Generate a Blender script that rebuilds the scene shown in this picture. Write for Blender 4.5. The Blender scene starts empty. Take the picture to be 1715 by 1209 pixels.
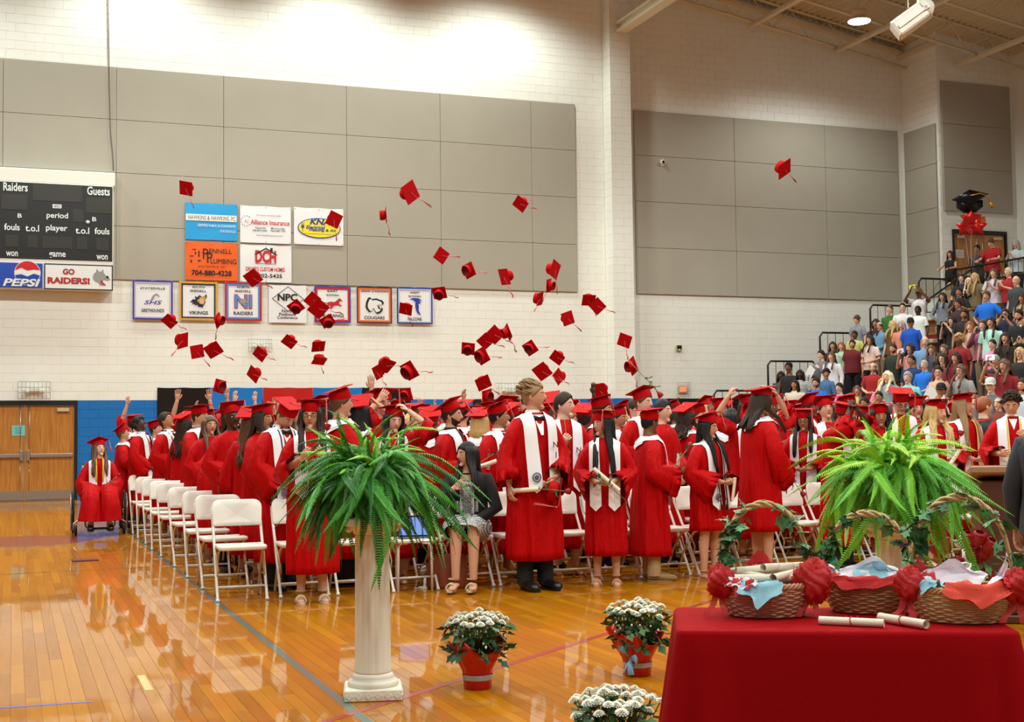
import bpy, bmesh, math, random
import numpy as np
from mathutils import Vector, Matrix, Euler
from mathutils.geometry import tessellate_polygon
random.seed(7); np.random.seed(7)
SC = bpy.context.scene
COL = SC.collection
R_ = math.radians
# ---------------------------------------------------------------- camera
F = 2236.0; CAMZ = 1.38
TH = math.atan(837 / F); PT = math.atan(120.5 / F); RO = 0.0125
_f0 = np.array([math.sin(TH), math.cos(TH), 0]); _r0 = np.array([math.cos(TH), -math.sin(TH), 0]); _u0 = np.array([0, 0, 1.0])
FW = _f0 * math.cos(PT) + _u0 * math.sin(PT); _u1 = _u0 * math.cos(PT) - _f0 * math.sin(PT)
RT = _r0 * math.cos(RO) - _u1 * math.sin(RO); UP = _u1 * math.cos(RO) + _r0 * math.sin(RO)
CAM = np.array([0, 0, CAMZ])
def ray(x, y): return (FW * F + RT * (x - 857.5) - UP * (y - 604.5)) / F
def fl(x, y, z=0.0):
    d = ray(x, y); return CAM + d * ((z - CAMZ) / d[2])
def wl(x, y, Y):
    d = ray(x, y); return CAM + d * (Y / d[1])
def xw(x, y, X):
    d = ray(x, y); return CAM + d * (X / d[0])
def dep(x, y, D): return CAM + ray(x, y) * D
cd = bpy.data.cameras.new('camera'); cam = bpy.data.objects.new('camera', cd); COL.objects.link(cam)
cd.sensor_fit = 'HORIZONTAL'; cd.sensor_width = 36.0; cd.lens = 36.0 * F / 1715.0; cd.clip_end = 200
cam.matrix_world = Matrix(((RT[0], UP[0], -FW[0], 0), (RT[1], UP[1], -FW[1], 0), (RT[2], UP[2], -FW[2], CAMZ), (0, 0, 0, 1)))
SC.camera = cam
# ---------------------------------------------------------------- world, lamps, exposure
SC.view_settings.view_transform = 'Standard'; SC.view_settings.look = 'None'
SC.view_settings.gamma = 1.0; SC.view_settings.use_curve_mapping = False
SC.view_settings.exposure = 0.12
wd = bpy.data.worlds.new('hall_ambience'); SC.world = wd; wd.use_nodes = True
wd.node_tree.nodes['Background'].inputs[0].default_value = (0.90, 1.0, 1.0, 1)
wd.node_tree.nodes['Background'].inputs[1].default_value = 0.16
LAMPZ = 11.3
def bay_or_fill_light(x, y, z, power, cone=140, blend=0.35, col=(0.95, 1.0, 0.93)):
    l = bpy.data.lights.new('bay_or_fill_light', 'SPOT'); l.energy = power; l.color = col
    l.spot_size = R_(cone); l.spot_blend = blend; l.shadow_soft_size = 0.3
    o = bpy.data.objects.new('bay_or_fill_light', l); COL.objects.link(o); o.location = (x, y, z)
    return o
for gx in (-3.0, 2.6, 7.2, 11.4):
    bay_or_fill_light(gx, 29.4, 13.4, 950, 136, 0.6, (0.92, 1.0, 0.92))
bay_or_fill_light(20.2, 28.35, 11.6, 650, 158, 0.6)
for gy in (22.5, 16.0, 9.5, 3.0, -3.5):  # last row is fill added behind the camera to brighten table and faces
    for gx in (-4.0, 2.0, 8.0, 14.0):
        bay_or_fill_light(gx, gy, LAMPZ, 1250 if gy > 20 and gx < 10 else 930, 168 if gy > 20 and gx < 10 else 140)
for gy in (22.0, 14.0):
    bay_or_fill_light(20.0, gy, LAMPZ, 700)
# ---------------------------------------------------------------- materials
MATS = {}
def nt(m): return m.node_tree.nodes, m.node_tree.links
def mat(name, col, rough=0.6, metal=0.0, spec=0.5, bump=0.0, bscale=60.0, var=0.0, vscale=6.0, emit=0.0, sheen=0.0, coat=0.0, trans=0.0, alpha=1.0, sub=0.0):
    if name in MATS: return MATS[name]
    m = bpy.data.materials.new(name); m.use_nodes = True; n, l = nt(m); b = n['Principled BSDF']
    b.inputs['Roughness'].default_value = rough; b.inputs['Metallic'].default_value = metal
    b.inputs['Specular IOR Level'].default_value = spec
    c = (*col, 1)
    b.inputs['Base Color'].default_value = c
    if sheen: b.inputs['Sheen Weight'].default_value = sheen; b.inputs['Sheen Tint'].default_value = c
    if coat: b.inputs['Coat Weight'].default_value = coat; b.inputs['Coat Roughness'].default_value = 0.1
    if trans: b.inputs['Transmission Weight'].default_value = trans
    if alpha < 1: b.inputs['Alpha'].default_value = alpha
    if emit: b.inputs['Emission Color'].default_value = c; b.inputs['Emission Strength'].default_value = emit
    if var or bump:
        tc = n.new('ShaderNodeTexCoord')
        if var:
            nz = n.new('ShaderNodeTexNoise'); nz.inputs['Scale'].default_value = vscale; nz.inputs['Detail'].default_value = 4
            l.new(tc.outputs['Object'], nz.inputs['Vector'])
            mx = n.new('ShaderNodeMix'); mx.data_type = 'RGBA'
            mx.inputs['A'].default_value = (*[max(0, v * (1 - var)) for v in col], 1); mx.inputs['B'].default_value = (*[min(1, v * (1 + var)) for v in col], 1)
            l.new(nz.outputs['Fac'], mx.inputs['Factor']); l.new(mx.outputs['Result'], b.inputs['Base Color'])
        if bump:
            nb = n.new('ShaderNodeTexNoise'); nb.inputs['Scale'].default_value = bscale; nb.inputs['Detail'].default_value = 3
            l.new(tc.outputs['Object'], nb.inputs['Vector'])
            bp = n.new('ShaderNodeBump'); bp.inputs['Strength'].default_value = bump; bp.inputs['Distance'].default_value = 0.01
            l.new(nb.outputs['Fac'], bp.inputs['Height']); l.new(bp.outputs['Normal'], b.inputs['Normal'])
    MATS[name] = m; return m
def s2l(r, g, b):
    f = lambda v: (v / 255 / 12.92) if v <= 10 else ((v / 255 + 0.055) / 1.055) ** 2.4
    return (f(r), f(g), f(b))
def cm(r, g, b, rough=0.8, **k):
    return mat('colour_%d_%d_%d' % (r, g, b), s2l(r, g, b), rough, **k)
# ---------------------------------------------------------------- mesh builder
class MB:
    def __init__(s): s.v = []; s.f = []; s.m = []; s.s = []; s.n = 0
    def add(s, vs, fs, mi=0, smooth=True):
        o = s.n; vs = [tuple(map(float, p)) for p in vs]; s.v += vs; s.n += len(vs)
        for f in fs: s.f.append(tuple(i + o for i in f)); s.m.append(mi); s.s.append(smooth)
        return s
    def box(s, x0, x1, y0, y1, z0, z1, mi=0, M=None, ch=0.0):
        if ch > 0:
            c = ch; P = []; X = (x0, x1); Y = (y0, y1); Z = (z0, z1)
            idx = {}
            for i in (0, 1):
                for j in (0, 1):
                    for k in (0, 1):
                        sx, sy, sz = (1 - 2 * i), (1 - 2 * j), (1 - 2 * k)
                        idx[i, j, k] = len(P)
                        P += [(X[i], Y[j] + sy * c, Z[k] + sz * c), (X[i] + sx * c, Y[j], Z[k] + sz * c), (X[i] + sx * c, Y[j] + sy * c, Z[k])]
            bm = bmesh.new(); vv = [bm.verts.new(p) for p in P]
            r = bmesh.ops.convex_hull(bm, input=vv); bm.verts.index_update()
            V = [tuple(v.co) for v in bm.verts]; Fc = [tuple(v.index for v in f.verts) for f in bm.faces]; bm.free()
            if M is not None: V = [tuple(M @ Vector(p)) for p in V]
            return s.add(V, Fc, mi, False)
        P = [(x0, y0, z0), (x1, y0, z0), (x1, y1, z0), (x0, y1, z0), (x0, y0, z1), (x1, y0, z1), (x1, y1, z1), (x0, y1, z1)]
        if M is not None: P = [tuple(M @ Vector(p)) for p in P]
        return s.add(P, [(0, 3, 2, 1), (4, 5, 6, 7), (0, 1, 5, 4), (1, 2, 6, 5), (2, 3, 7, 6), (3, 0, 4, 7)], mi, False)
    def loft(s, rings, mi=0, cap0=True, cap1=True, smooth=True, closed=True):
        n = len(rings[0]); V = [p for r in rings for p in r]; Fc = []
        nn = n if closed else n - 1
        for k in range(len(rings) - 1):
            for i in range(nn):
                j = (i + 1) % n
                Fc.append((k * n + i, k * n + j, (k + 1) * n + j, (k + 1) * n + i))
        if closed and cap0: Fc.append(tuple(range(n - 1, -1, -1)))
        if closed and cap1: Fc.append(tuple((len(rings) - 1) * n + i for i in range(n)))
        return s.add(V, Fc, mi, smooth)
    def tube(s, path, rad, n=8, mi=0, flat=1.0, up=None, caps=True):
        P = np.array(path, float); K = len(P)
        if np.isscalar(rad): rad = [rad] * K
        T = np.gradient(P, axis=0); T /= np.linalg.norm(T, axis=1)[:, None] + 1e-12
        a = np.array(up if up is not None else ((0, 0, 1) if abs(T[0][2]) < 0.9 else (0, 1, 0)), float)
        rings = []; ang = np.linspace(0, 2 * np.pi, n, endpoint=False)
        for k in range(K):
            a = a - T[k] * (a @ T[k]); nn = np.linalg.norm(a)
            if nn < 1e-6: a = np.cross(T[k], (1, 0.3, 0.2)); nn = np.linalg.norm(a)
            a = a / nn; b = np.cross(T[k], a)
            rings.append(P[k] + rad[k] * (np.outer(np.cos(ang), b) + flat * np.outer(np.sin(ang), a)))
        return s.loft(rings, mi, caps, caps)
    def lathe(s, prof, n=24, c=(0, 0, 0), mi=0, sx=1.0, sy=1.0, caps=True):
        rings = [[(c[0] + r * sx * math.cos(2 * math.pi * i / n), c[1] + r * sy * math.sin(2 * math.pi * i / n), c[2] + z) for i in range(n)] for r, z in prof]
        return s.loft(rings, mi, caps, caps)
    def ell(s, c, r, n=12, m=8, mi=0, M=None):
        rings = []
        for i in range(m + 1):
            t = math.pi * i / m; q = max(math.sin(t), 0.02)
            ring = [Vector((r[0] * q * math.cos(2 * math.pi * j / n), r[1] * q * math.sin(2 * math.pi * j / n), -r[2] * math.cos(t))) for j in range(n)]
            if M is not None: ring = [M @ p for p in ring]
            rings.append([(p[0] + c[0], p[1] + c[1], p[2] + c[2]) for p in ring])
        return s.loft(rings, mi)
    def grid(s, fn, nu, nv, mi=0, smooth=True):
        V = [fn(i / nu, j / nv) for i in range(nu + 1) for j in range(nv + 1)]
        Fc = [(i * (nv + 1) + j, (i + 1) * (nv + 1) + j, (i + 1) * (nv + 1) + j + 1, i * (nv + 1) + j + 1) for i in range(nu) for j in range(nv)]
        return s.add(V, Fc, mi, smooth)
    def poly(s, pts, mi=0, thick=0.0):
        """flat polygon of 3-d points"""
        tr = tessellate_polygon([[Vector(p) for p in pts]])
        return s.add(pts, [tuple(t) for t in tr], mi, False)
    def mesh(s, name):
        me = bpy.data.meshes.new(name); me.from_pydata(s.v, [], s.f)
        me.polygons.foreach_set('use_smooth', s.s); me.polygons.foreach_set('material_index', s.m)
        me.update(); return me
    def build(s, name, mats, parent=None, M=None):
        return link(name, s.mesh(name), mats, parent, M)
def link(name, me, mats, parent=None, M=None, own=False):
    if mats is not None and not isinstance(mats, (list, tuple)): mats = [mats]
    if not me.materials and mats:
        for m in mats: me.materials.append(m)
    o = bpy.data.objects.new(name, me); COL.objects.link(o)
    if mats and own:
        for i, m in enumerate(mats):
            o.material_slots[i].link = 'OBJECT'; o.material_slots[i].material = m
    if parent is not None: o.parent = parent
    if M is not None: o.matrix_local = M
    return o
LABELS = {}
def tag(o, label, cat, group=None, kind=None):
    o['label'] = label; o['category'] = cat
    if group: o['group'] = group
    if kind: o['kind'] = kind
    return o
def struct(o): o['kind'] = 'structure'; return o
def empty(name, loc=(0, 0, 0), rz=0.0, label=None, cat=None, group=None, scale=1.0):
    o = bpy.data.objects.new(name, None); COL.objects.link(o); o.location = loc; o.rotation_euler = (0, 0, rz)
    o.scale = (scale,) * 3; o.empty_display_size = 0.05
    if label: tag(o, label, cat, group)
    return o
def text_mesh(txt, bold=0.0, shear=0.0):
    c = bpy.data.curves.new('lettering', 'FONT'); c.body = txt; c.size = 1; c.offset = bold; c.shear = shear; c.resolution_u = 3
    o = bpy.data.objects.new('t', c); me = bpy.data.meshes.new_from_object(o)
    bpy.data.objects.remove(o); bpy.data.curves.remove(c)
    return me
def lettering(txt, cx, cz, w, h, y, m, parent, bold=0.0, shear=0.0, rot=0.0):
    """text fitted into a w x h box centred at (cx, cz) on a plane facing -y"""
    me = text_mesh(txt, bold, shear); n = len(me.vertices)
    co = np.zeros(n * 3); me.vertices.foreach_get('co', co); co = co.reshape(-1, 3)
    lo = co.min(0); hi = co.max(0); d = hi - lo; d[d < 1e-6] = 1
    q = np.zeros_like(co); q[:, 0] = ((co[:, 0] - lo[0]) / d[0] - .5) * w; q[:, 2] = ((co[:, 1] - lo[1]) / d[1] - .5) * h
    if rot:
        x, z = q[:, 0].copy(), q[:, 2].copy(); q[:, 0] = x * math.cos(rot) - z * math.sin(rot); q[:, 2] = x * math.sin(rot) + z * math.cos(rot)
    q += np.array([cx, y, cz]); me.vertices.foreach_set('co', q.ravel()); me.update(); me.materials.clear()
    return link('lettering', me, m, parent)
def sm(t): t = min(1, max(0, t)); return t * t * (3 - 2 * t)
RED = s2l(196, 16, 22)
# ---------------------------------------------------------------- room materials
def wall_mat():
    m = bpy.data.materials.new('painted_block'); m.use_nodes = True; n, l = nt(m); b = n['Principled BSDF']
    b.inputs['Roughness'].default_value = 0.55; b.inputs['Specular IOR Level'].default_value = 0.3
    g = n.new('ShaderNodeNewGeometry'); sx = n.new('ShaderNodeSeparateXYZ'); l.new(g.outputs['Position'], sx.inputs[0])
    c1 = n.new('ShaderNodeMath'); c1.operation = 'LESS_THAN'; c1.inputs[1].default_value = 2.236; l.new(sx.outputs['Z'], c1.inputs[0])
    mx = n.new('ShaderNodeMix'); mx.data_type = 'RGBA'
    mx.inputs['A'].default_value = (*s2l(240, 240, 233), 1); mx.inputs['B'].default_value = (*s2l(22, 112, 188), 1)
    l.new(c1.outputs[0], mx.inputs['Factor'])
    nz = n.new('ShaderNodeTexNoise'); nz.inputs['Scale'].default_value = 1.3; nz.inputs['Detail'].default_value = 5; l.new(g.outputs['Position'], nz.inputs['Vector'])
    mr = n.new('ShaderNodeMapRange'); mr.inputs['To Min'].default_value = 0.93; mr.inputs['To Max'].default_value = 1.05; l.new(nz.outputs['Fac'], mr.inputs['Value'])
    mu = n.new('ShaderNodeMix'); mu.data_type = 'RGBA'; mu.blend_type = 'MULTIPLY'; mu.inputs['Factor'].default_value = 1
    l.new(mx.outputs['Result'], mu.inputs['A']); l.new(mr.outputs['Result'], mu.inputs['B']); l.new(mu.outputs['Result'], b.inputs['Base Color'])
    nb = n.new('ShaderNodeTexNoise'); nb.inputs['Scale'].default_value = 90; l.new(g.outputs['Position'], nb.inputs['Vector'])
    bp = n.new('ShaderNodeBump'); bp.inputs['Strength'].default_value = 0.12; bp.inputs['Distance'].default_value = 0.004
    l.new(nb.outputs['Fac'], bp.inputs['Height']); l.new(bp.outputs['Normal'], b.inputs['Normal'])
    return m
WALLM = wall_mat()
JOINT = mat('mortar_joint', s2l(196, 190, 174), 0.9)
JOINTB = mat('mortar_joint_blue', s2l(18, 92, 158), 0.9)
PANELM = mat('acoustic_fabric', s2l(172, 166, 153), 0.95, spec=0.1, bump=0.25, bscale=160, var=0.05, vscale=1.5)
TRIMW = mat('panel_edge', s2l(150, 138, 124), 0.9)
BLACKM = mat('black_paint', s2l(16, 13, 13), 0.5)
WHITEM = mat('white_enamel', s2l(236, 233, 226), 0.4)
STEEL = mat('brushed_steel', s2l(190, 186, 178), 0.32, metal=0.9)
CEILM = mat('ceiling_paint', s2l(226, 212, 184), 0.8)
CEILD = mat('ceiling_deck', s2l(206, 192, 164), 0.85)
W = 31.7; PZ0, PZ1 = 5.0, 9.93
DOORS = [(-0.85, 1.37, 2.236), (wl(792, 671, W)[0], wl(888, 671, W)[0], 2.236), (wl(1118, 671, W)[0], wl(1262, 671, W)[0], 2.236)]
OBST = [(a, b, -1, h) for a, b, h in DOORS] + [(-5.0, 13.69, PZ0, PZ1), (15.38, 23.76, PZ0, 9.91), (14.51, 15.10, -1, 20)]
def block_mesh(w, h, c=0.002, d=0.010):
    # front face proud, chamfered towards the joint; local: x right, z up, y=0 front (facing -y)
    a, b = w / 2, h / 2
    V = [(-a + c, 0, -b + c), (a - c, 0, -b + c), (a - c, 0, b - c), (-a + c, 0, b - c),
         (-a, c, -b), (a, c, -b), (a, c, b), (-a, c, b), (-a, d, -b), (a, d, -b), (a, d, b), (-a, d, b)]
    Fc = [(0, 1, 2, 3), (0, 4, 5, 1), (1, 5, 6, 2), (2, 6, 7, 3), (3, 7, 4, 0), (4, 8, 9, 5), (5, 9, 10, 6), (6, 10, 11, 7), (7, 11, 8, 4)]
    return V, Fc
BH = 0.2032; BW = 0.4064; JT = 0.0032
def block_wall(parent, u0, u1, z0, z1, to_world, obst, near, nmax):
    """lay blocks of a running bond on a wall; to_world(u, z) -> Matrix; obst: openings and panels"""
    V, Fc = block_mesh(BW - JT, BH - JT); cache = {}
    stuff = MB(); cells = []
    for r in range(int(round(z0 / BH)), int(math.ceil(z1 / BH))):
        k0 = int(math.floor(u0 / BW)) - 1
        for k in range(k0, int(u1 / BW) + 2):
            a = k * BW + (BW / 2 if r % 2 else 0); b = a + BW
            a, b = max(a, u0), min(b, u1)
            if b - a < 0.05: continue
            parts = [(a, b, r * BH, (r + 1) * BH)]
            for (oa, ob, oc, od) in obst:
                nxt = []
                for (p, q, c, d) in parts:
                    if q <= oa or p >= ob or d <= oc or c >= od: nxt.append((p, q, c, d)); continue
                    if p < oa: nxt.append((p, oa, c, d))
                    if q > ob: nxt.append((ob, q, c, d))
                    if c < oc: nxt.append((max(p, oa), min(q, ob), c, oc))
                    if d > od: nxt.append((max(p, oa), min(q, ob), od, d))
                parts = nxt
            for (p, q, c, d) in parts:
                if q - p > .03 and d - c > .02: cells.append((near((p + q) / 2, (c + d) / 2), p, q, c, d))
    cells.sort(key=lambda t: t[0])
    for i, (q, a, b, za, zb) in enumerate(cells):
        w = (round(b - a - JT, 3), round(zb - za - JT, 3))
        M = to_world((a + b) / 2, (za + zb) / 2)
        if i < nmax:
            if w not in cache:
                mb = MB(); vv, ff = block_mesh(*w); mb.add(vv, ff, 0, False); cache[w] = mb.mesh('block')
            link('block', cache[w], WALLM, parent, M)
        else:
            vv, ff = block_mesh(*w); stuff.add([tuple(M @ Vector(p)) for p in vv], ff, 0, False)
    if stuff.n:
        o = stuff.build('blocks', WALLM, parent); o['kind'] = 'stuff'
# back wall
mb = MB()
mb.box(-9, -0.85, W, W + .3, 0, 14.6); mb.box(-0.85, 1.37, W, W + .3, 2.236, 14.6)
mb.box(1.37, DOORS[1][0], W, W + .3, 0, 14.6)
for i in (1, 2):
    a, b, h = DOORS[i]; mb.box(a, b, W, W + .3, h, 14.6)
    nx = DOORS[2][0] if i == 1 else 24.25
    mb.box(b, nx, W, W + .3, 0, 14.6)
wall_back = struct(mb.build('wall_back', WALLM))
near_b = lambda u, z: math.hypot(math.hypot(u - 0, W), z - 1.4) + (6 if u < -0.4 else 0) + (4 if (z < 2.2 and u > 5) else 0) + max(0, z - 5) * .5
block_wall(wall_back, -0.85, 24.0, 0, 14.0, lambda u, z: Matrix.Translation((u, W - 0.008, z)), OBST, near_b, 300)
def panel(parent, x0, x1, z0, z1, y, seams, rows, axis='x', thick=0.05):
    us = [x0] + [s for s in seams if x0 + .2 < s < x1 - .2] + [x1]
    zs = [z0] + rows + [z1]
    for a, b in zip(us[:-1], us[1:]):
        for c, d in zip(zs[:-1], zs[1:]):
            m_ = MB()
            if axis == 'x': m_.box(a + .004, b - .004, y - thick, y, c + .004, d - .004, ch=0.006)
            else: m_.box(y - thick, y, a + .004, b - .004, c + .004, d - .004, ch=0.006)
            m_.build('acoustic_panel', PANELM, parent)
rws = [PZ0 + 1.2325 * i for i in (1, 2, 3)]
panel(wall_back, -5.0, 13.69, PZ0, PZ1, W - 0.012, [-2.7, -.25, 2.19, 4.63, 7.6, 10.0, 12.45], rws)
panel(wall_back, 15.38, 23.76, PZ0, 9.91, W - 0.012, [18.4, 21.3], rws)
# pilaster
mb = MB(); mb.box(14.525, 15.085, 31.235, W, 0, 14.4)
pil = struct(mb.build('trim_1', WALLM)); V0 = None
def pil_front(u, z): return Matrix.Translation((u, 31.225, z))
def pil_side(u, z): return Matrix.Translation((14.515, u, z)) @ Matrix.Rotation(R_(-90), 4, 'Z')
block_wall(pil, 14.51, 15.10, 0, 13.8, pil_front, [], lambda u, z: z, 70)
block_wall(pil, 31.22, 31.69, 0, 13.8, pil_side, [], lambda u, z: z, 60)
# return wall, upper wall with the landing door, next return
mb = MB(); mb.box(23.97, 24.2, 30.3, W + .3, 0, 14.6); wr = struct(mb.build('wall_right_return', WALLM))
block_wall(wr, 30.12, 31.69, 0, 14.0, lambda u, z: Matrix.Translation((23.96, u, z)) @ Matrix.Rotation(R_(-90), 4, 'Z'), [(30.19, 31.57, PZ0, 9.82)], lambda u, z: -z, 80)
panel(wr, 30.19, 31.57, PZ0, 9.82, 23.955, [], [rws[0], rws[1], rws[2]], 'y')
LAND = 4.6
D2 = (24.32, 26.18, 6.86)
mb = MB(); mb.box(23.97, D2[0], 30.11, 30.4, 0, 14.6); mb.box(D2[1], 30, 30.11, 30.4, 0, 14.6); mb.box(D2[0], D2[1], 30.11, 30.4, D2[2], 14.6); mb.box(D2[0], D2[1], 30.11, 30.4, 0, LAND)
wu = struct(mb.build('wall_right', WALLM))
block_wall(wu, 23.96, 26.6, LAND, 13.4, lambda u, z: Matrix.Translation((u, 30.10, z)), [(D2[0], D2[1], -1, D2[2]), (24.06, 26.42, 7.36, 11.0)], lambda u, z: z, 120)
panel(wu, 24.06, 26.42, 7.36, 11.0, 30.098, [], [8.57, 9.8])
mb = MB(); mb.box(26.57, 26.9, 20, 30.11, 0, 14.6); wf = struct(mb.build('wall_right_far', WALLM))
mb = MB(); mb.box(26.53, 26.57, 28.6, 29.62, 8.5, 9.35); mb.build('banner_board', cm(150, 18, 30), wf)
# ---- doors
OAK = mat('oak_veneer', s2l(196, 132, 52), 0.4, var=0.12, vscale=5, coat=0.3)
def grain(m):
    n, l = nt(m); b = n['Principled BSDF']; g = n.new('ShaderNodeNewGeometry'); mp = n.new('ShaderNodeMapping'); mp.inputs['Scale'].default_value = (22, 22, 1.2)
    l.new(g.outputs['Position'], mp.inputs['Vector']); nz = n.new('ShaderNodeTexNoise'); nz.inputs['Scale'].default_value = 1; nz.inputs['Detail'].default_value = 6; nz.inputs['Distortion'].default_value = 1.2
    l.new(mp.outputs[0], nz.inputs['Vector']); cr = n.new('ShaderNodeValToRGB')
    cr.color_ramp.elements[0].position = .3; cr.color_ramp.elements[0].color = (*s2l(164, 100, 34), 1); cr.color_ramp.elements[1].position = .75; cr.color_ramp.elements[1].color = (*s2l(206, 142, 60), 1)
    l.new(nz.outputs['Fac'], cr.inputs[0]); l.new(cr.outputs[0], b.inputs['Base Color'])
grain(OAK)
def door(name, x0, x1, z0, zt, y, leafm, bars=True, sign=None):
    o = empty(name, ((x0 + x1) / 2, y, z0)); struct(o); w = x1 - x0; h = zt - z0
    m_ = MB(); m_.box(-w / 2, -w / 2 + .06, -.03, .12, 0, h); m_.box(w / 2 - .06, w / 2, -.03, .12, 0, h); m_.box(-w / 2 + .06, w / 2 - .06, -.03, .12, h - .105, h)
    m_.build('door_frame', BLACKM, o)
    for s in (-1, 1):
        a, b = (-w / 2 + .065, -.006) if s < 0 else (.006, w / 2 - .065)
        m_ = MB(); m_.box(a, b, .02, .065, .015, h - .11, ch=.004); lf = m_.build('door_leaf', leafm, o)
        if not bars: continue
        m_ = MB(); m_.box(a + .02, b - .02, .012, .02, .03, .23); m_.build('kick_plate', STEEL, lf)
        m_ = MB(); m_.box(a + .1, b - .03, -.05, -.01, .97, 1.05, ch=.008); m_.box(b - .1 if s < 0 else a + .03, b - .03 if s < 0 else a + .1, -.055, .02, .90, 1.12, ch=.006); m_.box(a + .1 if s > 0 else a + .1, a + .16, -.02, .02, .97, 1.05)
        m_.build('push_bar', STEEL, lf)
        q = b - .09 if s < 0 else a + .09
        m_ = MB(); m_.tube([(q, 0, 1.05), (q, 0, h - .12)], .008, 6); m_.tube([(q, .005, .9), (q, .005, .23)], .006, 6); m_.build('latch_rod', STEEL, lf)
        q = (a + .24) if s < 0 else (b - .24)
        m_ = MB(); m_.box(q - .13, q + .13, -.04, .02, h - .25, h - .17, ch=.006); m_.build('door_closer', mat('closer_grey', s2l(196, 178, 150), .5), lf)
    if sign:
        m_ = MB(); m_.box(sign[0] - x0 - w / 2 - .14, sign[0] - x0 - w / 2 + .14, .012, .016, sign[1] - z0 - .115, sign[1] - z0 + .115); m_.build('notice', sign[2], o)
        for k in range(3): lettering(('NOTICE', 'doors are', 'locked')[k], sign[0] - x0 - w / 2, sign[1] - z0 + .05 - .05 * k, .12 if k else .16, .02, .010, BLACKM, o)
    return o
sg = wl(31, 721, W)
door('door_1', -0.85, 1.37, 0, 2.236, W, OAK, True, (sg[0], sg[2], cm(118, 196, 196)))
CREAM = mat('cream_door', s2l(214, 204, 170), .5)
door('door_2', DOORS[1][0], DOORS[1][1], 0, 2.236, W, CREAM)
door('door_3', DOORS[2][0], DOORS[2][1], 0, 2.236, W, mat('dark_door', s2l(40, 30, 26), .5))
sg = wl(1608, 425, 30.1)
door('door_4', D2[0], D2[1], LAND, D2[2], 30.1, OAK, True, (sg[0], sg[2], cm(225, 215, 210)))
# ---- floor
def floor_mat():
    m = bpy.data.materials.new('maple_floor'); m.use_nodes = True; n, l = nt(m); b = n['Principled BSDF']
    b.inputs['Roughness'].default_value = 0.5; b.inputs['Specular IOR Level'].default_value = 0.05
    b.inputs['Coat Weight'].default_value = 0.7; b.inputs['Coat Roughness'].default_value = 0.03; b.inputs['Coat IOR'].default_value = 1.45
    g = n.new('ShaderNodeNewGeometry'); at = n.new('ShaderNodeAttribute'); at.attribute_name = 'tone'
    mp = n.new('ShaderNodeMapping'); mp.inputs['Scale'].default_value = (40, 2.2, 1); l.new(g.outputs['Position'], mp.inputs['Vector'])
    nz = n.new('ShaderNodeTexNoise'); nz.inputs['Scale'].default_value = 1; nz.inputs['Detail'].default_value = 5; l.new(mp.outputs[0], nz.inputs['Vector'])
    ad = n.new('ShaderNodeMath'); ad.operation = 'MULTIPLY_ADD'; ad.inputs[1].default_value = 0.35; l.new(nz.outputs['Fac'], ad.inputs[0]); l.new(at.outputs['Fac'], ad.inputs[2])
    cr = n.new('ShaderNodeValToRGB'); e = cr.color_ramp.elements; e[0].position = 0.1; e[0].color = (*s2l(150, 86, 0), 1); e[1].position = 1.05; e[1].color = (*s2l(204, 140, 4), 1)
    k = e.new(.55); k.color = (*s2l(180, 114, 0), 1)
    l.new(ad.outputs[0], cr.inputs[0]); l.new(cr.outputs[0], b.inputs['Base Color'])
    n2 = n.new('ShaderNodeTexNoise'); n2.inputs['Scale'].default_value = 2.2; n2.inputs['Detail'].default_value = 2
    mp2 = n.new('ShaderNodeMapping'); mp2.inputs['Scale'].default_value = (4, 1, 1); l.new(g.outputs['Position'], mp2.inputs['Vector']); l.new(mp2.outputs[0], n2.inputs['Vector'])
    bp = n.new('ShaderNodeBump'); bp.inputs['Strength'].default_value = 0.03; bp.inputs['Distance'].default_value = 0.02
    l.new(n2.outputs['Fac'], bp.inputs['Height']); l.new(bp.outputs['Normal'], b.inputs['Coat Normal'])
    return m
FLOORM = floor_mat()
mb = MB(); mb.box(-9, 30, -3, W + .3, -.2, -.003); floor = struct(mb.build('floor', mat('floor_gap', s2l(150, 90, 24), .5)))
PW = 0.075
def plank(mb_, x0, x1, y0, y1):
    g = .0004; x0 += g; x1 -= g; y0 += g; y1 -= g; c = .0008
    mb_.add([(x0 + c, y0 + c, 0), (x1 - c, y0 + c, 0), (x1 - c, y1 - c, 0), (x0 + c, y1 - c, 0), (x0, y0, -.003), (x1, y0, -.003), (x1, y1, -.003), (x0, y1, -.003)],
            [(0, 1, 2, 3), (4, 5, 1, 0), (5, 6, 2, 1), (6, 7, 3, 2), (7, 4, 0, 3)], 0, False)
def toned(me, vals):
    a = me.attributes.new('tone', 'FLOAT', 'FACE'); a.data.foreach_set('value', np.array(vals, np.float32))
cells = []
rg = random.Random(3)
for i in range(int(-2.2 / PW), int(16 / PW)):
    y = 4.6 + rg.random() * 1.2
    while y < 31.6:
        L = rg.choice((.7, 1.0, 1.3, 1.7, 2.1)); y1 = min(y + L, 31.68)
        xm = (i + .5) * PW
        if xm > 1.7 and y > 13 and xm - 1.7 > (y - 13) * 3 + 9: pass
        cells.append((math.hypot(xm - 1.2, (y + y1) / 2 - 6.0) + (3 if xm > 4.2 else 0) + (2 if y + L < 6.1 else 0), i * PW, (i + 1) * PW, y, y1, rg.random())); y = y1
cells.sort()
fs = MB(); tones = []
for k, (q, x0, x1, y0, y1, t) in enumerate(cells):
    t = t * .42 + .08
    if k < 300:
        p = MB(); plank(p, x0, x1, y0, y1); me = p.mesh('floor_board'); toned(me, [t] * 5); link('floor_board', me, FLOORM, floor)
    else: plank(fs, x0, x1, y0, y1); tones += [t] * 5
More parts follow.
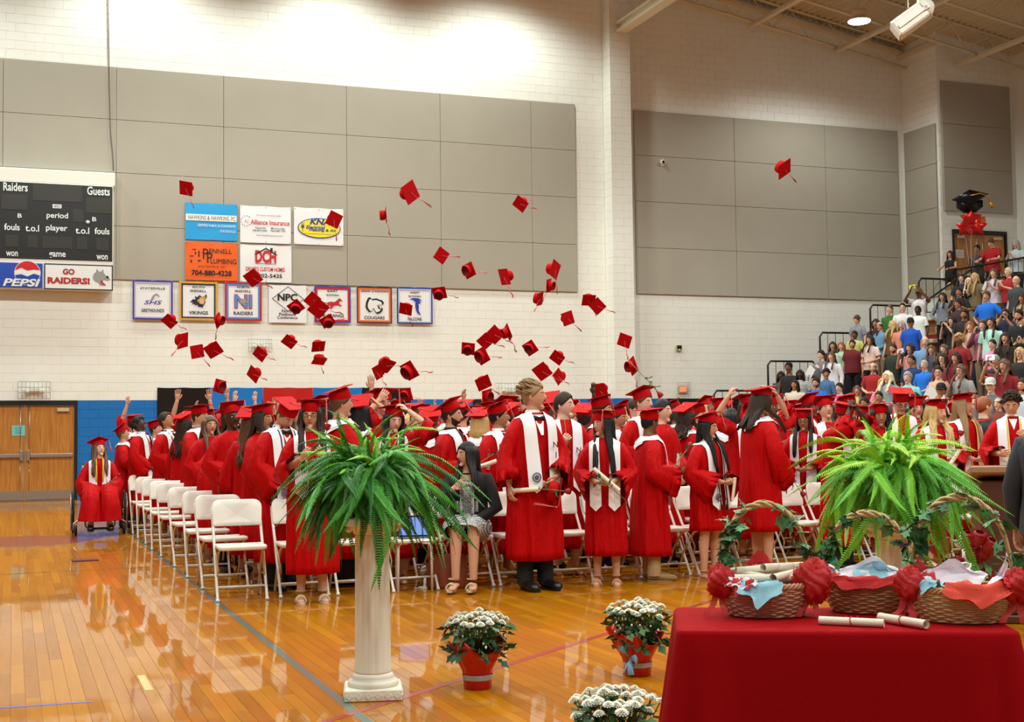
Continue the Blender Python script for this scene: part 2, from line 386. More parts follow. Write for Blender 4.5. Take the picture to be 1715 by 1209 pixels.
me = fs.mesh('floor_boards'); toned(me, tones); o = link('floor_boards', me, FLOORM, floor); o['kind'] = 'stuff'
def line_or_reflection(pts, w, m, z=.0012, name='line_or_reflection'):
    P = np.array([(p[0], p[1]) for p in pts], float); T = np.gradient(P, axis=0); T /= np.linalg.norm(T, axis=1)[:, None]; N = np.stack([-T[:, 1], T[:, 0]], 1) * w / 2
    rings = [[(*(p + n_), z), (*(p - n_), z), (*(p - n_), -.002), (*(p + n_), -.002)] for p, n_ in zip(P, N)]
    m_ = MB(); m_.loft(rings, smooth=False); return m_.build(name, m, floor)
def paint(nm, r, g, b): return mat(nm, s2l(r, g, b), .42, coat=.9)
TEAL = paint('teal_paint', 52, 104, 96); REDP = paint('red_paint', 166, 18, 8)
line_or_reflection([(1.61, 5.2), (1.61, 21)], .05, TEAL)
a = fl(545, 1209); b = fl(1020, 1060); d = (b - a); line_or_reflection([a - d * .3, a, b, b + d * 2.2], .05, REDP, .0014)
line_or_reflection([(-3, 30.75), (12, 30.75)], .05, paint('cream_paint', 222, 205, 150))
line_or_reflection([(-3, 29.3), (12, 29.3)], .45, paint('reflection_grey', 120, 92, 84), .0008)  # wide grey strip: a floor reflection put in as colour
a = fl(-40, 1188); b = fl(155, 1175); line_or_reflection([a, b], .035, paint('blue_tape', 70, 88, 190), .0016)
a = fl(236, 1131); b = fl(250, 1156); line_or_reflection([a, b], .045, paint('yellow_tape', 226, 196, 108), .0016)
line_or_reflection([fl(0, 962), fl(120, 956), fl(250, 950)], .02, BLACKM, .001)
line_or_reflection([fl(165, 866), fl(30, 857), fl(20, 850)], .03, REDP, .001)
cc = fl(40, 906); m_ = MB(); rs = [[(cc[0] + q * (1.0 + .12 * math.sin(3 * t)) * math.cos(t) * 1.0, cc[1] + q * .95 * math.sin(t), zz) for t in np.linspace(0, 6.283, 40, endpoint=False)] for q, zz in ((1, -.001), (1, .001), (.55, .001), (.02, .001))]
m_.loft(rs, smooth=False); m_.build('court_logo', paint('logo_red', 150, 44, 24), floor)
# ---- roof
def roofz(x): return 12.28 + (23.95 - x) * .172
ce = empty('ceiling', (0, 0, 0)); struct(ce)
for i in range(47):
    pass
m_ = MB(); N = 360; xs = np.linspace(-9, 30, 3)
# corrugated deck: ribs run along y, seen from below
V = []; Fc = []; ny = [-3.0, 32.0]; pts = []
x = -9.0
while x < 30:
    z = roofz(x) + .12
    pts += [(x, z), (x + .045, z - .06), (x + .105, z - .06), (x + .15, z)]; x += .2
for yy in ny: V += [(p[0], yy, p[1]) for p in pts]
n_ = len(pts)
m_.add(V, [(i, i + 1, n_ + i + 1, n_ + i) for i in range(n_ - 1)], 0, False); m_.build('roof_deck', CEILD, ce)
m_ = MB(); m_.add([(-9, -3, roofz(-9) + .2), (30, -3, roofz(30) + .2), (30, 32, roofz(30) + .2), (-9, 32, roofz(-9) + .2)], [(0, 1, 2, 3)], 0, False); m_.build('roof_sheet', CEILD, ce)
for jy in (31.35, 29.2, 27.0, 24.8, 22.6, 20.4):
    m_ = MB(); xa, xb = 15.3, 26.4 if jy < 30 else 23.9
    for dz, r in ((.06, .045), (-.62, .045)):
        m_.tube([(xa, jy, roofz(xa) + dz), (xb, jy, roofz(xb) + dz)], r, 4)
    x = xa; k = 0
    while x < xb - .6:
        u, v = (.06, -.62) if k % 2 == 0 else (-.62, .06)
        m_.tube([(x, jy, roofz(x) + u), (x + .6, jy, roofz(x + .6) + v)], .016, 5); x += .6; k += 1
    m_.build('roof_joist', CEILM, ce)
for gx in (18.9, 21.6, 24.6):
    m_ = MB(); z = roofz(gx) - .70; m_.box(gx - .07, gx + .07, 18, 30.0 if gx > 24 else 31.5, z - .05, z); m_.box(gx - .015, gx + .015, 18, 30.0 if gx > 24 else 31.5, z, z + .08); m_.build('roof_bridging', CEILM, ce)
m_ = MB(); m_.box(14.70, 15.0, -3, 31.22, 11.80, 11.86); m_.box(14.82, 14.88, -3, 31.22, 11.86, 12.02); m_.box(14.70, 15.0, -3, 31.22, 12.02, 12.07); m_.build('girder', mat('girder_paint', s2l(232, 224, 200), .6), ce)
m_ = MB(); m_.box(15.3, 23.96, 31.5, 31.69, 12.1, 12.2, M=Matrix(((1, 0, 0, 0), (0, 1, 0, 0), (-.172, 0, 1, .172 * 23.95 + .0), (0, 0, 0, 1)))); m_.build('ledger_angle', CEILM, ce)
m_ = MB(); m_.box(23.84, 23.96, 30.1, 31.69, 12.0, 12.1); m_.build('ledger_angle', CEILM, ce)
# ---------------------------------------------------------------- bleachers
BX0, TR, RS, NR = 15.1, 0.8, LAND / 12, 12
YF, YN = 30.05, 13.0
bl = empty('bleachers', (19, 22, 0), 0, 'tiered wooden bleachers full of spectators on the right', 'bleachers')
TREAD = mat('tread_wood', s2l(150, 104, 52), .5, var=.1); RISER = mat('riser_red', s2l(120, 20, 20), .6); STAIR = mat('stair_cream', s2l(206, 198, 178), .6)
inv = bl.matrix_basis.inverted() if False else Matrix.Translation((-19, -22, 0))
for k in range(NR):
    x = BX0 + TR * k; z = RS * (k + 1)
    m_ = MB(); m_.box(x - .02, x + TR, YN, YF, z - .05, z, ch=.006); m_.build('tread', TREAD, bl, inv)
    m_ = MB(); m_.box(x, x + .03, YN, YF, z - RS, z - .05); m_.build('riser', RISER, bl, inv)
    if k < NR - 1:
        for ya, yb in ((YN, 27.95), (28.95, YF - .1)): m_ = MB(); m_.box(x + .52, x + .78, ya, yb, z + .38, z + .42, ch=.008); m_.box(x + .70, x + .74, ya, yb, z, z + .38); m_.build('bench', TREAD, bl, inv)
m_ = MB(); m_.box(23.9, 26.57, 20, 30.1, LAND - .12, LAND - .001); struct(m_.build('floor_landing', mat('concrete', s2l(150, 144, 134), .8)))
# end rails with black pickets, one per two rows
RAILM = BLACKM
def guard(p, q, h0=.12, n=5, nm='guard_rail', lab='', mid=False):
    o = empty(nm, (p[0], p[1], p[2]), 0, lab, 'railing'); I = Matrix.Translation((-p[0], -p[1], -p[2]))
    p = np.array(p, float); q = np.array(q, float); H = np.array([0, 0, 1.05])
    m_ = MB(); path = [p, p + H * .9, p + H + (q - p) * .06, q + H - (q - p) * .06, q + H * .9, q]; m_.tube(path, .028, 7); m_.build('frame', RAILM, o, I)
    m_ = MB(); m_.tube([p + H * h0, q + H * h0], .018, 6); m_.build('bottom_rail', RAILM, o, I)
    if mid: m_ = MB(); m_.tube([p + H * .62, q + H * .62], .02, 6); m_.build('mid_rail', RAILM, o, I)
    for i in range(1, n):
        c = p + (q - p) * i / n; m_ = MB(); m_.tube([c + H * h0, c + H * .99], .009, 5); m_.build('picket', RAILM, o, I)
    return o
ordn = ['lowest', 'second lowest', 'third', 'fourth', 'fifth', 'highest']
for k in range(6):
    j = 2 * k; x = BX0 + TR * j; z = RS * (j + 1.5)
    guard((x + .05, YF + .04, z), (x + 1.5, YF + .04, z), n=6, lab='black tubular end rail at far side of bleachers, %s of six' % ordn[k])
# aisle stair rail + landing guard rail along the walkway
guard((23.9, 20, LAND), (23.9, 26.2, LAND), n=26, nm='guard_rail', lab='black landing guard rail running forward along top of bleachers', mid=True)
guard((23.95, 26.35, LAND), (23.95, 29.9, LAND), n=18, lab='black landing guard rail in front of upper oak door', mid=True)
st = empty('aisle_steps', (22.4, 28.4, RS * 9), 0, 'cream aisle steps with red riser beside black handrail', 'steps')
I = Matrix.Translation((-22.4, -28.4, -RS * 9))
for k in (7, 8, 9, 10):
    x = BX0 + TR * k; m_ = MB(); m_.box(x + .42, x + .79, 28.0, 28.9, RS * (k + 1) + .002, RS * (k + 1.5), ch=.01); m_.build('step', STAIR, st, I)
hr = empty('handrail', (21.5, 28.0, RS * 8), 0, 'black sloping handrail beside the aisle steps', 'railing'); I = Matrix.Translation((-21.5, -28.0, -RS * 8))
m_ = MB(); m_.tube([(21.4, 28, RS * 9), (21.4, 28, RS * 9 + .95), (23.2, 28, RS * 12 + .85), (23.2, 28, RS * 11)], .028, 7); m_.build('frame', RAILM, hr, I)
# ---------------------------------------------------------------- things on the wall
def at(px, py, Y=W - .1): p = wl(px, py, Y); return p[0], p[2]
# scoreboard
YB = W - .33
x0, zt = at(-45, 300, YB); x1, _ = at(190, 311, YB); _, zb = at(189, 487, YB); _, zs = at(100, 436, YB); _, zh = at(193, 289, YB)
sbx = (x0 + x1) / 2
sb = empty('scoreboard', (0, 0, 0), 0, 'black basketball scoreboard with white captions high on left wall', 'scoreboard')
m_ = MB(); m_.box(x0, x1, YB, W - .06, zb, zt, ch=.015); m_.build('cabinet', WHITEM, sb)
m_ = MB(); m_.box(x0 - .05, x1 + .04, YB + .03, W - .06, zt + .005, zh, ch=.02); m_.build('header', mat('header_white', s2l(226, 224, 214), .5), sb)
DFACE = mat('scoreboard_black', s2l(22, 23, 21), .55); DDIG = mat('digit_window', s2l(44, 41, 36), .5)
m_ = MB(); m_.box(x0 + .02, x1 - .02, YB - .012, YB, zs + .01, zt - .015, ch=.004); m_.build('face_panel', DFACE, sb)
def rect(parent, pts, m, nm, Y, th=.006):
    a = at(pts[0], pts[1], Y); b = at(pts[2], pts[3], Y); m_ = MB(); m_.box(min(a[0], b[0]), max(a[0], b[0]), Y - th, Y, min(a[1], b[1]), max(a[1], b[1])); return m_.build(nm, m, parent)
for r in [(55, 308, 137, 339), (2, 324, 46, 352), (144, 330, 187, 358), (9, 393, 31, 414), (46, 393, 63, 415), (71, 395, 121, 417), (129, 396, 146, 418), (161, 398, 182, 420), (122, 350, 140, 372)]:
    rect(sb, r, DDIG, 'digit_window', YB - .012)
def ltr(parent, txt, px, py, w, h, m, Y, bold=.0, shear=0., rot=0.):
    """px,py centre in photo, w,h in photo pixels"""
    x, z = at(px, py, Y); s = 30 / F * (31.7 / 30) * (1 + .0000 * px); d = np.linalg.norm(wl(px, py, Y) - CAM) ; dd = (wl(px, py, Y) - CAM) @ FW
    ang = math.atan2(x, Y); sx = dd / F / max(.2, math.cos(TH) + 0 * ang); 
    x0_ = at(px - w / 2, py, Y)[0]; x1_ = at(px + w / 2, py, Y)[0]; hh = at(px, py - h / 2, Y)[1] - at(px, py + h / 2, Y)[1]
    return lettering(txt, (x0_ + x1_) / 2, z, x1_ - x0_, hh, Y, m, parent, bold, shear, rot)
SBW = mat('caption_white', s2l(226, 232, 230), .6)
YT = YB - .02
for t, px, py, w, h in [('Raiders', 26, 313, 41, 14), ('Guests', 165, 320, 38, 14), ('period', 96, 362, 36, 12), ('fouls', 20, 380, 26, 11), ('t.o.l', 54, 382, 23, 11), ('player', 95, 383, 36, 13), ('t.o.l', 138, 386, 23, 11), ('fouls', 171, 387, 25, 11), ('won', 20, 425, 20, 8), ('game', 96, 428, 28, 11), ('won', 171, 431, 19, 8), ('B', 33, 361, 7, 7), ('B', 158, 367, 7, 7)]:
    ltr(sb, t, px, py, w, h, SBW, YT, .018)
rect(sb, (88, 342, 103, 349), SBW, 'maker_badge', YB - .012); ltr(sb, 'NEVCO', 95.5, 345.5, 11, 4, DFACE, YB - .022, .01)
m_ = MB(); p = at(147, 372, YB - .02); m_.ell((p[0], YB - .03, p[1]), (.045, .03, .04), 10, 6); m_.build('horn_lamp', SBW, sb)
BLUEP = cm(40, 70, 170, .4); NAVY = mat('navy_print', s2l(28, 40, 110), .6)
rect(sb, (-45, 438, 71, 483), mat('ad_blue', s2l(38, 74, 178), .4, var=.25, vscale=5), 'advert_panel', YB - .004, .02)
def disc(parent, px, py, r, m, Y, nm='emblem', a0=0, a1=6.2832, sx=1.0, th=.004, fn=None):
    x, z = at(px, py, Y); rr = at(px + r, py, Y)[0] - x; m_ = MB()
    pts = [(x + rr * sx * math.cos(t), Y, z + rr * math.sin(t)) for t in np.linspace(a0, a1, 28)] if fn is None else fn(x, z, rr)
    m_.poly(pts); return m_.build(nm, m, parent)
GW = mat('print_white', s2l(232, 232, 230), .5); PR = mat('print_red', s2l(200, 22, 34), .5); PK = mat('print_black', s2l(18, 18, 20), .6); PB = mat('print_blue', s2l(24, 60, 160), .5)
disc(sb, 46, 457, 22, GW, YB - .026)
disc(sb, 46, 457, 21, PR, YB - .030, fn=lambda x, z, r: [(x + r * math.cos(t), YB - .030, z + r * math.sin(t)) for t in np.linspace(.25, 2.95, 18)] + [(x - r * .5, YB - .03, z + r * .42), (x, YB - .03, z + r * .2), (x + r * .5, YB - .03, z + r * .3)])
disc(sb, 46, 457, 21, PB, YB - .030, fn=lambda x, z, r: [(x + r * math.cos(t), YB - .030, z + r * math.sin(t)) for t in np.linspace(3.35, 6.1, 18)] + [(x + r * .5, YB - .03, z - r * .05), (x, YB - .03, z - r * .3), (x - r * .5, YB - .03, z - r * .12)])
ltr(sb, 'PEPSI', 36, 473, 63, 13, GW, YB - .034, .03, .25)
rect(sb, (74, 441, 189, 487), DFACE, 'advert_panel', YB - .004, .016); rect(sb, (76, 443, 187, 485), GW, 'advert_panel', YB - .018, .006)
ltr(sb, 'GO', 115, 455, 20, 10, PK, YB - .026, .05); ltr(sb, 'GO', 115, 455, 20, 10, PR, YB - .030, .02)
ltr(sb, 'RAIDERS!', 115, 470, 71, 11, PK, YB - .026, .05); ltr(sb, 'RAIDERS!', 115, 470, 71, 11, PR, YB - .030, .02)
EMB = {
 'wolf': [(0, .55), (.08, .72), (.18, .80), (.22, 1.0), (.34, .84), (.46, .82), (.60, .98), (.62, .78), (.74, .62), (.98, .44), (1, .34), (.86, .30), (.62, .34), (.56, .24), (.78, .06), (.70, 0), (.42, .02), (.30, .18), (.16, .22), (.02, .36)],
 'jaw': [(.42, .40), (.56, .30), (.56, .22), (.74, .08), (.66, .06), (.46, .12), (.38, .26)],
 'horse': [(0, .62), (.10, .52), (.22, .60), (.34, .66), (.55, .62), (.66, .74), (.78, .92), (.86, 1.0), (.88, .90), (1, .78), (.96, .70), (.84, .74), (.82, .58), (.80, .46), (.96, .34), (.90, .22), (.84, .30), (.70, .36), (.56, .34), (.46, .18), (.36, 0), (.30, .04), (.34, .22), (.30, .34), (.16, .26), (.04, .06), (0, .12), (.10, .34), (.20, .48), (.08, .46)],
 'cat': [(0, .42), (.04, .70), (.14, .92), (.24, .96), (.34, .86), (.60, .90), (.72, .84), (.90, .80), (1, .66), (.96, .56), (.78, .56), (.66, .50), (.72, .36), (.84, .30), (.90, .40), (.94, .24), (.82, .08), (.62, 0), (.52, .12), (.46, .30), (.34, .24), (.30, .12), (.18, .10), (.06, .26)],
 'bird': [(.0, .92), (.30, 1.0), (.62, 1.0), (.80, .94), (.98, .84), (.72, .86), (.94, .74), (.70, .78), (.86, .66), (.66, .70), (.72, .52), (.70, .30), (.88, .02), (.62, .14), (.50, .32), (.44, .56), (.46, .80), (.24, .90)],
 'viking': [(0, .42), (.16, .62), (.30, .60), (.26, .86), (.38, .76), (.52, .92), (.64, .82), (.74, .80), (.92, 1.0), (.94, .78), (.82, .62), (.86, .44), (.78, .24), (.68, .04), (.58, .12), (.46, .10), (.40, .26), (.24, .18), (.30, .32), (.10, .28), (.18, .40)],
 'hound': [(.1, .0), (.2, .4), (.35, .75), (.6, 1), (.8, .95), (1, .55), (.95, .5), (.75, .7), (.55, .72), (.42, .45), (.4, .1)],
}
def emblem(parent, key, px, py, w, h, m, Y, nm='emblem'):
    xa, zc = at(px - w / 2, py, Y); xb, _ = at(px + w / 2, py, Y); hh = at(px, py - h / 2, Y)[1] - at(px, py + h / 2, Y)[1]
    m_ = MB(); m_.poly([(xa + (xb - xa) * u, Y, zc + (v - .5) * hh) for u, v in EMB[key]]); return m_.build(nm, m, parent)
GREY = cm(150, 150, 146)
emblem(sb, 'wolf', 170, 464, 29, 29, GREY, YB - .027); emblem(sb, 'jaw', 171, 466, 24, 24, PR, YB - .031)
disc(sb, 180, 464, 2.2, PK, YB - .031)
cb = MB(); pth = [wl(px, py, W - .09) for px, py in ((181, -20), (182, 60), (183, 140), (185, 220), (189, 262), (190, 286))]; cb.tube(pth, .012, 5)
tag(cb.build('hanging_cable', mat('cable_grey', s2l(110, 100, 88), .7)), 'thin grey cable hanging down the wall panels to the scoreboard', 'cable')
# sponsor banners
def cloth_banner(nm, px0, py0, px1, py1, m, label, Y, border=None, wav=.012, seed=0, cat='banner', grommet=True):
    """px0,py0 top-left, px1,py1 bottom-right in the photograph; hangs on the wall"""
    a = at(px0, py0, Y); b = at(px1, py1, Y); w = b[0] - a[0]; h = a[1] - b[1]; cx = (a[0] + b[0]) / 2; cz = (a[1] + b[1]) / 2
    o = empty(nm, (cx, Y, cz), 0, label, cat); rn = random.Random(seed); ph = rn.random() * 6
    def f(u, v):
        e = math.sin(u * 14 + ph + v * 4) * wav * (1 - v) ** 2 * .6 + math.sin(u * 5 + v * 7 + ph) * wav * .4
        return ((u - .5) * w, -.02 + e * .5, (.5 - v) * h + .006 * math.cos(u * math.pi * 4) * (1 - v))
    m_ = MB(); m_.grid(f, 16, 10); V = list(m_.v); k = len(V); V2 = [(p[0], p[1] + .006, p[2]) for p in V]; m_.add(V2, [tuple(i - 0 for i in q[::-1]) for q in list(m_.f)])
    m_.build('sheet', m, o)
    if border:
        cs, bm_ = border
        for (c, mm, t) in cs:
            t_ = t
            q = MB(); X0, X1, Z0, Z1 = -w / 2 + c, w / 2 - c, -h / 2 + c, h / 2 - c
            for bx in ((X0, X1, Z1 - t_, Z1), (X0, X1, Z0, Z0 + t_), (X0, X0 + t_, Z0 + t_, Z1 - t_), (X1 - t_, X1, Z0 + t_, Z1 - t_)): q.box(bx[0], bx[1], -.034, -.028, bx[2], bx[3])
            q.build('border', mm, o)
    if grommet:
        q = MB()
        for sx in (-1, 0, 1):
            for sz in (-1, 1): q.lathe([(.006, 0), (.014, 0), (.014, .004), (.006, .004)], 8, (0, 0, 0)) if False else q.ell((sx * (w / 2 - .03), -.03, sz * (h / 2 - .03)), (.012, .006, .012), 8, 4)
        q.build('grommets', STEEL, o)
    o['_c'] = (cx, cz); return o
def bl_(o, txt, px, py, w, h, m, bold=0., shear=0.):
    Y = o.location[1]; x, z = at(px, py, Y); x0_ = at(px - w / 2, py, Y)[0]; x1_ = at(px + w / 2, py, Y)[0]; hh = at(px, py - h / 2, Y)[1] - at(px, py + h / 2, Y)[1]
    return lettering(txt, (x0_ + x1_) / 2 - o.location[0], z - o.location[2], x1_ - x0_, hh, -.036, m, o, bold, shear)
def brect(o, r, m, nm='band', y=-.033):
    Y = o.location[1]; a = at(r[0], r[1], Y); b = at(r[2], r[3], Y); m_ = MB(); m_.box(a[0] - o.location[0], b[0] - o.location[0], y, y + .003, b[1] - o.location[2], a[1] - o.location[2]); return m_.build(nm, m, o)
def bemb(o, key, px, py, w, h, m, y=-.037, pts=None):
    Y = o.location[1]; xa, zc = at(px - w / 2, py, Y); xb, _ = at(px + w / 2, py, Y); hh = at(px, py - h / 2, Y)[1] - at(px, py + h / 2, Y)[1]
    m_ = MB(); m_.poly([(xa + (xb - xa) * u - o.location[0], y, zc + (v - .5) * hh - o.location[2]) for u, v in (pts or EMB[key])]); return m_.build('emblem', m, o)
YP = W - .075
VW = mat('vinyl_white', s2l(236, 236, 238), .45); VB = mat('vinyl_cyan', s2l(24, 158, 222), .45); VO = mat('vinyl_orange', s2l(236, 98, 18), .45)
TXG = cm(96, 100, 108)
o = cloth_banner('sponsor_banner', 310, 339, 397, 404, VB, 'bright blue vinyl sponsor banner with white band of thin grey lettering', YP, seed=1)
brect(o, (311, 358, 396, 372.5), GW); bl_(o, 'HAWKINS & HAWKINS, PC', 354.5, 366, 79, 8, TXG); bl_(o, 'CERTIFIED PUBLIC ACCOUNTANTS', 362, 378.5, 64, 4, GW, .01); bl_(o, 'STATESVILLE', 381, 388, 26, 4, GW)
o = cloth_banner('sponsor_banner', 310, 404.5, 398, 471, VO, 'orange vinyl plumbing sponsor banner with black lettering', YP, seed=2)
bl_(o, 'P', 344, 425, 9, 17, PK); bl_(o, 'P', 351, 432, 9, 17, PK); bl_(o, 'ENNELL', 369, 421, 38, 7.5, PK); bl_(o, 'LUMBING', 374, 438, 43, 8, PK); bl_(o, 'STATESVILLE, NC', 355, 447, 46, 3, PK); bl_(o, '704-880-4228', 354, 457.5, 67, 9, PK, .025)
for r in ((322, 417, 328, 418.5), (332, 420, 334, 430), (317, 428, 324, 429.5), (319, 435, 321, 440), (331, 435.5, 336, 437.5), (326, 422, 328, 426)): brect(o, r, PK, 'emblem')
o = cloth_banner('sponsor_banner', 402, 344, 487, 409, VW, 'white vinyl insurance sponsor banner with red name', YP, seed=3)
bl_(o, 'Alliance Insurance', 452, 373, 65, 8, PR, .012); bl_(o, 'AI', 412, 370, 7, 6, cm(226, 160, 160)); bl_(o, 'For all your insurance needs.', 450, 361.5, 41, 3, TXG); bl_(o, 'Statesville', 436, 382, 18, 3.2, TXG, .01); bl_(o, 'Mooresville', 465, 383, 23, 3.2, TXG, .01); bl_(o, '704-873-3947', 435, 386.5, 25, 3.4, TXG, .01); bl_(o, '336-468-1791', 465, 387, 25, 3.4, TXG, .01); bl_(o, 'www.healthinsurance.com', 451, 394.5, 44, 3, TXG)
for t in np.linspace(.9, 5.4, 10):
    x, y = 412 + 8.5 * math.cos(t), 370 - 8.5 * math.sin(t); brect(o, (x - .7, y - .7, x + .7, y + .7), PB, 'emblem')
o = cloth_banner('sponsor_banner', 402, 409.5, 488, 474, VW, 'white vinyl custom homes sponsor banner with red initials under a roof', YP, seed=4)
bl_(o, 'DCH', 444.5, 430, 35, 21, PR, .045); bl_(o, "DRIVER'S CUSTOM HOMES", 444, 451, 65, 7, PR, .02); bl_(o, '704-902-5435', 442, 462, 60, 6.5, PK, .02)
bemb(o, '', 445, 421, 40, 13, PK, pts=[(0, .1), (.5, 1), (.68, .68), (.68, 1), (.78, 1), (.78, .5), (1, .1), (.9, .1), (.5, .82), (.1, .1)]); brect(o, (428, 441, 462, 442.6), NAVY, 'emblem')
o = cloth_banner('sponsor_banner', 492, 347, 575, 412, VW, 'white vinyl electrical sponsor banner with yellow oval', YP, seed=5)
ova = lambda k: [(.5 + .5 * k * math.cos(t), .5 + .5 * k * math.sin(t)) for t in np.linspace(0, 6.2, 30)]
bemb(o, '', 534, 381, 72, 34, PB, -.034, ova(1)); bemb(o, '', 534, 381, 69, 31, mat('print_yellow', s2l(244, 222, 22), .5), -.037, ova(1))
Y2 = -.042
def bl2(*a, **k): q = bl_(*a, **k); q.location.y = -.006; return q
bl2(o, 'KNA', 535, 372, 34, 10, PB, .04, .25); bl2(o, 'Electrical', 528, 381, 32, 6, PB, .03, .2); bl2(o, 'Heating & Air', 540, 386.5, 46, 6, PB, .03, .2); q = brect(o, (508, 391, 560, 393.5), PB, 'emblem', -.042)
for r in ((504, 377, 509, 382), (504.5, 373, 505.5, 377), (507.5, 373, 508.5, 377), (506, 382, 507, 388)): brect(o, r, PB, 'emblem', -.042)
# school banners
YS = W - .06; PURP = mat('border_purple', s2l(66, 52, 160), .5); LAV = cm(196, 186, 214); GOLD = mat('border_gold', s2l(216, 158, 20), .5); NV = mat('border_navy', s2l(24, 26, 62), .5); LB = mat('border_blue', s2l(70, 140, 214), .5); OR = mat('border_orange', s2l(232, 104, 24), .5); RB = mat('border_red', s2l(190, 24, 44), .5)
def school(px0, py0, px1, py1, bord, label, top, bot):
    o = cloth_banner('school_banner', px0, py0, px1, py1, VW, label, YS, (bord, None), .004, int(px0), 'banner', False)
    cx = (px0 + px1) / 2; hgt = py1 - py0
    for i, (t, f) in enumerate(top): bl_(o, t, cx, py0 + hgt * f, len(t) * 3.5 + 3, hgt * .055, PK, .015)
    for t, f, w in bot: bl_(o, t, cx, py0 + hgt * f, w, hgt * .085, PK, .018)
    return o
o = school(222, 469, 289, 536, [(0, PURP, .035), (.04, LAV, .03)], 'white school banner with purple border and grey greyhound emblem', [('STATESVILLE', .21)], [('GREYHOUNDS', .76, 38)]); bl_(o, 'SHS', 256, 506.5, 30, 6.5, PB, .01, .3); bemb(o, 'hound', 259, 497, 17, 11, GREY)
o = school(300, 471, 364, 537, [(0, GOLD, .045), (.05, NV, .03)], 'white school banner with gold and navy border and viking emblem', [('SOUTH', .15), ('IREDELL', .25)], [('VIKINGS', .8, 32)]); bemb(o, 'viking', 333, 504, 30, 24, NV); bemb(o, 'viking', 337, 503, 16, 17, GOLD, -.041); brect(o, (334, 501, 341, 509), cm(222, 176, 150), 'emblem', -.044)
o = school(376, 472, 438, 538, [(0, RB, .045), (.05, LB, .035)], 'white school banner with red and light blue border and interlocked letters', [('NORTH', .14), ('IREDELL', .24)], [('RAIDERS', .8, 32)]); bl_(o, 'NI', 407, 505, 30, 24, RB, .05); bl2(o, 'NI', 407, 505, 28, 22, LB, .01); bemb(o, 'wolf', 408, 505, 14, 12, GREY, -.046)
o = school(450, 477, 513, 541, [], 'plain white conference banner with black diamond outline', [], []); bl_(o, 'NPC', 481, 498, 33, 12, PK, .035); bl_(o, 'North', 481, 521, 19, 5, PK, .012); bl_(o, 'Piedmont', 481, 526.5, 28, 5, PK, .012); bl_(o, 'Conference', 481, 532, 34, 4.5, PK, .012)
bemb(o, '', 482, 500, 54, 42, PK, -.035, [(0, .5), (.5, 1), (1, .5), (.5, 0), (.5, .025), (.97, .5), (.5, .975), (.03, .5), (.5, .025), (.5, 0)])
o = school(526, 479, 587, 541, [(0, PURP, .035), (.035, RB, .04)], 'white school banner with purple and red border and red running horse', [('EAST', .14), ('ROWAN', .25)], [('MUSTANGS', .8, 38)]); bemb(o, 'horse', 558, 508, 30, 19, RB)
o = school(597, 480, 656, 542, [(0, NV, .03), (.03, OR, .045)], 'white school banner with navy and orange border and snarling cat head', [('JESSE CARSON', .14)], [('COUGARS', .84, 34)]); bemb(o, 'cat', 627, 511, 31, 29, PK); bemb(o, 'cat', 627, 511.5, 24, 23, GW, -.041); bemb(o, 'jaw', 634, 511, 16, 16, PK, -.044)
o = school(664, 481, 724, 543, [(0, mat('border_blue2', s2l(36, 52, 150), .5), .035), (.035, cm(186, 200, 226), .03)], 'white school banner with blue border and blue diving bird', [('WEST', .15), ('ROWAN', .25)], [('FALCONS', .86, 23)]); bemb(o, 'bird', 696, 514, 22, 30, mat('bird_blue', s2l(34, 62, 168), .5))
# five big vinyl banners along the blue dado
YV = W - .035
VBK = mat('vinyl_black', s2l(20, 18, 18), .3); VBL = mat('vinyl_blue', s2l(20, 118, 200), .35); VRD = mat('vinyl_red', s2l(190, 26, 26), .35)
for i, (a, b, m, lb) in enumerate([(263, 352, VBK, 'shiny black vinyl banner, left end of the row above the graduates'), (352, 440, VBL, 'blue vinyl banner between the black and red ones on the left'), (440, 524, VRD, 'red vinyl banner in middle of the row on the wall'), (524, 606, VBL, 'blue vinyl banner right of the red one'), (606, 688, VBK, 'black vinyl banner, right end of the row')]):
    a_ = at(a + .3, 649, YV); b_ = at(b - .3, 649.5, YV); o = empty('vinyl_banner', ((a_[0] + b_[0]) / 2, YV, a_[1]), 0, lb, 'banner'); w = b_[0] - a_[0]
    def f(u, v, w=w, i=i): sag = .035 * (abs(math.sin(u * math.pi * 2)) * (1 - v) ** 2); return ((u - .5) * w, -.01 + .02 * math.sin(u * 11 + i * 2 + v * 3) * (.4 + .6 * v) - sag * .6, -v * 1.5 - sag * .3)
    m_ = MB(); m_.grid(f, 20, 10); V = [(p[0], p[1] + .005, p[2]) for p in m_.v]; m_.add(V, [q[::-1] for q in list(m_.f)]); m_.build('sheet', m, o)
    if i == 4:
        m_ = MB(); m_.poly([(-.25, -.06, -.55), (-.19, -.06, -.62), (.25, -.06, -.32), (.2, -.06, -.25)]); m_.build('stripe', cm(120, 112, 108), o)
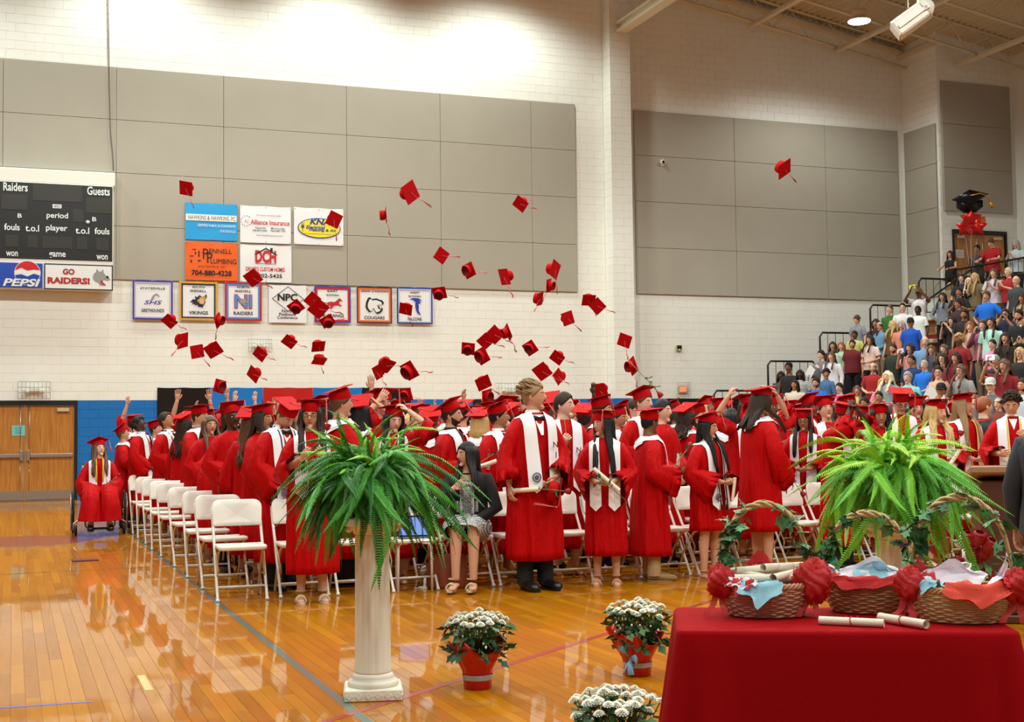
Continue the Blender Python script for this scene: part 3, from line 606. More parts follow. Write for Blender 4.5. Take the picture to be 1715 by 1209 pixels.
# emergency lights in wire cages
CAGE = mat('cage_wire', s2l(150, 144, 130), .5, metal=.5); LENS = mat('lamp_plastic', s2l(228, 226, 216), .3)
def emergency(px, py, lab, s=1.0):
    Y = W - .02; x, z = at(px, py, Y); o = empty('emergency_light', (x, Y, z), 0, lab, 'light'); o.scale = (s, s, s)
    m_ = MB(); m_.box(-.17, .17, -.1, 0, -.05, .07, ch=.02); m_.build('housing', LENS, o)
    for sx in (-1, 1): m_ = MB(); m_.ell((sx * .16, -.11, -.03), (.07, .05, .06), 10, 6); m_.build('lamp_head', LENS, o)
    m_ = MB()
    for k in range(9): xx = -.34 + .085 * k; m_.tube([(xx, 0, .18), (xx, -.2, .18), (xx, -.2, -.2), (xx, 0, -.2)], .004, 4)
    for zz in (.18, .055, -.07, -.2): m_.tube([(-.34, 0, zz), (-.34, -.2, zz), (.34, -.2, zz), (.34, 0, zz)], .005, 4)
    m_.build('wire_cage', CAGE, o)
emergency(57, 653, 'caged twin emergency light above the left oak doors')
emergency(434, 579, 'caged emergency light on the wall behind flying caps, under the school banners', .8)
emergency(852, 654, 'caged twin emergency light above the crowd left of the pilaster')
Y = W - .02; x, z = at(1143, 652, Y); o = empty('exit_sign', (x, Y, z), 0, 'lit exit sign in a wire cage above the right doorway', 'sign')
m_ = MB(); m_.box(-.13, .13, -.05, 0, -.1, .1, ch=.01); m_.build('housing', cm(196, 176, 160), o)
lettering('EXIT', 0, 0, .2, .13, -.056, mat('exit_red', (1, .12, .03), .5, emit=3.2), o, .03)
m_ = MB()
for k in range(7): xx = -.18 + .06 * k; m_.tube([(xx, 0, .18), (xx, -.12, .18), (xx, -.12, -.18), (xx, 0, -.18)], .003, 4)
for k in range(7): zz = -.18 + .06 * k; m_.tube([(-.18, 0, zz), (-.18, -.12, zz), (.18, -.12, zz), (.18, 0, zz)], .003, 4)
m_.build('wire_cage', CAGE, o)
Y = W - .062; x, z = at(1109, 272, Y); o = empty('security_camera', (x, Y, z), 0, 'small white dome security camera on the right wall panel', 'camera')
m_ = MB(); m_.ell((0, -.03, 0), (.075, .06, .075), 14, 8); m_.build('housing', WHITEM, o); m_ = MB(); m_.ell((.0, -.07, .0), (.045, .04, .045), 12, 6); m_.build('dome', BLACKM, o)
m_ = MB(); m_.box(-.03, .03, -.02, .01, -.1, .04); m_.build('mount', WHITEM, o)
Y = W - .02; x, z = at(1136, 583, Y); o = empty('fire_strobe', (x, Y, z), 0, 'small dark square alarm box on the white wall right of the pilaster', 'alarm')
m_ = MB(); m_.box(-.08, .08, -.06, 0, -.07, .07, ch=.01); m_.build('back_box', cm(178, 172, 120), o); m_ = MB(); m_.box(-.065, .065, -.08, -.055, -.02, .07, ch=.006); m_.build('grille', BLACKM, o); m_ = MB(); m_.ell((0, -.07, -.05), (.03, .03, .02), 8, 5); m_.build('lens', cm(226, 222, 206), o)
# hanging lamp + loudspeaker
LP = wl(1439, 36, 28.35); o = empty('high_bay_lamp', LP, 0, 'lit round high bay lamp hanging under the roof joists', 'lamp')
m_ = MB(); m_.lathe([(.05, .0), (.29, -.02), (.30, -.05), (.28, -.05), (.05, -.02)], 24, (0, 0, .06)); m_.build('reflector', cm(226, 222, 214, .3), o)
m_ = MB(); m_.lathe([(.01, -.01), (.275, -.01), (.27, .02), (.01, .03)], 24); m_.build('lens', mat('lamp_glow', (.93, .95, 1), .5, emit=14), o)
m_ = MB(); m_.lathe([(.02, .08), (.19, .09), (.2, .28), (.14, .30), (.02, .30)], 16); m_.build('ballast', cm(226, 196, 170), o); m_ = MB(); m_.tube([(0, 0, .3), (0, 0, 1.0)], .012, 6); m_.build('stem', CEILM, o)
sp = dep(1533, 30, 24.5); o = empty('loudspeaker', sp, R_(-34), 'white loudspeaker box hanging from the roof on a rod', 'speaker')
SPM = mat('speaker_white', s2l(238, 236, 226), .45)
Mx = Matrix.Rotation(R_(-34), 4, 'Y')
m_ = MB(); m_.box(-.42, .22, -.2, .2, -.15, .17, ch=.03, M=Mx); m_.build('cabinet', SPM, o)
m_ = MB(); r2 = [[tuple(Mx @ Vector((.2 + .17 * math.sin(t), yy, .01 + .16 * math.cos(t)))) for t in np.linspace(0, math.pi, 12)] for yy in (-.19, .19)]; m_.loft(r2); m_.build('rounded_back', SPM, o)
m_ = MB(); m_.box(-.36, .24, .205, .235, -.03, .03, M=Mx); m_.box(-.36, .24, -.235, -.205, -.03, .03, M=Mx); m_.box(.18, .27, -.235, .235, -.04, .22, M=Mx); m_.box(-.4, .2, -.03, .03, .18, .21, M=Mx); m_.build('yoke_bracket', SPM, o)
m_ = MB(); m_.tube([(-.12, 0, .2), (-.12, 0, 2.6)], .014, 6); m_.build('hanging_rod', CEILM, o)
m_ = MB(); m_.box(-.44, -.42, -.18, .18, -.13, .15, M=Mx); m_.build('grille', cm(206, 198, 186), o)
# ---------------------------------------------------------------- people
GOWN = mat('gown_satin', s2l(184, 2, 6), 0.65, spec=0.12, bump=0.4, bscale=22)
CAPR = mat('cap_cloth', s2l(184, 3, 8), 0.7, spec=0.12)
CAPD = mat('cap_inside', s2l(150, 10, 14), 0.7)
_n, _l = nt(GOWN); _tc = _n.new('ShaderNodeTexCoord'); _mp = _n.new('ShaderNodeMapping'); _mp.inputs['Scale'].default_value = (11, 11, 1.7); _l.new(_tc.outputs['Object'], _mp.inputs[0])
_nz = _n.new('ShaderNodeTexNoise'); _nz.inputs['Scale'].default_value = 1.6; _nz.inputs['Detail'].default_value = 2; _nz.inputs['Distortion'].default_value = .6; _l.new(_mp.outputs[0], _nz.inputs['Vector'])
_b2 = _n.new('ShaderNodeBump'); _b2.inputs['Strength'].default_value = .5; _b2.inputs['Distance'].default_value = .05; _l.new(_nz.outputs['Fac'], _b2.inputs['Height'])
_b1 = [q for q in _n if q.type == 'BUMP' and q != _b2][0]; _l.new(_b2.outputs['Normal'], _b1.inputs['Normal'])
STOLE = mat('stole_white', s2l(238, 236, 240), 0.5)
TASS = mat('tassel_red_white', s2l(214, 120, 116), 0.8); TASR = mat('tassel_red', s2l(190, 30, 32), 0.8)
SKIN = {'l': mat('skin_light', s2l(226, 180, 154), .55, spec=.35), 'm': mat('skin_tan', s2l(206, 152, 122), .55, spec=.35), 't': mat('skin_olive', s2l(178, 124, 92), .55, spec=.35), 'b': mat('skin_brown', s2l(120, 74, 50), .5, spec=.4), 'd': mat('skin_dark', s2l(74, 46, 34), .5, spec=.4)}
LIP = {'l': cm(186, 96, 88, .45), 'm': cm(170, 88, 76, .45), 't': cm(146, 78, 64, .45), 'b': cm(104, 56, 46, .45), 'd': cm(84, 46, 42, .45)}
HAIRC = {'k': mat('hair_black', s2l(20, 16, 15), .55, spec=.3), 'n': mat('hair_dark_brown', s2l(48, 31, 22), .55, spec=.3), 'b': mat('hair_brown', s2l(92, 60, 36), .5), 'y': mat('hair_blond', s2l(196, 160, 100), .5), 'w': mat('hair_light_brown', s2l(144, 110, 70), .5), 'g': mat('hair_grey', s2l(168, 162, 154), .6), 'r': mat('hair_red', s2l(150, 76, 32), .5), 'p': mat('hair_pale', s2l(226, 210, 176), .5)}
EYEW = mat('eye_white', s2l(236, 232, 226), .3); EYED = mat('eye_iris', s2l(40, 26, 20), .25); TEETH = mat('teeth', s2l(240, 236, 226), .35)
SHOEM = mat('shoe_black', s2l(18, 17, 18), .35); TROU = mat('trouser_black', s2l(20, 20, 24), .8); KHAKI = mat('trouser_khaki', s2l(176, 148, 104), .8)
HC = 1.605                                    # head centre height in a 1.72 m figure
NECK = Vector((0, .02, 1.49))
def arms(kind, s):
    """elbow, wrist, hand direction, palm normal, finger curl, how far the sleeve comes down the forearm; s=+1 left, -1 right"""
    D = {
     'down':  ((.245, .03, 1.12), (.262, -.05, .875), (0, -.2, -1), (-1, 0, 0), .5, .92),
     'clasp': ((.255, .02, 1.13), (.075, -.25, 1.03), (-.85, -.35, -.15), (0, .4, 1), .8, .86),
     'clasplow': ((.25, -.01, 1.13), (.08, -.21, .93), (-.7, -.3, -.6), (0, .6, .5), .8, .9),
     'up':    ((.285, -.06, 1.655), (.225, -.10, 1.90), (-.05, -.05, 1), (0, -1, 0), .12, .05),
     'upout': ((.36, -.06, 1.60), (.42, -.14, 1.83), (.25, -.2, 1), (0, -1, .2), .15, .05),
     'cap':   ((.375, -.14, 1.515), (.165, -.10, 1.685), (-.7, -.05, .6), (-.3, .2, -.9), .6, .25),
     'capfar':((.40, -.10, 1.50), (.27, -.16, 1.73), (-.5, 0, .8), (-.6, .2, -.5), .7, .2),
     'hold':  ((.255, .03, 1.12), (.15, -.26, 1.09), (-.35, -.85, .1), (-1, 0, .2), .9, .86),
     'holdhi':((.255, .0, 1.12), (.10, -.26, 1.24), (-.5, -.5, .6), (-.6, .5, .4), .9, .75),
     'face':  ((.29, -.20, 1.44), (.10, -.17, 1.64), (-.6, .1, .7), (-.3, 1, 0), .4, .45),
     'across':((.27, -.14, 1.17), (.03, -.29, 1.27), (-.95, -.1, .1), (0, 1, 0), .6, .8),
     'clap':  ((.26, -.03, 1.13), (.055, -.29, 1.24), (-.25, -.35, .9), (-1, 0, 0), .15, .3),
     'phone': ((.26, -.14, 1.17), (.075, -.28, 1.46), (-.3, -.15, .9), (-.9, 0, .2), .8, .2),
     'phonehi': ((.30, -.20, 1.42), (.10, -.34, 1.66), (-.3, -.15, .9), (-.9, 0, .2), .8, .2),
     'hip':   ((.36, .08, 1.14), (.20, -.06, 1.0), (-.8, -.2, -.4), (0, .5, .5), .7, .3),
     'lap':   ((.27, -.06, 1.11), (.10, -.27, 1.00), (-.75, -.6, -.15), (0, .2, -1), .8, .86),
     'chin':  ((.24, -.16, 1.13), (.11, -.24, 1.30), (-.7, -.1, .5), (0, .6, -.5), 1.0, .3),
     'rail':  ((.27, -.16, 1.16), (.20, -.40, 1.12), (-.4, -.9, -.1), (0, 0, -1), .8, .2),
    }[kind]
    f = lambda p: np.array((p[0] * s, p[1], p[2]), float)
    return f(D[0]), f(D[1]), f(D[2]), f(D[3]), D[4], D[5]
def headM(hy, hp, hr):
    return Matrix.Translation(NECK) @ Matrix.Rotation(R_(hy), 4, 'Z') @ Matrix.Rotation(R_(hp), 4, 'X') @ Matrix.Rotation(R_(hr), 4, 'Y') @ Matrix.Translation(-NECK) @ Matrix.Translation((0, 0, HC))
def bendM(lean):
    p = Vector((0, 0, .95)); return Matrix.Translation(p) @ Matrix.Rotation(R_(lean), 4, 'X') @ Matrix.Translation(-p)
def bend_pts(V, lean):
    if not lean: return V
    out = []
    for p in V:
        t = sm((p[2] - .82) / .42); M = bendM(lean * t); out.append(tuple(M @ Vector(p)))
    return out
def head_shape(mb, M, n=22, m=16):
    rings = []
    for i in range(m + 1):
        t = math.pi * i / m; z = -math.cos(t); q = max(math.sin(t), .03); ring = []
        for j in range(n):
            a = 2 * math.pi * j / n; dx = math.sin(a); dy = -math.cos(a)
            x = .076 * dx * q; y = .097 * dy * q; zz = .118 * z
            if z < 0:
                k = -z; x *= 1 - .22 * k ** 1.3
                if dy > 0: y *= 1 - .45 * k
                else: y *= 1 + .05 * k
            if dy < 0: y *= .95; y -= .006 * math.exp(-((z - .22) / .12) ** 2) * (-dy) + .0
            ring.append(M @ Vector((x, y + .004, zz)))
        rings.append([tuple(p) for p in ring])
    mb.loft(rings)
    T = lambda p: tuple(M @ Vector(p))
    mb.tube([T((0, -.080, .022)), T((0, -.094, .006)), T((0, -.101, -.014)), T((0, -.105, -.025)), T((0, -.086, -.032))], [.007, .009, .0112, .0125, .009], 8)
    for s in (-1, 1): mb.ell((0, 0, 0), (.011, .019, .031), 8, 6, M=M @ Matrix.Translation((.075 * s, .012, -.008)))
    mb.ell((0, 0, 0), (.028, .02, .018), 8, 6, M=M @ Matrix.Translation((0, -.068, -.098)))
def fingers(mb, Wr, d, nrm, curl, s, k=1.0):
    d = d / np.linalg.norm(d); nrm = nrm - d * (nrm @ d); nrm /= np.linalg.norm(nrm); side = np.cross(d, nrm)
    # thumb is towards +th
    th = side if (np.cross(d, nrm) @ np.array((-s, -.6, .4))) > 0 else -side
    base = Wr + d * .085
    for i, (o, L) in enumerate(((.030, .070), (.010, .078), (-.010, .073), (-.029, .058))):
        a = -math.atan2(o, .25) * -.9 * (1 if curl < .4 else .25); dd = d * math.cos(a) + th * math.sin(a)
        P = [base + th * o - d * .02]; ang = 0; q = base + th * o; P.append(q)
        for sg, f in ((.42, .6), (.33, 1.0), (.25, .9)):
            ang += curl * f * 1.15; q = q + L * sg * (dd * math.cos(ang) + nrm * math.sin(ang)); P.append(q)
        mb.tube(P, [.009, .0092, .0085, .0078, .0055], 6)
    P = [Wr + d * .015 + th * .012, Wr + d * .035 + th * .036, Wr + d * .062 + th * (.056 - .02 * curl) + nrm * .018 * curl, Wr + d * .088 + th * (.062 - .035 * curl) + nrm * .03 * curl]
    mb.tube(P, [.012, .0115, .0095, .006], 6)
BODY = {}
def body_mesh(la, ra, hy=0, hp=0, hr=0, lean=0, vox=.010, sit=0, knee=None):
    key = (la, ra, hy, hp, hr, lean, vox, sit)
    if key in BODY: return BODY[key]
    mb = MB(); M = headM(hy, hp, hr); head_shape(mb, M)
    e = lambda z, w, d, y=0: [(w * math.cos(t), y + d * math.sin(t), z) for t in np.linspace(0, 2 * math.pi, 18, endpoint=False)]
    nb = M @ Vector((0, .022, -.07)); 
    mb.loft([e(.86, .155, .11), e(.95, .165, .112), e(1.05, .14, .1), e(1.15, .14, .1), e(1.27, .165, .112), e(1.36, .178, .1, .005), e(1.415, .13, .075, .012), e(1.45, .07, .06, .018), e(1.50, .053, .054, .018), [tuple(nb + Vector((.05 * math.cos(t), .05 * math.sin(t), 0))) for t in np.linspace(0, 2 * math.pi, 18, endpoint=False)]])
    fing = MB()
    for s, kind in ((1, la), (-1, ra)):
        E, Wr, d, nr, cu, se = arms(kind, s); S = np.array((.168 * s, .01, 1.345)); up = np.array((0, 0, .04)) if E[2] > 1.4 else 0
        S = S + up
        mb.tube([S - np.array((.05 * s, 0, 0)), S, S * .65 + E * .35, E, E * .5 + Wr * .5, Wr], [.045, .047, .043, .037, .035, .026], 10)
        dn = d / np.linalg.norm(d); nr = nr - dn * (nr @ dn); nr /= np.linalg.norm(nr)
        mb.tube([Wr - dn * .01, Wr + dn * .03, Wr + dn * .065, Wr + dn * .092], [.026, .036, .042, .038], 10, flat=.42, up=nr)
        fingers(fing, Wr, d, nr, cu, s)
    foot = MB()
    for s in (-1, 1):
        if sit:
            kx = (knee[0] if s > 0 else knee[1]) if knee else .11
            H = np.array((.085 * s, 0, .90)); K = np.array((kx * s, -.44, .93)); A = np.array((kx * s * 1.0, -.47, .49))
        else:
            H = np.array((.088 * s, 0, .9)); K = np.array((.092 * s, -.012, .49)); A = np.array((.092 * s, .012, .085))
        mb.tube([H + np.array((0, 0, .03)), H * .9 + K * .1, H * .5 + K * .5, K, K * .72 + A * .28 + np.array((0, .012, 0)), K * .3 + A * .7, A], [.085, .088, .072, .056, .055, .042, .036], 12)
        f0 = A + np.array((0, .0, -.02))
        mb.tube([f0 + np.array((0, .05, -.028)), f0 + np.array((0, .0, -.022)), f0 + np.array((.008 * s, -.08, -.032)), f0 + np.array((.012 * s, -.155, -.042)), f0 + np.array((.012 * s, -.19, -.046))], [.026, .038, .040, .038, .02], 10, flat=.55, up=(0, 0, 1))
    tmp = bpy.data.objects.new('tmp', mb.mesh('tmp')); COL.objects.link(tmp)
    rm = tmp.modifiers.new('r', 'REMESH'); rm.mode = 'VOXEL'; rm.voxel_size = vox; rm.use_smooth_shade = True
    sp_ = tmp.modifiers.new('s', 'SMOOTH'); sp_.factor = .5; sp_.iterations = 2
    me = bpy.data.meshes.new_from_object(tmp.evaluated_get(bpy.context.evaluated_depsgraph_get()))
    od = tmp.data; bpy.data.objects.remove(tmp); bpy.data.meshes.remove(od)
    nv = len(me.vertices); co = np.zeros(nv * 3); me.vertices.foreach_get('co', co); V = co.reshape(-1, 3)
    np_ = len(me.polygons); lt = np.zeros(np_, np.int32); me.polygons.foreach_get('loop_total', lt); lv = np.zeros(len(me.loops), np.int32); me.loops.foreach_get('vertex_index', lv)
    Fc = []; k = 0
    for c in lt: Fc.append(tuple(lv[k:k + c].tolist())); k += c
    bpy.data.meshes.remove(me)
    out = MB(); out.add(V.tolist(), Fc); out.add(fing.v, fing.f)
    if sit: out.v = [(x, y, z - .42) for x, y, z in out.v]
    out.v = bend_pts(out.v, lean)
    me = out.mesh('body'); BODY[key] = me; return me
# --- gown
GZ = [(.20, .238, .205), (.5, .232, .195), (.8, .224, .18), (1.0, .217, .165), (1.15, .212, .155), (1.28, .212, .145), (1.36, .207, .13), (1.405, .178, .112), (1.43, .138, .09), (1.45, .095, .077), (1.468, .072, .07)]
def gw(z, slim=1.0):
    a = [g[0] for g in GZ]; f = 1 - (1 - slim) * sm((1.3 - z) / .3)
    return np.interp(z, a, [g[1] for g in GZ]) * f, np.interp(z, a, [g[2] for g in GZ]) * f
def gpt(phi, z, sd, slim=1.0, off=0.0):
    w, d = gw(z, slim); c, s = math.cos(phi), math.sin(phi)
    A = .088 * sm((1.36 - z) / .7) ** .8
    rdg = lambda x: 1 - 2 * abs(math.sin(x)) ** .7
    f = 1 + A * (rdg(4.5 * phi + sd + .6 * math.sin(z * 3 + sd)) * .75 + rdg(7 * phi + 2.3 * sd + z * 1.2) * .55 + math.sin(5 * phi - sd + z * 2) * .5) + .014 * sm((1.3 - z) * 6) * math.sin(31 * phi + sd) * sm((z - .75) * 3)
    if s < -.95: f -= .018 * sm((1.4 - z) * 4) * (abs(s) - .95) / .05
    w += off; d += off
    return (w * f * math.copysign(abs(c) ** .88, c), d * f * math.copysign(abs(s) ** .88, s) + .012, z)
GOWNS = {}
def gown_mesh(la, ra, lean=0, hem=.42, sd=0.0, slim=1.0, sit=0, n=72, knee=(.11, .11)):
    key = (la, ra, lean, hem, sd, slim, sit)
    if key in GOWNS: return GOWNS[key]
    mb = MB(); phis = np.linspace(0, 2 * math.pi, n, endpoint=False)
    z0 = .93 if sit else hem
    zs = list(np.linspace(z0, 1.3, 16)) + [1.33, 1.36, 1.385, 1.405, 1.42, 1.435, 1.452, 1.468]
    rings = [[gpt(p, z0 + .1, sd, slim, -.03) for p in phis], [gpt(p, z0 + .001, sd, slim, -.008) for p in phis]] + [[gpt(p, z, sd, slim) for p in phis] for z in zs] + [[gpt(p, 1.45, sd, slim, -.012) for p in phis]]
    mb.loft(rings, cap0=False, cap1=False)
    if sit:
        for s in (-1, 1):
            kx = knee[0] if s > 0 else knee[1]
            ph = sd + s; P = []; rad = []
            pth = [(.08 * s, .04, .95), (.10 * s, -.15, .955), (kx * s, -.35, .97), (kx * s, -.46, .94), (kx * s * 1.05, -.515, .86), (kx * s * 1.08, -.53, .74), (kx * s * 1.1, -.54, .62), (kx * s * 1.12, -.545, .56)]
            rr = [.15, .145, .13, .12, .13, .145, .16, .17]
            t0 = mb.n; nn = 28; m2 = MB(); m2.tube(pth, rr, nn, flat=.95, caps=False)
            V = []
            for k, p in enumerate(m2.v):
                r = k // nn; j = k % nn; c = np.array(pth[r]); f = 1 + (.07 * (r / 7)) * math.sin(j * 2 * math.pi / nn * 5 + ph); V.append(tuple(c + (np.array(p) - c) * f))
            mb.add(V, m2.f)
    for s, kind in ((1, la), (-1, ra)):
        E, Wr, d, nr, cu, se = arms(kind, s); S = np.array((.155 * s, .012, 1.365)); raised = E[2] > 1.4
        S0 = np.array((.09 * s, .012, 1.34))
        if raised: S = S + np.array((.01 * s, 0, .03))
        end = E + (Wr - E) * se; path = [S0, S, S * .66 + E * .34, S * .33 + E * .67, E]
        if se > .15: path += [E + (end - E) * t for t in (.33, .66, 1.0)]; rad = [.078, .084, .084, .084, .086, .095, .108, .120]
        else: path += [end]; rad = [.078, .084, .088, .095, .105, .112]
        P = np.array(path); T = np.gradient(P, axis=0); T /= np.linalg.norm(T, axis=1)[:, None]; g = np.array((0, 0, -1.0)); Q = []
        for k in range(len(P)):
            gp = g - T[k] * (g @ T[k]); Q.append(P[k] + gp * max(0, rad[k] - .06) * .7)
        m2 = MB(); nn = 26; m2.tube(Q, rad, nn, flat=.9, caps=False)
        m2v = []
        for k, p in enumerate(m2.v):
            r = k // nn; j = k % nn; c = np.array(Q[r]); a = j * 2 * math.pi / nn
            f = 1 + min(.13, .03 * r) * ((1 - 2 * abs(math.sin(2 * a + sd + s + r * .45)) ** .7) * .6 + math.sin(7 * a + 2 * sd + r * .9) * .5) + .03 * math.sin(r * 2.6 + 3 * math.cos(a + sd)) * (r > 1)
            dv = (np.array(p) - c) * f; gp = g - T[r] * (g @ T[r]); gl = np.linalg.norm(gp)
            if gl > .2: gp = gp / gl; dn_ = dv @ gp; dv = dv + gp * max(0, dn_) * .75 * gl * sm((r - 2) / 4)
            m2v.append(tuple(c + dv))
        K = len(Q); inner = [tuple(np.array(Q[K - 1]) + (np.array(p) - Q[K - 1]) * .93 - T[K - 1] * .10) for p in m2v[(K - 1) * nn:]]
        mb.add(m2v + inner, m2.f + [((K - 1) * nn + i, (K - 1) * nn + (i + 1) % nn, K * nn + (i + 1) % nn, K * nn + i) for i in range(nn)])
    if sit: mb.v = [(x, y, z - .42) for x, y, z in mb.v]
    mb.v = bend_pts(mb.v, lean); me = mb.mesh('gown'); GOWNS[key] = me; return me
def stole_mesh(lean=0, zb=.80, sd=0.0, slim=1.0, sit=0):
    key = ('st', lean, zb, sd, slim, sit)
    if key in GOWNS: return GOWNS[key]
    mb = MB(); zsamp = np.linspace(.6, 1.468, 200)
    def surf(x, z, back, off):
        w, d = gw(z, slim); w += off; d += off; q = min(.999, abs(x) / w); c = q ** (1 / .88); s = math.sqrt(max(0, 1 - c * c)) ** .88
        return d * s * (1 if back else -1) * (1.02) + .012
    def ztop(x):
        zz = [z for z in zsamp if gw(z, slim)[0] + .008 > abs(x) + .004]; return max(zz)
    for s in (-1, 1):
        cols = []
        for j in range(5):
            u = j / 4; pts = []
            xt = .055 + u * .10; zt = min(ztop(xt), 1.468); xbm = .035 + u * .115
            zend = zb - .055 * (1 - abs(u - .5) * 2)
            for k in range(19):
                t = k / 18; z = zend + (zt - zend) * t; xx = xbm + (xt - xbm) * sm(t); z_ = min(z, ztop(xx))
                y = surf(xx, z_, False, .014 + .014 * (1 - t)); pts.append((xx * s, y - .004 - .018 * sm((1.28 - z_) * 2) * 1.0, z_ + (.006 if t > .9 else 0)))
            for k in range(1, 8):
                t = k / 7; z = zt - (zt - (1.385 - .02 * (1 - u))) * t; xx = xt * (1 - t * .75 * (1 - u * .5)); z_ = min(z, ztop(xx)); pts.append((xx * s, surf(xx, z_, True, .016), z_ + .006))
            cols.append(pts)
        n = len(cols[0]); V = [p for c in cols for p in c]
        Fc = [((j * n + k), ((j + 1) * n + k), ((j + 1) * n + k + 1), (j * n + k + 1)) for j in range(4) for k in range(n - 1)]
        mb.add(V, Fc)
    # back of the neck
    V = []; nx = 9
    for i in range(nx):
        x = -.135 + .27 * i / (nx - 1)
        for k in range(4):
            zt = min(ztop(x) if abs(x) > .05 else 1.462, 1.462); zl = 1.33 + .06 * abs(x) / .135; z = zt + (zl - zt) * k / 3; V.append((x, surf(x, z, True, .016), z))
    mb.add(V, [(i * 4 + k, i * 4 + k + 1, (i + 1) * 4 + k + 1, (i + 1) * 4 + k) for i in range(nx - 1) for k in range(3)])
    if sit: mb.v = [(x, y, z - .42) for x, y, z in mb.v]
    mb.v = bend_pts(mb.v, lean); me = mb.mesh('stole'); GOWNS[key] = me; return me
# --- caps
def mk_cap():
    b = .123; out = {}
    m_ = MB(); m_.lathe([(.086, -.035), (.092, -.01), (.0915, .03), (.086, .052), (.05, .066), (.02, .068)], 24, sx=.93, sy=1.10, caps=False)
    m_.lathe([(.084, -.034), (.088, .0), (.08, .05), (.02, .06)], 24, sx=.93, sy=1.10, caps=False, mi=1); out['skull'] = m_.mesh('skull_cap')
    m_ = MB(); m_.box(-b, b, -b, b, .066, .073, ch=.002); out['board'] = m_.mesh('board')
    m_ = MB(); m_.ell((0, 0, .074), (.012, .012, .006), 10, 5); out['button'] = m_.mesh('button')
    def tassel(path, n=9):
        m2 = MB(); m2.tube(path[:4], .003, 5); P = [np.array(q, float) for q in path[3:]]
        rn = random.Random(2); L = len(P)
        m2.ell(tuple(P[0]), (.008, .008, .012), 8, 5)
        for i in range(n):
            o = np.array([rn.uniform(-1, 1) for _ in range(3)]) * .012
            m2.tube([P[k] + o * (k / (L - 1)) * 1.1 for k in range(L)], [.0035] * (L - 1) + [.002], 4, mi=i % 2)
        return m2.mesh('tassel')
    out['tas'] = tassel([(0, 0, .077), (.06, -.05, .076), (.118, -.10, .076), (.128, -.108, .06), (.130, -.112, 0), (.129, -.11, -.06), (.13, -.11, -.13)])
    out['tasf'] = tassel([(0, 0, .077), (.07, .03, .078), (.13, .07, .085), (.17, .10, .10), (.22, .12, .12), (.27, .16, .11), (.31, .17, .13)])
    return out
CAPM = mk_cap()
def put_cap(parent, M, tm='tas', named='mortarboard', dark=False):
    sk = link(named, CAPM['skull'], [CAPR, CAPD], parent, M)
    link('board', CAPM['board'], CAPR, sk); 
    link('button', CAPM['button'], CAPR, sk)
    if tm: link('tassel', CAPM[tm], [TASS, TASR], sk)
    return sk
# --- hair, in head space (origin head centre, -y face); long locks hang in body space
HAIRS = {}
def hair_shell(mb, M, vol=1.06, top=1.06, front=.42, side=-.25, back=-.62, rough=.0, seed=0, th0=.02):
    rn = random.Random(seed); n, m = 26, 9; rings = []
    for k in range(m + 1):
        u = k / m; ring = []
        for j in range(n):
            a = 2 * math.pi * j / n; ca = math.cos(a)      # 1 at the front
            zlo = side + (front - side) * max(0, ca) ** 1.2 if ca > 0 else side + (back - side) * (-ca) ** .8
            th1 = math.acos(max(-1, min(1, zlo))); th = th0 + (th1 - th0) * u
            z = math.cos(th); q = math.sin(th); f = vol + (top - vol) * max(0, z) + rough * (rn.random() - .5)
            x = .078 * math.sin(a) * q * f; y = -.099 * ca * q * f; zz = .118 * z * f
            if z < 0 and ca < 0: y *= 1 - .30 * (-z)
            ring.append(tuple(M @ Vector((x, y + .006, zz))))
        rings.append(ring)
    rings.append([tuple(M @ (M.inverted() @ Vector(p) * .9)) for p in rings[-1]])
    mb.loft(rings, cap1=False)
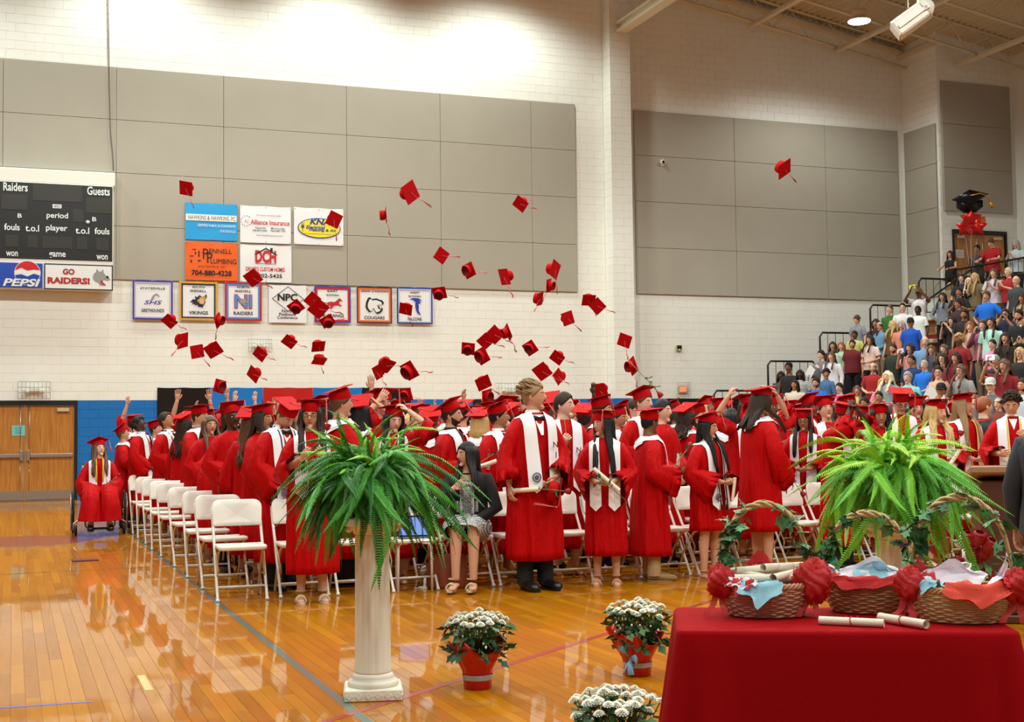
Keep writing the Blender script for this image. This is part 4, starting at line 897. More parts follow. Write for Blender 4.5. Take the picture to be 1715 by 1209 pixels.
def hair_mesh(style, hy, hp, hr, lean=0, sit=0, L=.36, seed=0):
    key = (style, hy, hp, hr, lean, sit, L, seed)
    if key in HAIRS: return HAIRS[key]
    mb = MB(); M = headM(hy, hp, hr); rn = random.Random(seed + 11)
    if style in ('short', 'crop', 'messy', 'bald', 'curly', 'dread'):
        if style == 'crop': hair_shell(mb, M, 1.035, 1.05, .60, -.08, -.55)
        elif style == 'bald': hair_shell(mb, M, 1.03, 1.0, .45, -.2, -.5, th0=1.12)
        else: hair_shell(mb, M, 1.06, 1.12, .58, -.12, -.6, .03, seed)
        if style in ('messy', 'curly', 'short', 'dread'):
            cnt = {'messy': 110, 'curly': 90, 'short': 90, 'dread': 70}[style]
            for i in range(cnt):
                a = rn.uniform(0, 2 * math.pi); th = rn.uniform(.1, 1.45 if math.cos(a) < .2 else .95); q = math.sin(th); z = math.cos(th)
                p = np.array((.082 * math.sin(a) * q, -.102 * math.cos(a) * q + .006, .124 * z)); nrm = p / np.linalg.norm(p)
                t = np.array((math.cos(a) * .3 + .5, -.35, .1 if style != 'dread' else -1.0)); 
                if style == 'dread': pts = [p, p + nrm * .02 + t * .02, p + nrm * .03 + np.array((0, 0, -.05)), p + nrm * .025 + np.array((0, 0, -.10 if a > 1 and a < 5.3 else -.03))]; r = [.009, .010, .010, .006]
                elif style == 'curly': pts = [p * .97, p + nrm * .018, p + nrm * .022 + t * .02, p + nrm * .008 + t * .03]; r = [.012, .013, .012, .007]
                elif style == 'messy': t = np.array((.1 * math.sin(a), .9, .35)); pts = [p * .98 - t * .01, p + nrm * .012 + t * .015, p + nrm * .016 + t * .04, p + nrm * .006 + t * .06]; r = [.007, .0095, .008, .003]
                else: t = np.array((.4, -.25, -.2)); pts = [p * .98, p + nrm * .006 + t * .012, p + nrm * .004 + t * .035]; r = [.007, .008, .003]
                mb.tube([tuple(M @ Vector(x)) for x in pts], r, 5)
    else:
        hair_shell(mb, M, 1.07, 1.08, .5, -.1, -.6)
        body = Matrix.Identity(4)
        bob = style == 'bob'; n = 46 if not bob else 36
        for i in range(n):
            a = .98 + (2 * math.pi - 1.96) * (i + rn.random() * .6) / n; ca, sa = math.cos(a), math.sin(a)
            ln = (L if not bob else .13) * rn.uniform(.8, 1.08)
            p0 = M @ Vector((.070 * sa, -.09 * ca + .006, .075)); p1 = M @ Vector((.088 * sa, -.104 * ca + .008, .02)); p2 = M @ Vector((.094 * sa, -.098 * ca + .012, -.06))
            if ca > -.15:       # falls in front of the shoulder
                e = Vector((.105 * (1 if sa > 0 else -1) * rn.uniform(.75, 1.05), -.185 - .03 * rn.random(), p2.z - ln))
                c3 = Vector((p2.x * .5 + e.x * .5 , min(p2.y, -.04) * .5 - .115, p2.z - ln * .42))
            else:
                e = Vector((p2.x * 1.15, .125 + .06 * rn.random() + (-ca) * .03, p2.z - ln)); c3 = Vector((p2.x * 1.05, p2.y * .5 + .075, p2.z - ln * .42))
            if bob: e = Vector((p2.x * 1.02, p2.y * .98, p2.z - ln)); c3 = Vector((p2.x * 1.12, p2.y * 1.12, p2.z - ln * .5))
            wv = .012 if style == 'wavy' else (.018 if style == 'curls' else .003); ph = rn.random() * 6
            pts = [p0, p1, p2, p2 * .5 + c3 * .5, c3, c3 * .6 + e * .4, c3 * .25 + e * .75, e]
            pts = [q + Vector((math.sin(k * 1.9 + ph), math.cos(k * 2.1 + ph) * .5, 0)) * wv * (k > 1) for k, q in enumerate(pts)]
            mb.tube([tuple(q) for q in pts], [.014, .017, .018, .018, .018, .016, .013, .004], 6, flat=.7)
    if sit: mb.v = [(x, y, z - .42) for x, y, z in mb.v]
    mb.v = bend_pts(mb.v, lean); me = mb.mesh('hair'); HAIRS[key] = me; return me
# --- face pieces shared by everyone, in head space
def mk_face():
    o = {}
    for s, nm in ((1, 'eL'), (-1, 'eR')):
        m_ = MB(); m_.ell((.031 * s, -.0755, .006), (.0145, .0065, .0062), 10, 6, 0); m_.ell((.031 * s, -.0805, .006), (.0058, .0026, .0058), 8, 6, 1); o[nm] = m_.mesh('eye')
        m_ = MB(); m_.tube([(.013 * s, -.0890, .023), (.026 * s, -.0865, .028), (.040 * s, -.0795, .027), (.051 * s, -.0705, .021)], [.003, .0036, .0032, .0018], 5, flat=.8); o[nm + 'b'] = m_.mesh('eyebrow')
    m_ = MB(); m_.ell((0, -.0745, -.056), (.021, .0070, .0066), 12, 6, 0); m_.ell((0, -.0805, -.056), (.017, .0022, .0010), 8, 4, 1); o['m'] = m_.mesh('mouth')
    m_ = MB(); m_.tube([(-.028, -.070, -.049), (-.016, -.0755, -.055), (0, -.0770, -.0575), (.016, -.0755, -.055), (.028, -.070, -.049)], [.0025, .005, .006, .005, .0025], 6, 0, flat=1.0); m_.tube([(-.020, -.0765, -.0515), (0, -.0815, -.0560), (.020, -.0765, -.0515)], [.0012, .0030, .0012], 6, 1); o['sm'] = m_.mesh('mouth')
    m_ = MB()
    for s in (-1, 1):
        m_.tube([(.032 * s + .021 * math.cos(t), -.1005 + .012 * (abs(.032 * s + .021 * math.cos(t)) / .053) ** 2, .004 + .016 * math.sin(t)) for t in np.linspace(0, 6.2832, 17)], .0024, 5)
        m_.tube([(.053 * s, -.089, .008), (.078 * s, -.04, .008), (.08 * s, .01, .004)], .0022, 5)
    m_.tube([(-.011, -.1015, .006), (0, -.104, .009), (.011, -.1015, .006)], .0022, 5); o['gl'] = m_.mesh('glasses')
    m_ = MB();     rings = []
    for k in range(5):
        u = k / 4; ring = []
        for j in range(15):
            a = -1.45 + 2.9 * j / 14; zc = -.070 + .055 * (abs(a) / 1.45) ** 1.6; z = (zc + (-.118 - zc) * u) / .118; z = max(-.98, z); q = math.sqrt(1 - z * z)
            ring.append((.0775 * math.sin(a) * q * (1 - .20 * abs(z)), -.0985 * math.cos(a) * q * 1.02, .121 * z))
        rings.append(ring)
    m_ = MB(); m_.loft(rings, closed=False); o['bd'] = m_.mesh('beard')
    m_ = MB(); m_.lathe([(.088, .0), (.089, .03), (.082, .085), (.05, .118), (.01, .126)], 20, sx=.95, sy=1.12, caps=False)
    m_.grid(lambda u, v: ((u - .5) * .15, -.10 - .075 * v * (1 - ((u - .5) * 1.6) ** 2), .022 + .012 * (1 - ((u - .5) * 2) ** 2) - .012 * v), 8, 4); o['bc'] = m_.mesh('baseball_cap')
    m_ = MB(); m_.box(-.04, .04, -.004, .004, -.075, .075, ch=.003); o['ph'] = m_.mesh('phone')
    return o
FACE = mk_face()
def put_face(par, Mh, skin, hairm, smile=False, glasses=None, beard=None, brows=True):
    for k in ('eL', 'eR'):
        link('eye', FACE[k], [EYEW, EYED], par, Mh)
        if brows: link('eyebrow', FACE[k + 'b'], [hairm], par, Mh, own=True)
    link('mouth', FACE['sm' if smile else 'm'], [LIP[skin], TEETH if smile else EYED], par, Mh, own=True)
    if glasses: link('glasses', FACE['gl'], BLACKM, par, Mh)
    if beard: link('beard', FACE['bd'], [beard], par, Mh, own=True)
# --- feet and trousers
def legs_mesh(z1=.80, z0=.09, wide=.075, sit=0, knee=(.11, .11)):
    key = ('legs', z1, z0, wide, sit)
    if key in GOWNS: return GOWNS[key]
    mb = MB()
    for s in (-1, 1):
        mb.tube([(.09 * s, .0, z1), (.092 * s, -.004, (z1 + .49) / 2 + .03), (.094 * s, -.006, .49), (.094 * s, .01, .28), (.095 * s, .008, z0)], [.10 if z1 > .7 else .085, .092 if z1 > .7 else .08, wide, wide * .92, wide * .93], 16, caps=False)
    if z1 > .7: mb.loft([[(w * math.cos(t), d * math.sin(t), z) for t in np.linspace(0, 2 * math.pi, 20, endpoint=False)] for z, w, d in ((.78, .17, .115), (.86, .175, .125), (.95, .17, .12), (1.03, .155, .11))])
    me = mb.mesh('trousers'); GOWNS[key] = me; return me
def mk_shoe():
    o = {}
    for s in (1, -1):
        m_ = MB(); c = .094 * s
        m_.tube([(c, .075, .045), (c, .05, .05), (c + .004 * s, -.03, .052), (c + .01 * s, -.11, .042), (c + .012 * s, -.19, .034), (c + .012 * s, -.225, .028)], [.02, .042, .048, .048, .044, .02], 14, flat=.78, up=(0, 0, 1)); m_.tube([(c, .02, .05), (c, .018, .11)], [.045, .044], 12)
        m_.add([], []); sole = [(c + .05 * math.cos(t) * (1 if math.sin(t) > 0 else 1), -.075 + .155 * math.sin(t)) for t in np.linspace(0, 6.2832, 20, endpoint=False)]
        m_.loft([[(x, y, z) for x, y in sole] for z in (0, .018)], smooth=False); o['shoe', s] = m_.mesh('shoe')
        m_ = MB(); sole = [(c + .006 * s + (.042 - .012 * (math.sin(t) > .3)) * math.cos(t), -.072 + .135 * math.sin(t)) for t in np.linspace(0, 6.2832, 22, endpoint=False)]
        m_.loft([[(x, y, z) for x, y in sole] for z in (0, .016)], smooth=False)
        for yy, rr in ((-.13, .044), (-.06, .046)): m_.tube([(c + .006 * s + rr * math.cos(t), yy, .012 + .058 * math.sin(t)) for t in np.linspace(0, math.pi, 9)], .008, 5, flat=.5)
        m_.tube([(c + .042 * math.cos(t), .012 + .042 * math.sin(t), .10) for t in np.linspace(0, 6.28, 13)], .006, 5); o['sandal', s] = m_.mesh('sandal')
    return o
SHOE = mk_shoe()
SHOE['heel', 1] = SHOE['sandal', 1]; SHOE['heel', -1] = SHOE['sandal', -1]
PEOPLE = []
def graduate(px, py, Y, va=0, la='clasp', ra='clasp', hy=0, hp=0, hr=0, lean=0, hair='short', hc='n', L=.36, skin='l', cap=True, tilt=0, stole=True, hem=.25, slim=1.0, label='', group=None, smile=False, glasses=False, beard=False, feet=None, legs=None, cords=None, scale=None, vox=.012, face=True, seal=False, bow=False, tas='tas', shirt=None, zb=.80, h0=None):
    if Y > 12.5 and vox > .0096:
        for dy in (0, .25, .5, .75, 1.0, -.25, 1.25, 1.5, 1.75, 2.0):
            w = wl(px, py, Y + dy)
            if all(math.hypot(w[0] - a, Y + dy - b) > .47 for a, b in PEOPLE): Y += dy; break
    w = wl(px, py, Y); PEOPLE.append((w[0], Y)); add = .045 if cap else 0.0
    if scale is None: scale = (w[2]) / (1.723 + add)
    scale = max(.86, min(1.1, scale)); rz = R_(va) - math.atan2(w[0], Y)
    # the head of a leaning figure is ahead of its feet
    o = empty('person', (w[0], Y, 0), rz, label, 'person', group, scale)
    if lean:
        f = Vector((math.sin(rz), -math.cos(rz), 0)) * (.62 * math.sin(R_(lean))) * scale; o.location -= f * (0 if va > 140 else 1)
    sd = (round(px * 7) % 5) * 1.3 if vox > .011 else (px % 17) * .37
    hem = round(hem, 2)
    link('body', body_mesh(la, ra, hy, hp, hr, lean, vox), [SKIN[skin]], o, own=True)
    link('gown', gown_mesh(la, ra, lean, hem, sd, slim), GOWN, o)
    Mh = (bendM(lean) if lean else Matrix.Identity(4)) @ headM(hy, hp, hr)
    if face: put_face(o, Mh, skin, HAIRC[hc], smile, glasses, HAIRC[hc] if beard else None)
    if hair: link('hair', hair_mesh(hair, hy, hp, hr, lean, 0, L, int(px) % 4), [HAIRC[hc]], o, own=True)
    if cap: put_cap(o, Mh @ Matrix.Translation((0, .012, .062)) @ Matrix.Rotation(R_(-6 + tilt), 4, 'X') @ Matrix.Rotation(R_((px * 13) % 30 - 15), 4, 'Z'), tas)
    if stole:
        st_ = link('stole', stole_mesh(lean, zb, 0, slim), STOLE, o)
        if seal:
            for s in seal:
                y = -gw(zb + .07, slim)[1] * 1.0 - .045; m_ = MB(); c = (.092 * s, y, zb + .075)
                m_.tube([(c[0] + .036 * math.cos(t), y, c[2] + .036 * math.sin(t)) for t in np.linspace(0, 6.2832, 21)], .006, 5); m_.ell(c, (.022, .004, .022), 10, 6); m_.build('seal', cm(96, 84, 110), st_)
    if cords:
        for q, (cc, xx) in enumerate(cords):
            m_ = MB()
            for s in (-1, 1):
                pts = []
                for z in np.linspace(.86, 1.43, 12):
                    x = xx + .02 * (z - .86); w_, d_ = gw(z, slim); pts.append((x * s, -d_ * (max(0, 1 - (x / w_) ** 2)) ** .44 - .016 - .026 * sm((1.3 - z) * 2.2), z))
                pts += [(xx * s * .95, .0, 1.475), (xx * s * .7, .085, 1.44)]
                m_.tube(pts, .0065, 6); m_.tube([pts[0], (pts[0][0], pts[0][1], .80), (pts[0][0], pts[0][1], .74)], [.012, .014, .015], 6)
            m_.v = bend_pts(m_.v, lean); m_.build('honor_cord', cc, o)
    if shirt:
        m_ = MB(); m_.lathe([(.066, 1.435), (.068, 1.455), (.062, 1.485), (.058, 1.49)], 18, (0, .018, 0), caps=False)
        if not bow: m_.add([(-.04, -.085, 1.44), (.04, -.085, 1.44), (.0, -.135, 1.33)], [(0, 1, 2)])
        else: m_.add([(-.05, -.08, 1.45), (.05, -.08, 1.45), (.012, -.152, 1.28), (-.012, -.152, 1.28)], [(0, 1, 2, 3)])
        m_.v = bend_pts(m_.v, lean); m_.build('collar', shirt, o)
    if bow:
        m_ = MB(); 
        for s in (-1, 1): m_.loft([[(0, -.107, 1.412), (0, -.107, 1.428), (0, -.097, 1.428), (0, -.097, 1.412)], [(.045 * s, -.105, 1.395), (.045 * s, -.105, 1.445), (.045 * s, -.085, 1.445), (.045 * s, -.085, 1.395)]])
        m_.v = bend_pts(m_.v, lean); m_.build('bow_tie', BLACKM, o)
    if not legs and vox > .0098: legs = TROU if hair in ('short', 'crop', 'curly', 'dread', 'messy') else None
    if not feet and vox > .0098: feet = ('shoe', SHOEM) if hair in ('short', 'crop', 'curly', 'dread', 'messy') else ('sandal', cm(150, 110, 84))
    if legs: link('trousers', legs_mesh(.72, .06), [legs], o, own=True)
    if feet:
        kind, fm = feet
        for s in (1, -1): link('shoe' if kind == 'shoe' else 'sandal', SHOE[kind, s], [fm], o, own=True)
    o['_rz'] = rz; o['_sc'] = scale
    return o
# ---------------------------------------------------------------- things held
PAPER = mat('scroll_paper', s2l(238, 226, 204), .7); RIBB = mat('ribbon_red', s2l(186, 22, 32), .45); LEAFM = mat('rose_leaf', s2l(38, 84, 50), .5); STEMM = mat('rose_stem', s2l(120, 132, 74), .6); ROSEM = mat('rose_petal', s2l(150, 12, 26), .6)
def mk_props():
    o = {}
    m_ = MB(); n = 40; rings = []
    for z in np.linspace(-.15, .15, 2):
        pass
    # rolled sheet: a spiral with two turns, open ends
    sp_ = [(.021 - .0012 * t / 6.28) for t in np.linspace(0, 12.5, n)]
    V = []
    for y in (-.15, .15): V += [(sp_[k] * math.cos(t), y, sp_[k] * math.sin(t)) for k, t in enumerate(np.linspace(0, 12.5, n))]
    m_.add(V, [(k, k + 1, n + k + 1, n + k) for k in range(n - 1)]); o['scroll'] = m_.mesh('rolled_sheet')
    m_ = MB(); m_.tube([(.0225 * math.cos(t), .004 * math.sin(2 * t), .0225 * math.sin(t)) for t in np.linspace(0, 6.2832, 17)], .003, 5)
    for s in (-1, 1):
        m_.tube([(0, 0, .023), (.006, .018 * s, .034), (.004, .036 * s, .032), (.0, .022 * s, .026), (0, 0, .024)], .003, 5); m_.tube([(0, 0, .023), (.012, .016 * s, .024), (.024, .03 * s, .014)], .0028, 5)
    o['tie'] = m_.mesh('ribbon_tie')
    m_ = MB(); m_.tube([(0, 0, -.24), (.006, 0, -.1), (-.004, .004, .05), (0, 0, .17)], .0035, 6); o['stem'] = m_.mesh('stem')
    m_ = MB(); m_.lathe([(.006, .165), (.018, .175), (.026, .195), (.024, .215), (.014, .222)], 12, caps=False)
    for k in range(9):
        a = k * 2.4; r = .008 + .0018 * k; m_.grid(lambda u, v, a=a, r=r: ((r + .008 * v) * math.cos(a + (u - .5) * 1.5), (r + .008 * v) * math.sin(a + (u - .5) * 1.5), .185 + .036 * v - .006 * (u - .5) ** 2 * 4), 4, 3)
    o['bloom'] = m_.mesh('bloom')
    def leaf(c, d, up, L=.05, w=.03):
        m2 = MB(); c = np.array(c, float); d = np.array(d, float); d /= np.linalg.norm(d); u = np.array(up, float); sd_ = np.cross(d, u); sd_ /= np.linalg.norm(sd_)
        m2.tube([c, c + d * .025], .0015, 4); q = c + d * .022; pts = []
        for t in np.linspace(0, 1, 6): hw = w / 2 * math.sin(math.pi * min(1, t * .94 + .05)) ** .7; pts.append([tuple(q + d * L * t - sd_ * hw - u * .004), tuple(q + d * L * t + u * .003), tuple(q + d * L * t + sd_ * hw - u * .004)])
        m2.loft(pts, closed=False); return m2
    for i, (c, d) in enumerate([((0, 0, -.02), (1, .3, .5)), ((0, 0, .03), (-1, .2, .5)), ((0, 0, .07), (.3, -1, .6)), ((0, 0, .10), (-.4, .9, .7)), ((0, 0, .0), (.2, 1, .4)), ((0, 0, .05), (.9, -.4, .6))]): o['leaf%d' % i] = leaf(c, d, (0, 0, 1)).mesh('leaf')
    return o
PROP = mk_props()
def orient(loc, d, roll=0.0, axis='Z', s=1.0):
    q = Vector(d).to_track_quat(axis, 'X' if axis == 'Y' else 'Y'); return Matrix.Translation(loc) @ q.to_matrix().to_4x4() @ Matrix.Rotation(roll, 4, axis) @ Matrix.Scale(s, 4)
def rose(loc, d, label, s=1.0, group=None):
    o = empty('rose', (0, 0, 0), 0, label, 'flower', group); o.matrix_world = orient(loc, d, 0, 'Z', s)
    link('stem', PROP['stem'], STEMM, o); link('bloom', PROP['bloom'], ROSEM, o)
    for i in range(6): link('leaf', PROP['leaf%d' % i], LEAFM, o)
    return o
def scroll(loc, d, label, tie=True, roll=0, group=None, s=1.0):
    o = empty('diploma_scroll', (0, 0, 0), 0, label, 'scroll', group); o.matrix_world = orient(loc, d, roll, 'Y', s)
    link('rolled_sheet', PROP['scroll'], PAPER, o)
    if tie: link('ribbon_tie', PROP['tie'], RIBB, o)
    return o
def hand(o, kind, s, ext=.07):
    E, Wr, d, nr, cu, se = arms(kind, s); d = d / np.linalg.norm(d); nr = nr - d * (nr @ d); nr = nr / np.linalg.norm(nr)
    p = Wr + d * ext + nr * .022; M = Matrix.Translation(o.location) @ Matrix.Rotation(o['_rz'], 4, 'Z') @ Matrix.Scale(o['_sc'], 4)
    return M @ Vector(p)
def dirw(o, v): return Matrix.Rotation(o['_rz'], 3, 'Z') @ Vector(v)
# ---------------------------------------------------------------- graduates, row by row (R1 is the front row)
R1, R2, R3, R4, R5, R6, R7, R8 = 11.05, 12.1, 13.1, 14.3, 15.5, 16.6, 17.6, 18.6
V = .0095
NAVYC = cm(30, 34, 80); GOLDC = cm(236, 176, 30); BLK = cm(20, 20, 22); WHT = cm(232, 228, 226); YEL = cm(228, 200, 60)
SH = mat('shirt_white', s2l(236, 236, 240), .6)
g = graduate
# front row and people one can tell apart
man = g(893, 640, R1, va=28, la='clasplow', ra='down', hy=48, hp=-3, hair='messy', hc='w', L=.2, skin='m', cap=False, hem=.25, vox=V, seal=(-1,), shirt=SH, bow=True, feet=('shoe', SHOEM), legs=TROU, zb=.86, label='tall capless graduate with swept-back dark blond hair, head turned right, front row')
girl = g(521, 665, R1, va=4, la='holdhi', ra='holdhi', hy=-10, hp=2, hair='wavy', hc='n', L=.40, skin='m', hem=.25, slim=.94, vox=V, glasses=True, feet=('sandal', cm(200, 180, 150)), zb=.95, label='graduate with long wavy brown hair and black glasses standing alone left of the fern column')
lady = g(1012, 683, R1, va=-2, la='clasp', ra='clasp', hy=-52, hp=2, hair='long', hc='k', L=.52, skin='m', hem=.30, slim=.92, vox=V, smile=True, feet=('heel', cm(196, 146, 106)), label='graduate with long straight black hair and white stole, in profile, beige heels, front row')
khaki = g(1088, 680, 11.2, va=105, la='hold', ra='hold', hy=25, hp=4, hair='crop', hc='k', skin='b', hem=.26, vox=V, legs=KHAKI, feet=('shoe', mat('shoe_tan', s2l(150, 116, 70), .6)), tilt=-4, seal=(1,), label='graduate seen from behind in khaki trousers and tan shoes')
cords = g(1184, 690, R1, va=52, la='clasp', ra='clasp', hy=16, hp=4, hair='long', hc='k', L=.42, skin='m', hem=.52, slim=.92, vox=V, tilt=-14, seal=(-1,), cords=[(BLK, .055), (WHT, .075)], feet=('heel', cm(200, 150, 116)), label='short-gowned graduate in right profile with black and white honor cords')
tallg = g(1272, 643, R1, va=122, la='cap', ra='clasplow', hy=0, hp=12, hair='long', hc='n', L=.22, skin='m', hem=.42, slim=.95, vox=V, tilt=-16, feet=('heel', cm(196, 150, 118)), seal=(1,), label='graduate seen from behind with fingers on bright cap, bare legs and beige heels')
bent = g(1405, 668, 11.2, va=60, la='face', ra='face', hp=24, hair='crop', hc='k', skin='d', hem=.26, vox=V, tilt=-6, legs=TROU, feet=('shoe', SHOEM), label='dark-skinned graduate raising both sleeves to the face beside the right fern')
curl = g(1473, 671, 11.7, va=0, la='clasp', ra='clasp', hy=8, hp=8, hair='curls', hc='k', L=.26, skin='t', slim=.93, vox=V, smile=True, seal=(-1,), label='graduate with dark curly shoulder-length hair and white stole behind the right fern')
g(1505, 646, 12.6, va=18, hy=0, hp=26, hair='short', hc='n', skin='m', vox=V, tilt=-2, glasses=True, cords=[(GOLDC, .05)], label='tall graduate in cap and glasses looking down, gold cord, behind the right fern')
blon = g(1565, 664, R1, va=22, la='clasp', ra='clasp', hy=34, hp=4, hair='curls', hc='y', L=.30, skin='l', slim=.94, vox=V, smile=True, tas=None, label='blond curly-haired graduate with white bow on her cap')
g(1612, 655, 12.0, va=38, hy=34, hair='long', hc='w', L=.44, skin='m', slim=.94, vox=V, cords=[(GOLDC, .05)], label='graduate with long straight light brown hair and gold cord near the podium')
g(1693, 655, R1, va=8, la='holdhi', ra='hold', hy=-8, hp=20, hair='curly', hc='n', skin='m', cap=False, vox=V, shirt=SH, cords=[(GOLDC, .055)], smile=True, label='capless graduate with curly brown hair and gold cord above the podium')
# second row
g(421, 683, 13.2, va=163, la='down', ra='clasplow', hp=-4, hair='wavy', hc='b', L=.40, skin='m', stole=False, tilt=-20, slim=.95, vox=.010, label='graduate with long wavy brown hair seen from behind, left aisle side')
bow_ = g(470, 660, R2, va=32, la='clasplow', ra='clasplow', hy=8, hp=40, hair='crop', hc='b', skin='m', vox=V, tilt=-4, shirt=SH, bow=True, cords=[(NAVYC, .07)], seal=(-1,), legs=TROU, feet=('shoe', SHOEM), label='graduate with bowed head, bow tie and dark cord beside the girl in glasses')
g(571, 645, R2, va=125, hy=-22, hair='short', hc='b', skin='m', cords=[(GOLDC, .085), (BLK, .06)], tilt=-14, label='tall graduate turned away with gold and black cords above the left fern')
g(657, 675, R2, va=-2, la='cap', ra='clasp', hy=22, hp=12, hair='long', hc='k', L=.34, skin='l', slim=.93, vox=V, tilt=-12, label='dark-haired graduate holding the corner of her flat cap, behind the left fern')
beard = g(757, 668, R2, va=62, la='hold', ra='hold', hy=10, hair='short', hc='n', skin='m', vox=V, tilt=-26, beard=True, seal=(-1,), shirt=cm(20, 20, 24), label='bearded graduate in profile with tilted cap, right of the left fern')
tie = g(836, 671, R2, va=46, la='clasplow', ra='down', hy=42, hp=-4, hair='short', hc='k', skin='t', vox=V, tilt=-12, shirt=SH, bow=True, seal=(-1,), label='capped graduate in black bow tie looking right, behind the seated woman')
nhs = g(943, 658, R2, va=14, la='hold', ra='holdhi', hy=50, hp=-2, hair='short', hc='n', skin='l', cap=False, vox=V, seal=None, zb=.84, label='capless graduate with short brown hair holding a rose, right of the tall man')
g(1150, 676, R3, va=135, hair='curls', hc='n', L=.2, skin='b', tilt=-20, label='graduate with curly dark hair under a tilted cap seen from behind, middle right')
g(1225, 684, 12.9, va=150, hair='bob', hc='k', skin='m', cap=False, stole=True, label='capless graduate with black bob seen from behind')
# left group
lw = g(284, 690, 18.6, va=48, la='clasp', ra='clasp', hy=12, hp=-26, hair='short', hc='n', skin='t', cap=False, vox=V, shirt=SH, bow=True, cords=[(YEL, .065), (NAVYC, .085)], zb=.86, smile=True, label='capless dark-haired graduate gazing up, yellow and navy cords on white stole')
g(238, 697, 20.6, va=62, la='down', ra='clasplow', hy=4, hp=-24, hair='dread', hc='k', skin='d', cap=False, vox=V, cords=[(NAVYC, .06)], shirt=SH, smile=True, label='dark-skinned capless graduate with short dreadlocks looking up, far left group')
g(209, 711, 21.4, va=82, la='clap', ra='clap', hp=-14, hair='short', hc='b', skin='m', tilt=-18, label='leftmost graduate, cap tilted back, near the blue wall')
g(224, 692, 22.6, va=140, la='up', ra='down', hair='short', hc='n', skin='m', label='graduate at far left raising one arm before the blue wall')
g(263, 702, 20.6, va=70, la='hold', ra='down', hp=-10, hair='short', hc='n', skin='m', label='graduate half hidden between the two capless men on the left')
g(310, 690, 17.9, va=128, la='down', ra='down', hair='wavy', hc='n', L=.42, skin='m', stole=False, tilt=-18, slim=.95, label='graduate with long dark hair seen from behind, left group under the black banner')
ac = g(335, 675, 16.5, va=48, la='down', ra='across', hy=12, hp=0, hair='short', hc='n', skin='m', vox=V, shirt=cm(130, 140, 156), label='stern capped graduate swinging an arm across his chest, left group')
g(372, 709, 16.3, va=95, la='clasp', ra='clasp', hp=14, hair='bob', hc='n', skin='m', tilt=-6, label='graduate in flat low cap with dark bob above the bending one, left group')
g(364, 712, 14.7, va=158, la='clasplow', ra='clasplow', lean=46, hp=-10, hair='bob', hc='n', skin='m', scale=.96, cap=False, label='graduate bending forward with back arched, behind the aisle chairs')
# behind the front rows
g(602, 664, 12.9, va=160, la='down', ra='cap', hair='long', hc='k', L=.34, skin='m', tilt=-26, stole=True, label='graduate from behind pressing a fist on a tilted cap above the left fern')
g(641, 649, R3, va=20, la='holdhi', ra='face', hair='short', hc='n', skin='m', tilt=-4, label='graduate with forehead behind hanging tassel, under black banner')
g(722, 683, R3, va=172, la='cap', ra='down', hair='crop', hc='b', skin='m', tilt=-24, label='graduate with shaved neck from behind, hand on cap, right of the left fern')
g(774, 670, 14.3, va=150, hair='curly', hc='n', skin='m', tilt=-16, label='graduate with curly dark hair behind the bearded one')
g(804, 684, R3, va=158, la='down', ra='cap', hair='bob', hc='y', skin='m', tilt=-18, label='blond graduate from behind with one hand to cap')
g(857, 676, 13.7, va=125, hair='short', hc='n', skin='m', tilt=-22, label='graduate with cap tipped right behind the one in bow tie')
g(966, 688, 13.7, va=15, hair='short', hc='r', skin='l', cap=False, label='capless graduate with only his face showing right of the rose holder')
g(979, 677, R3, va=158, hair='short', hc='n', skin='b', tilt=-20, label='graduate seen from behind, red and white tassel hanging at left of cap')
g(1008, 660, 12.6, va=70, hy=10, hair='short', hc='n', skin='m', tilt=-8, label='graduate in flat cap just behind the black-haired one')
g(1036, 678, 13.8, va=48, hy=14, hair='crop', hc='n', skin='t', tilt=-10, label='graduate in profile between black-haired one and the gold-corded one')
g(1077, 648, R3, va=38, hy=16, hair='short', hc='b', skin='l', vox=V, cords=[(GOLDC, .08), (BLK, .06)], tilt=-18, label='tall graduate with gold and black cord, cap tipped, above the khaki one')
g(1130, 668, 14.4, va=80, hy=8, hp=-8, hair='long', hc='n', skin='l', smile=True, tilt=-8, label='smiling graduate in profile under the exit sign')
g(1207, 664, 14.4, va=15, hair='short', hc='n', skin='m', label='graduate facing forward right of the exit sign')
g(1252, 655, 12.3, va=20, la='capfar', ra='capfar', hair='bob', hc='n', skin='m', scale=1.0, tilt=-4, label='graduate gripping a raised dark cap behind the bare-legged one')
g(1320, 682, 13.9, va=-10, hair='long', hc='b', skin='m', label='graduate with long brown hair left of the one in glasses, right crowd')
g(1346, 680, 12.5, va=-8, hp=10, hair='long', hc='k', L=.36, skin='t', slim=.93, glasses=True, label='graduate with straight dark hair and glasses looking down, right crowd')
g(1357, 660, 13.7, va=60, hair='short', hc='n', skin='b', tilt=-24, label='graduate whose steeply tipped cap stands before the bleachers')
g(1443, 678, 13.0, va=-14, hair='long', hc='b', L=.36, skin='l', label='brown-haired graduate just left of the curly-haired one')
# a guest in a dark gown among them
gu = g(1648, 664, 12.7, va=125, hair='crop', hc='r', skin='l', cap=False, stole=False, label='red-haired guest in dark suit with red collar seen from behind near podium')
for c in gu.children:
    if c.name.startswith('gown'):
        c.data = c.data.copy(); c.data.materials.clear(); c.data.materials.append(mat('suit_black', s2l(20, 20, 24), .7))
m_ = MB(); m_.tube([(-.07, -.07, 1.40), (-.09, .02, 1.455), (-.05, .10, 1.43), (.05, .10, 1.43), (.09, .02, 1.455), (.07, -.07, 1.40)], .018, 8); m_.build('red_collar', cm(190, 34, 26), gu)
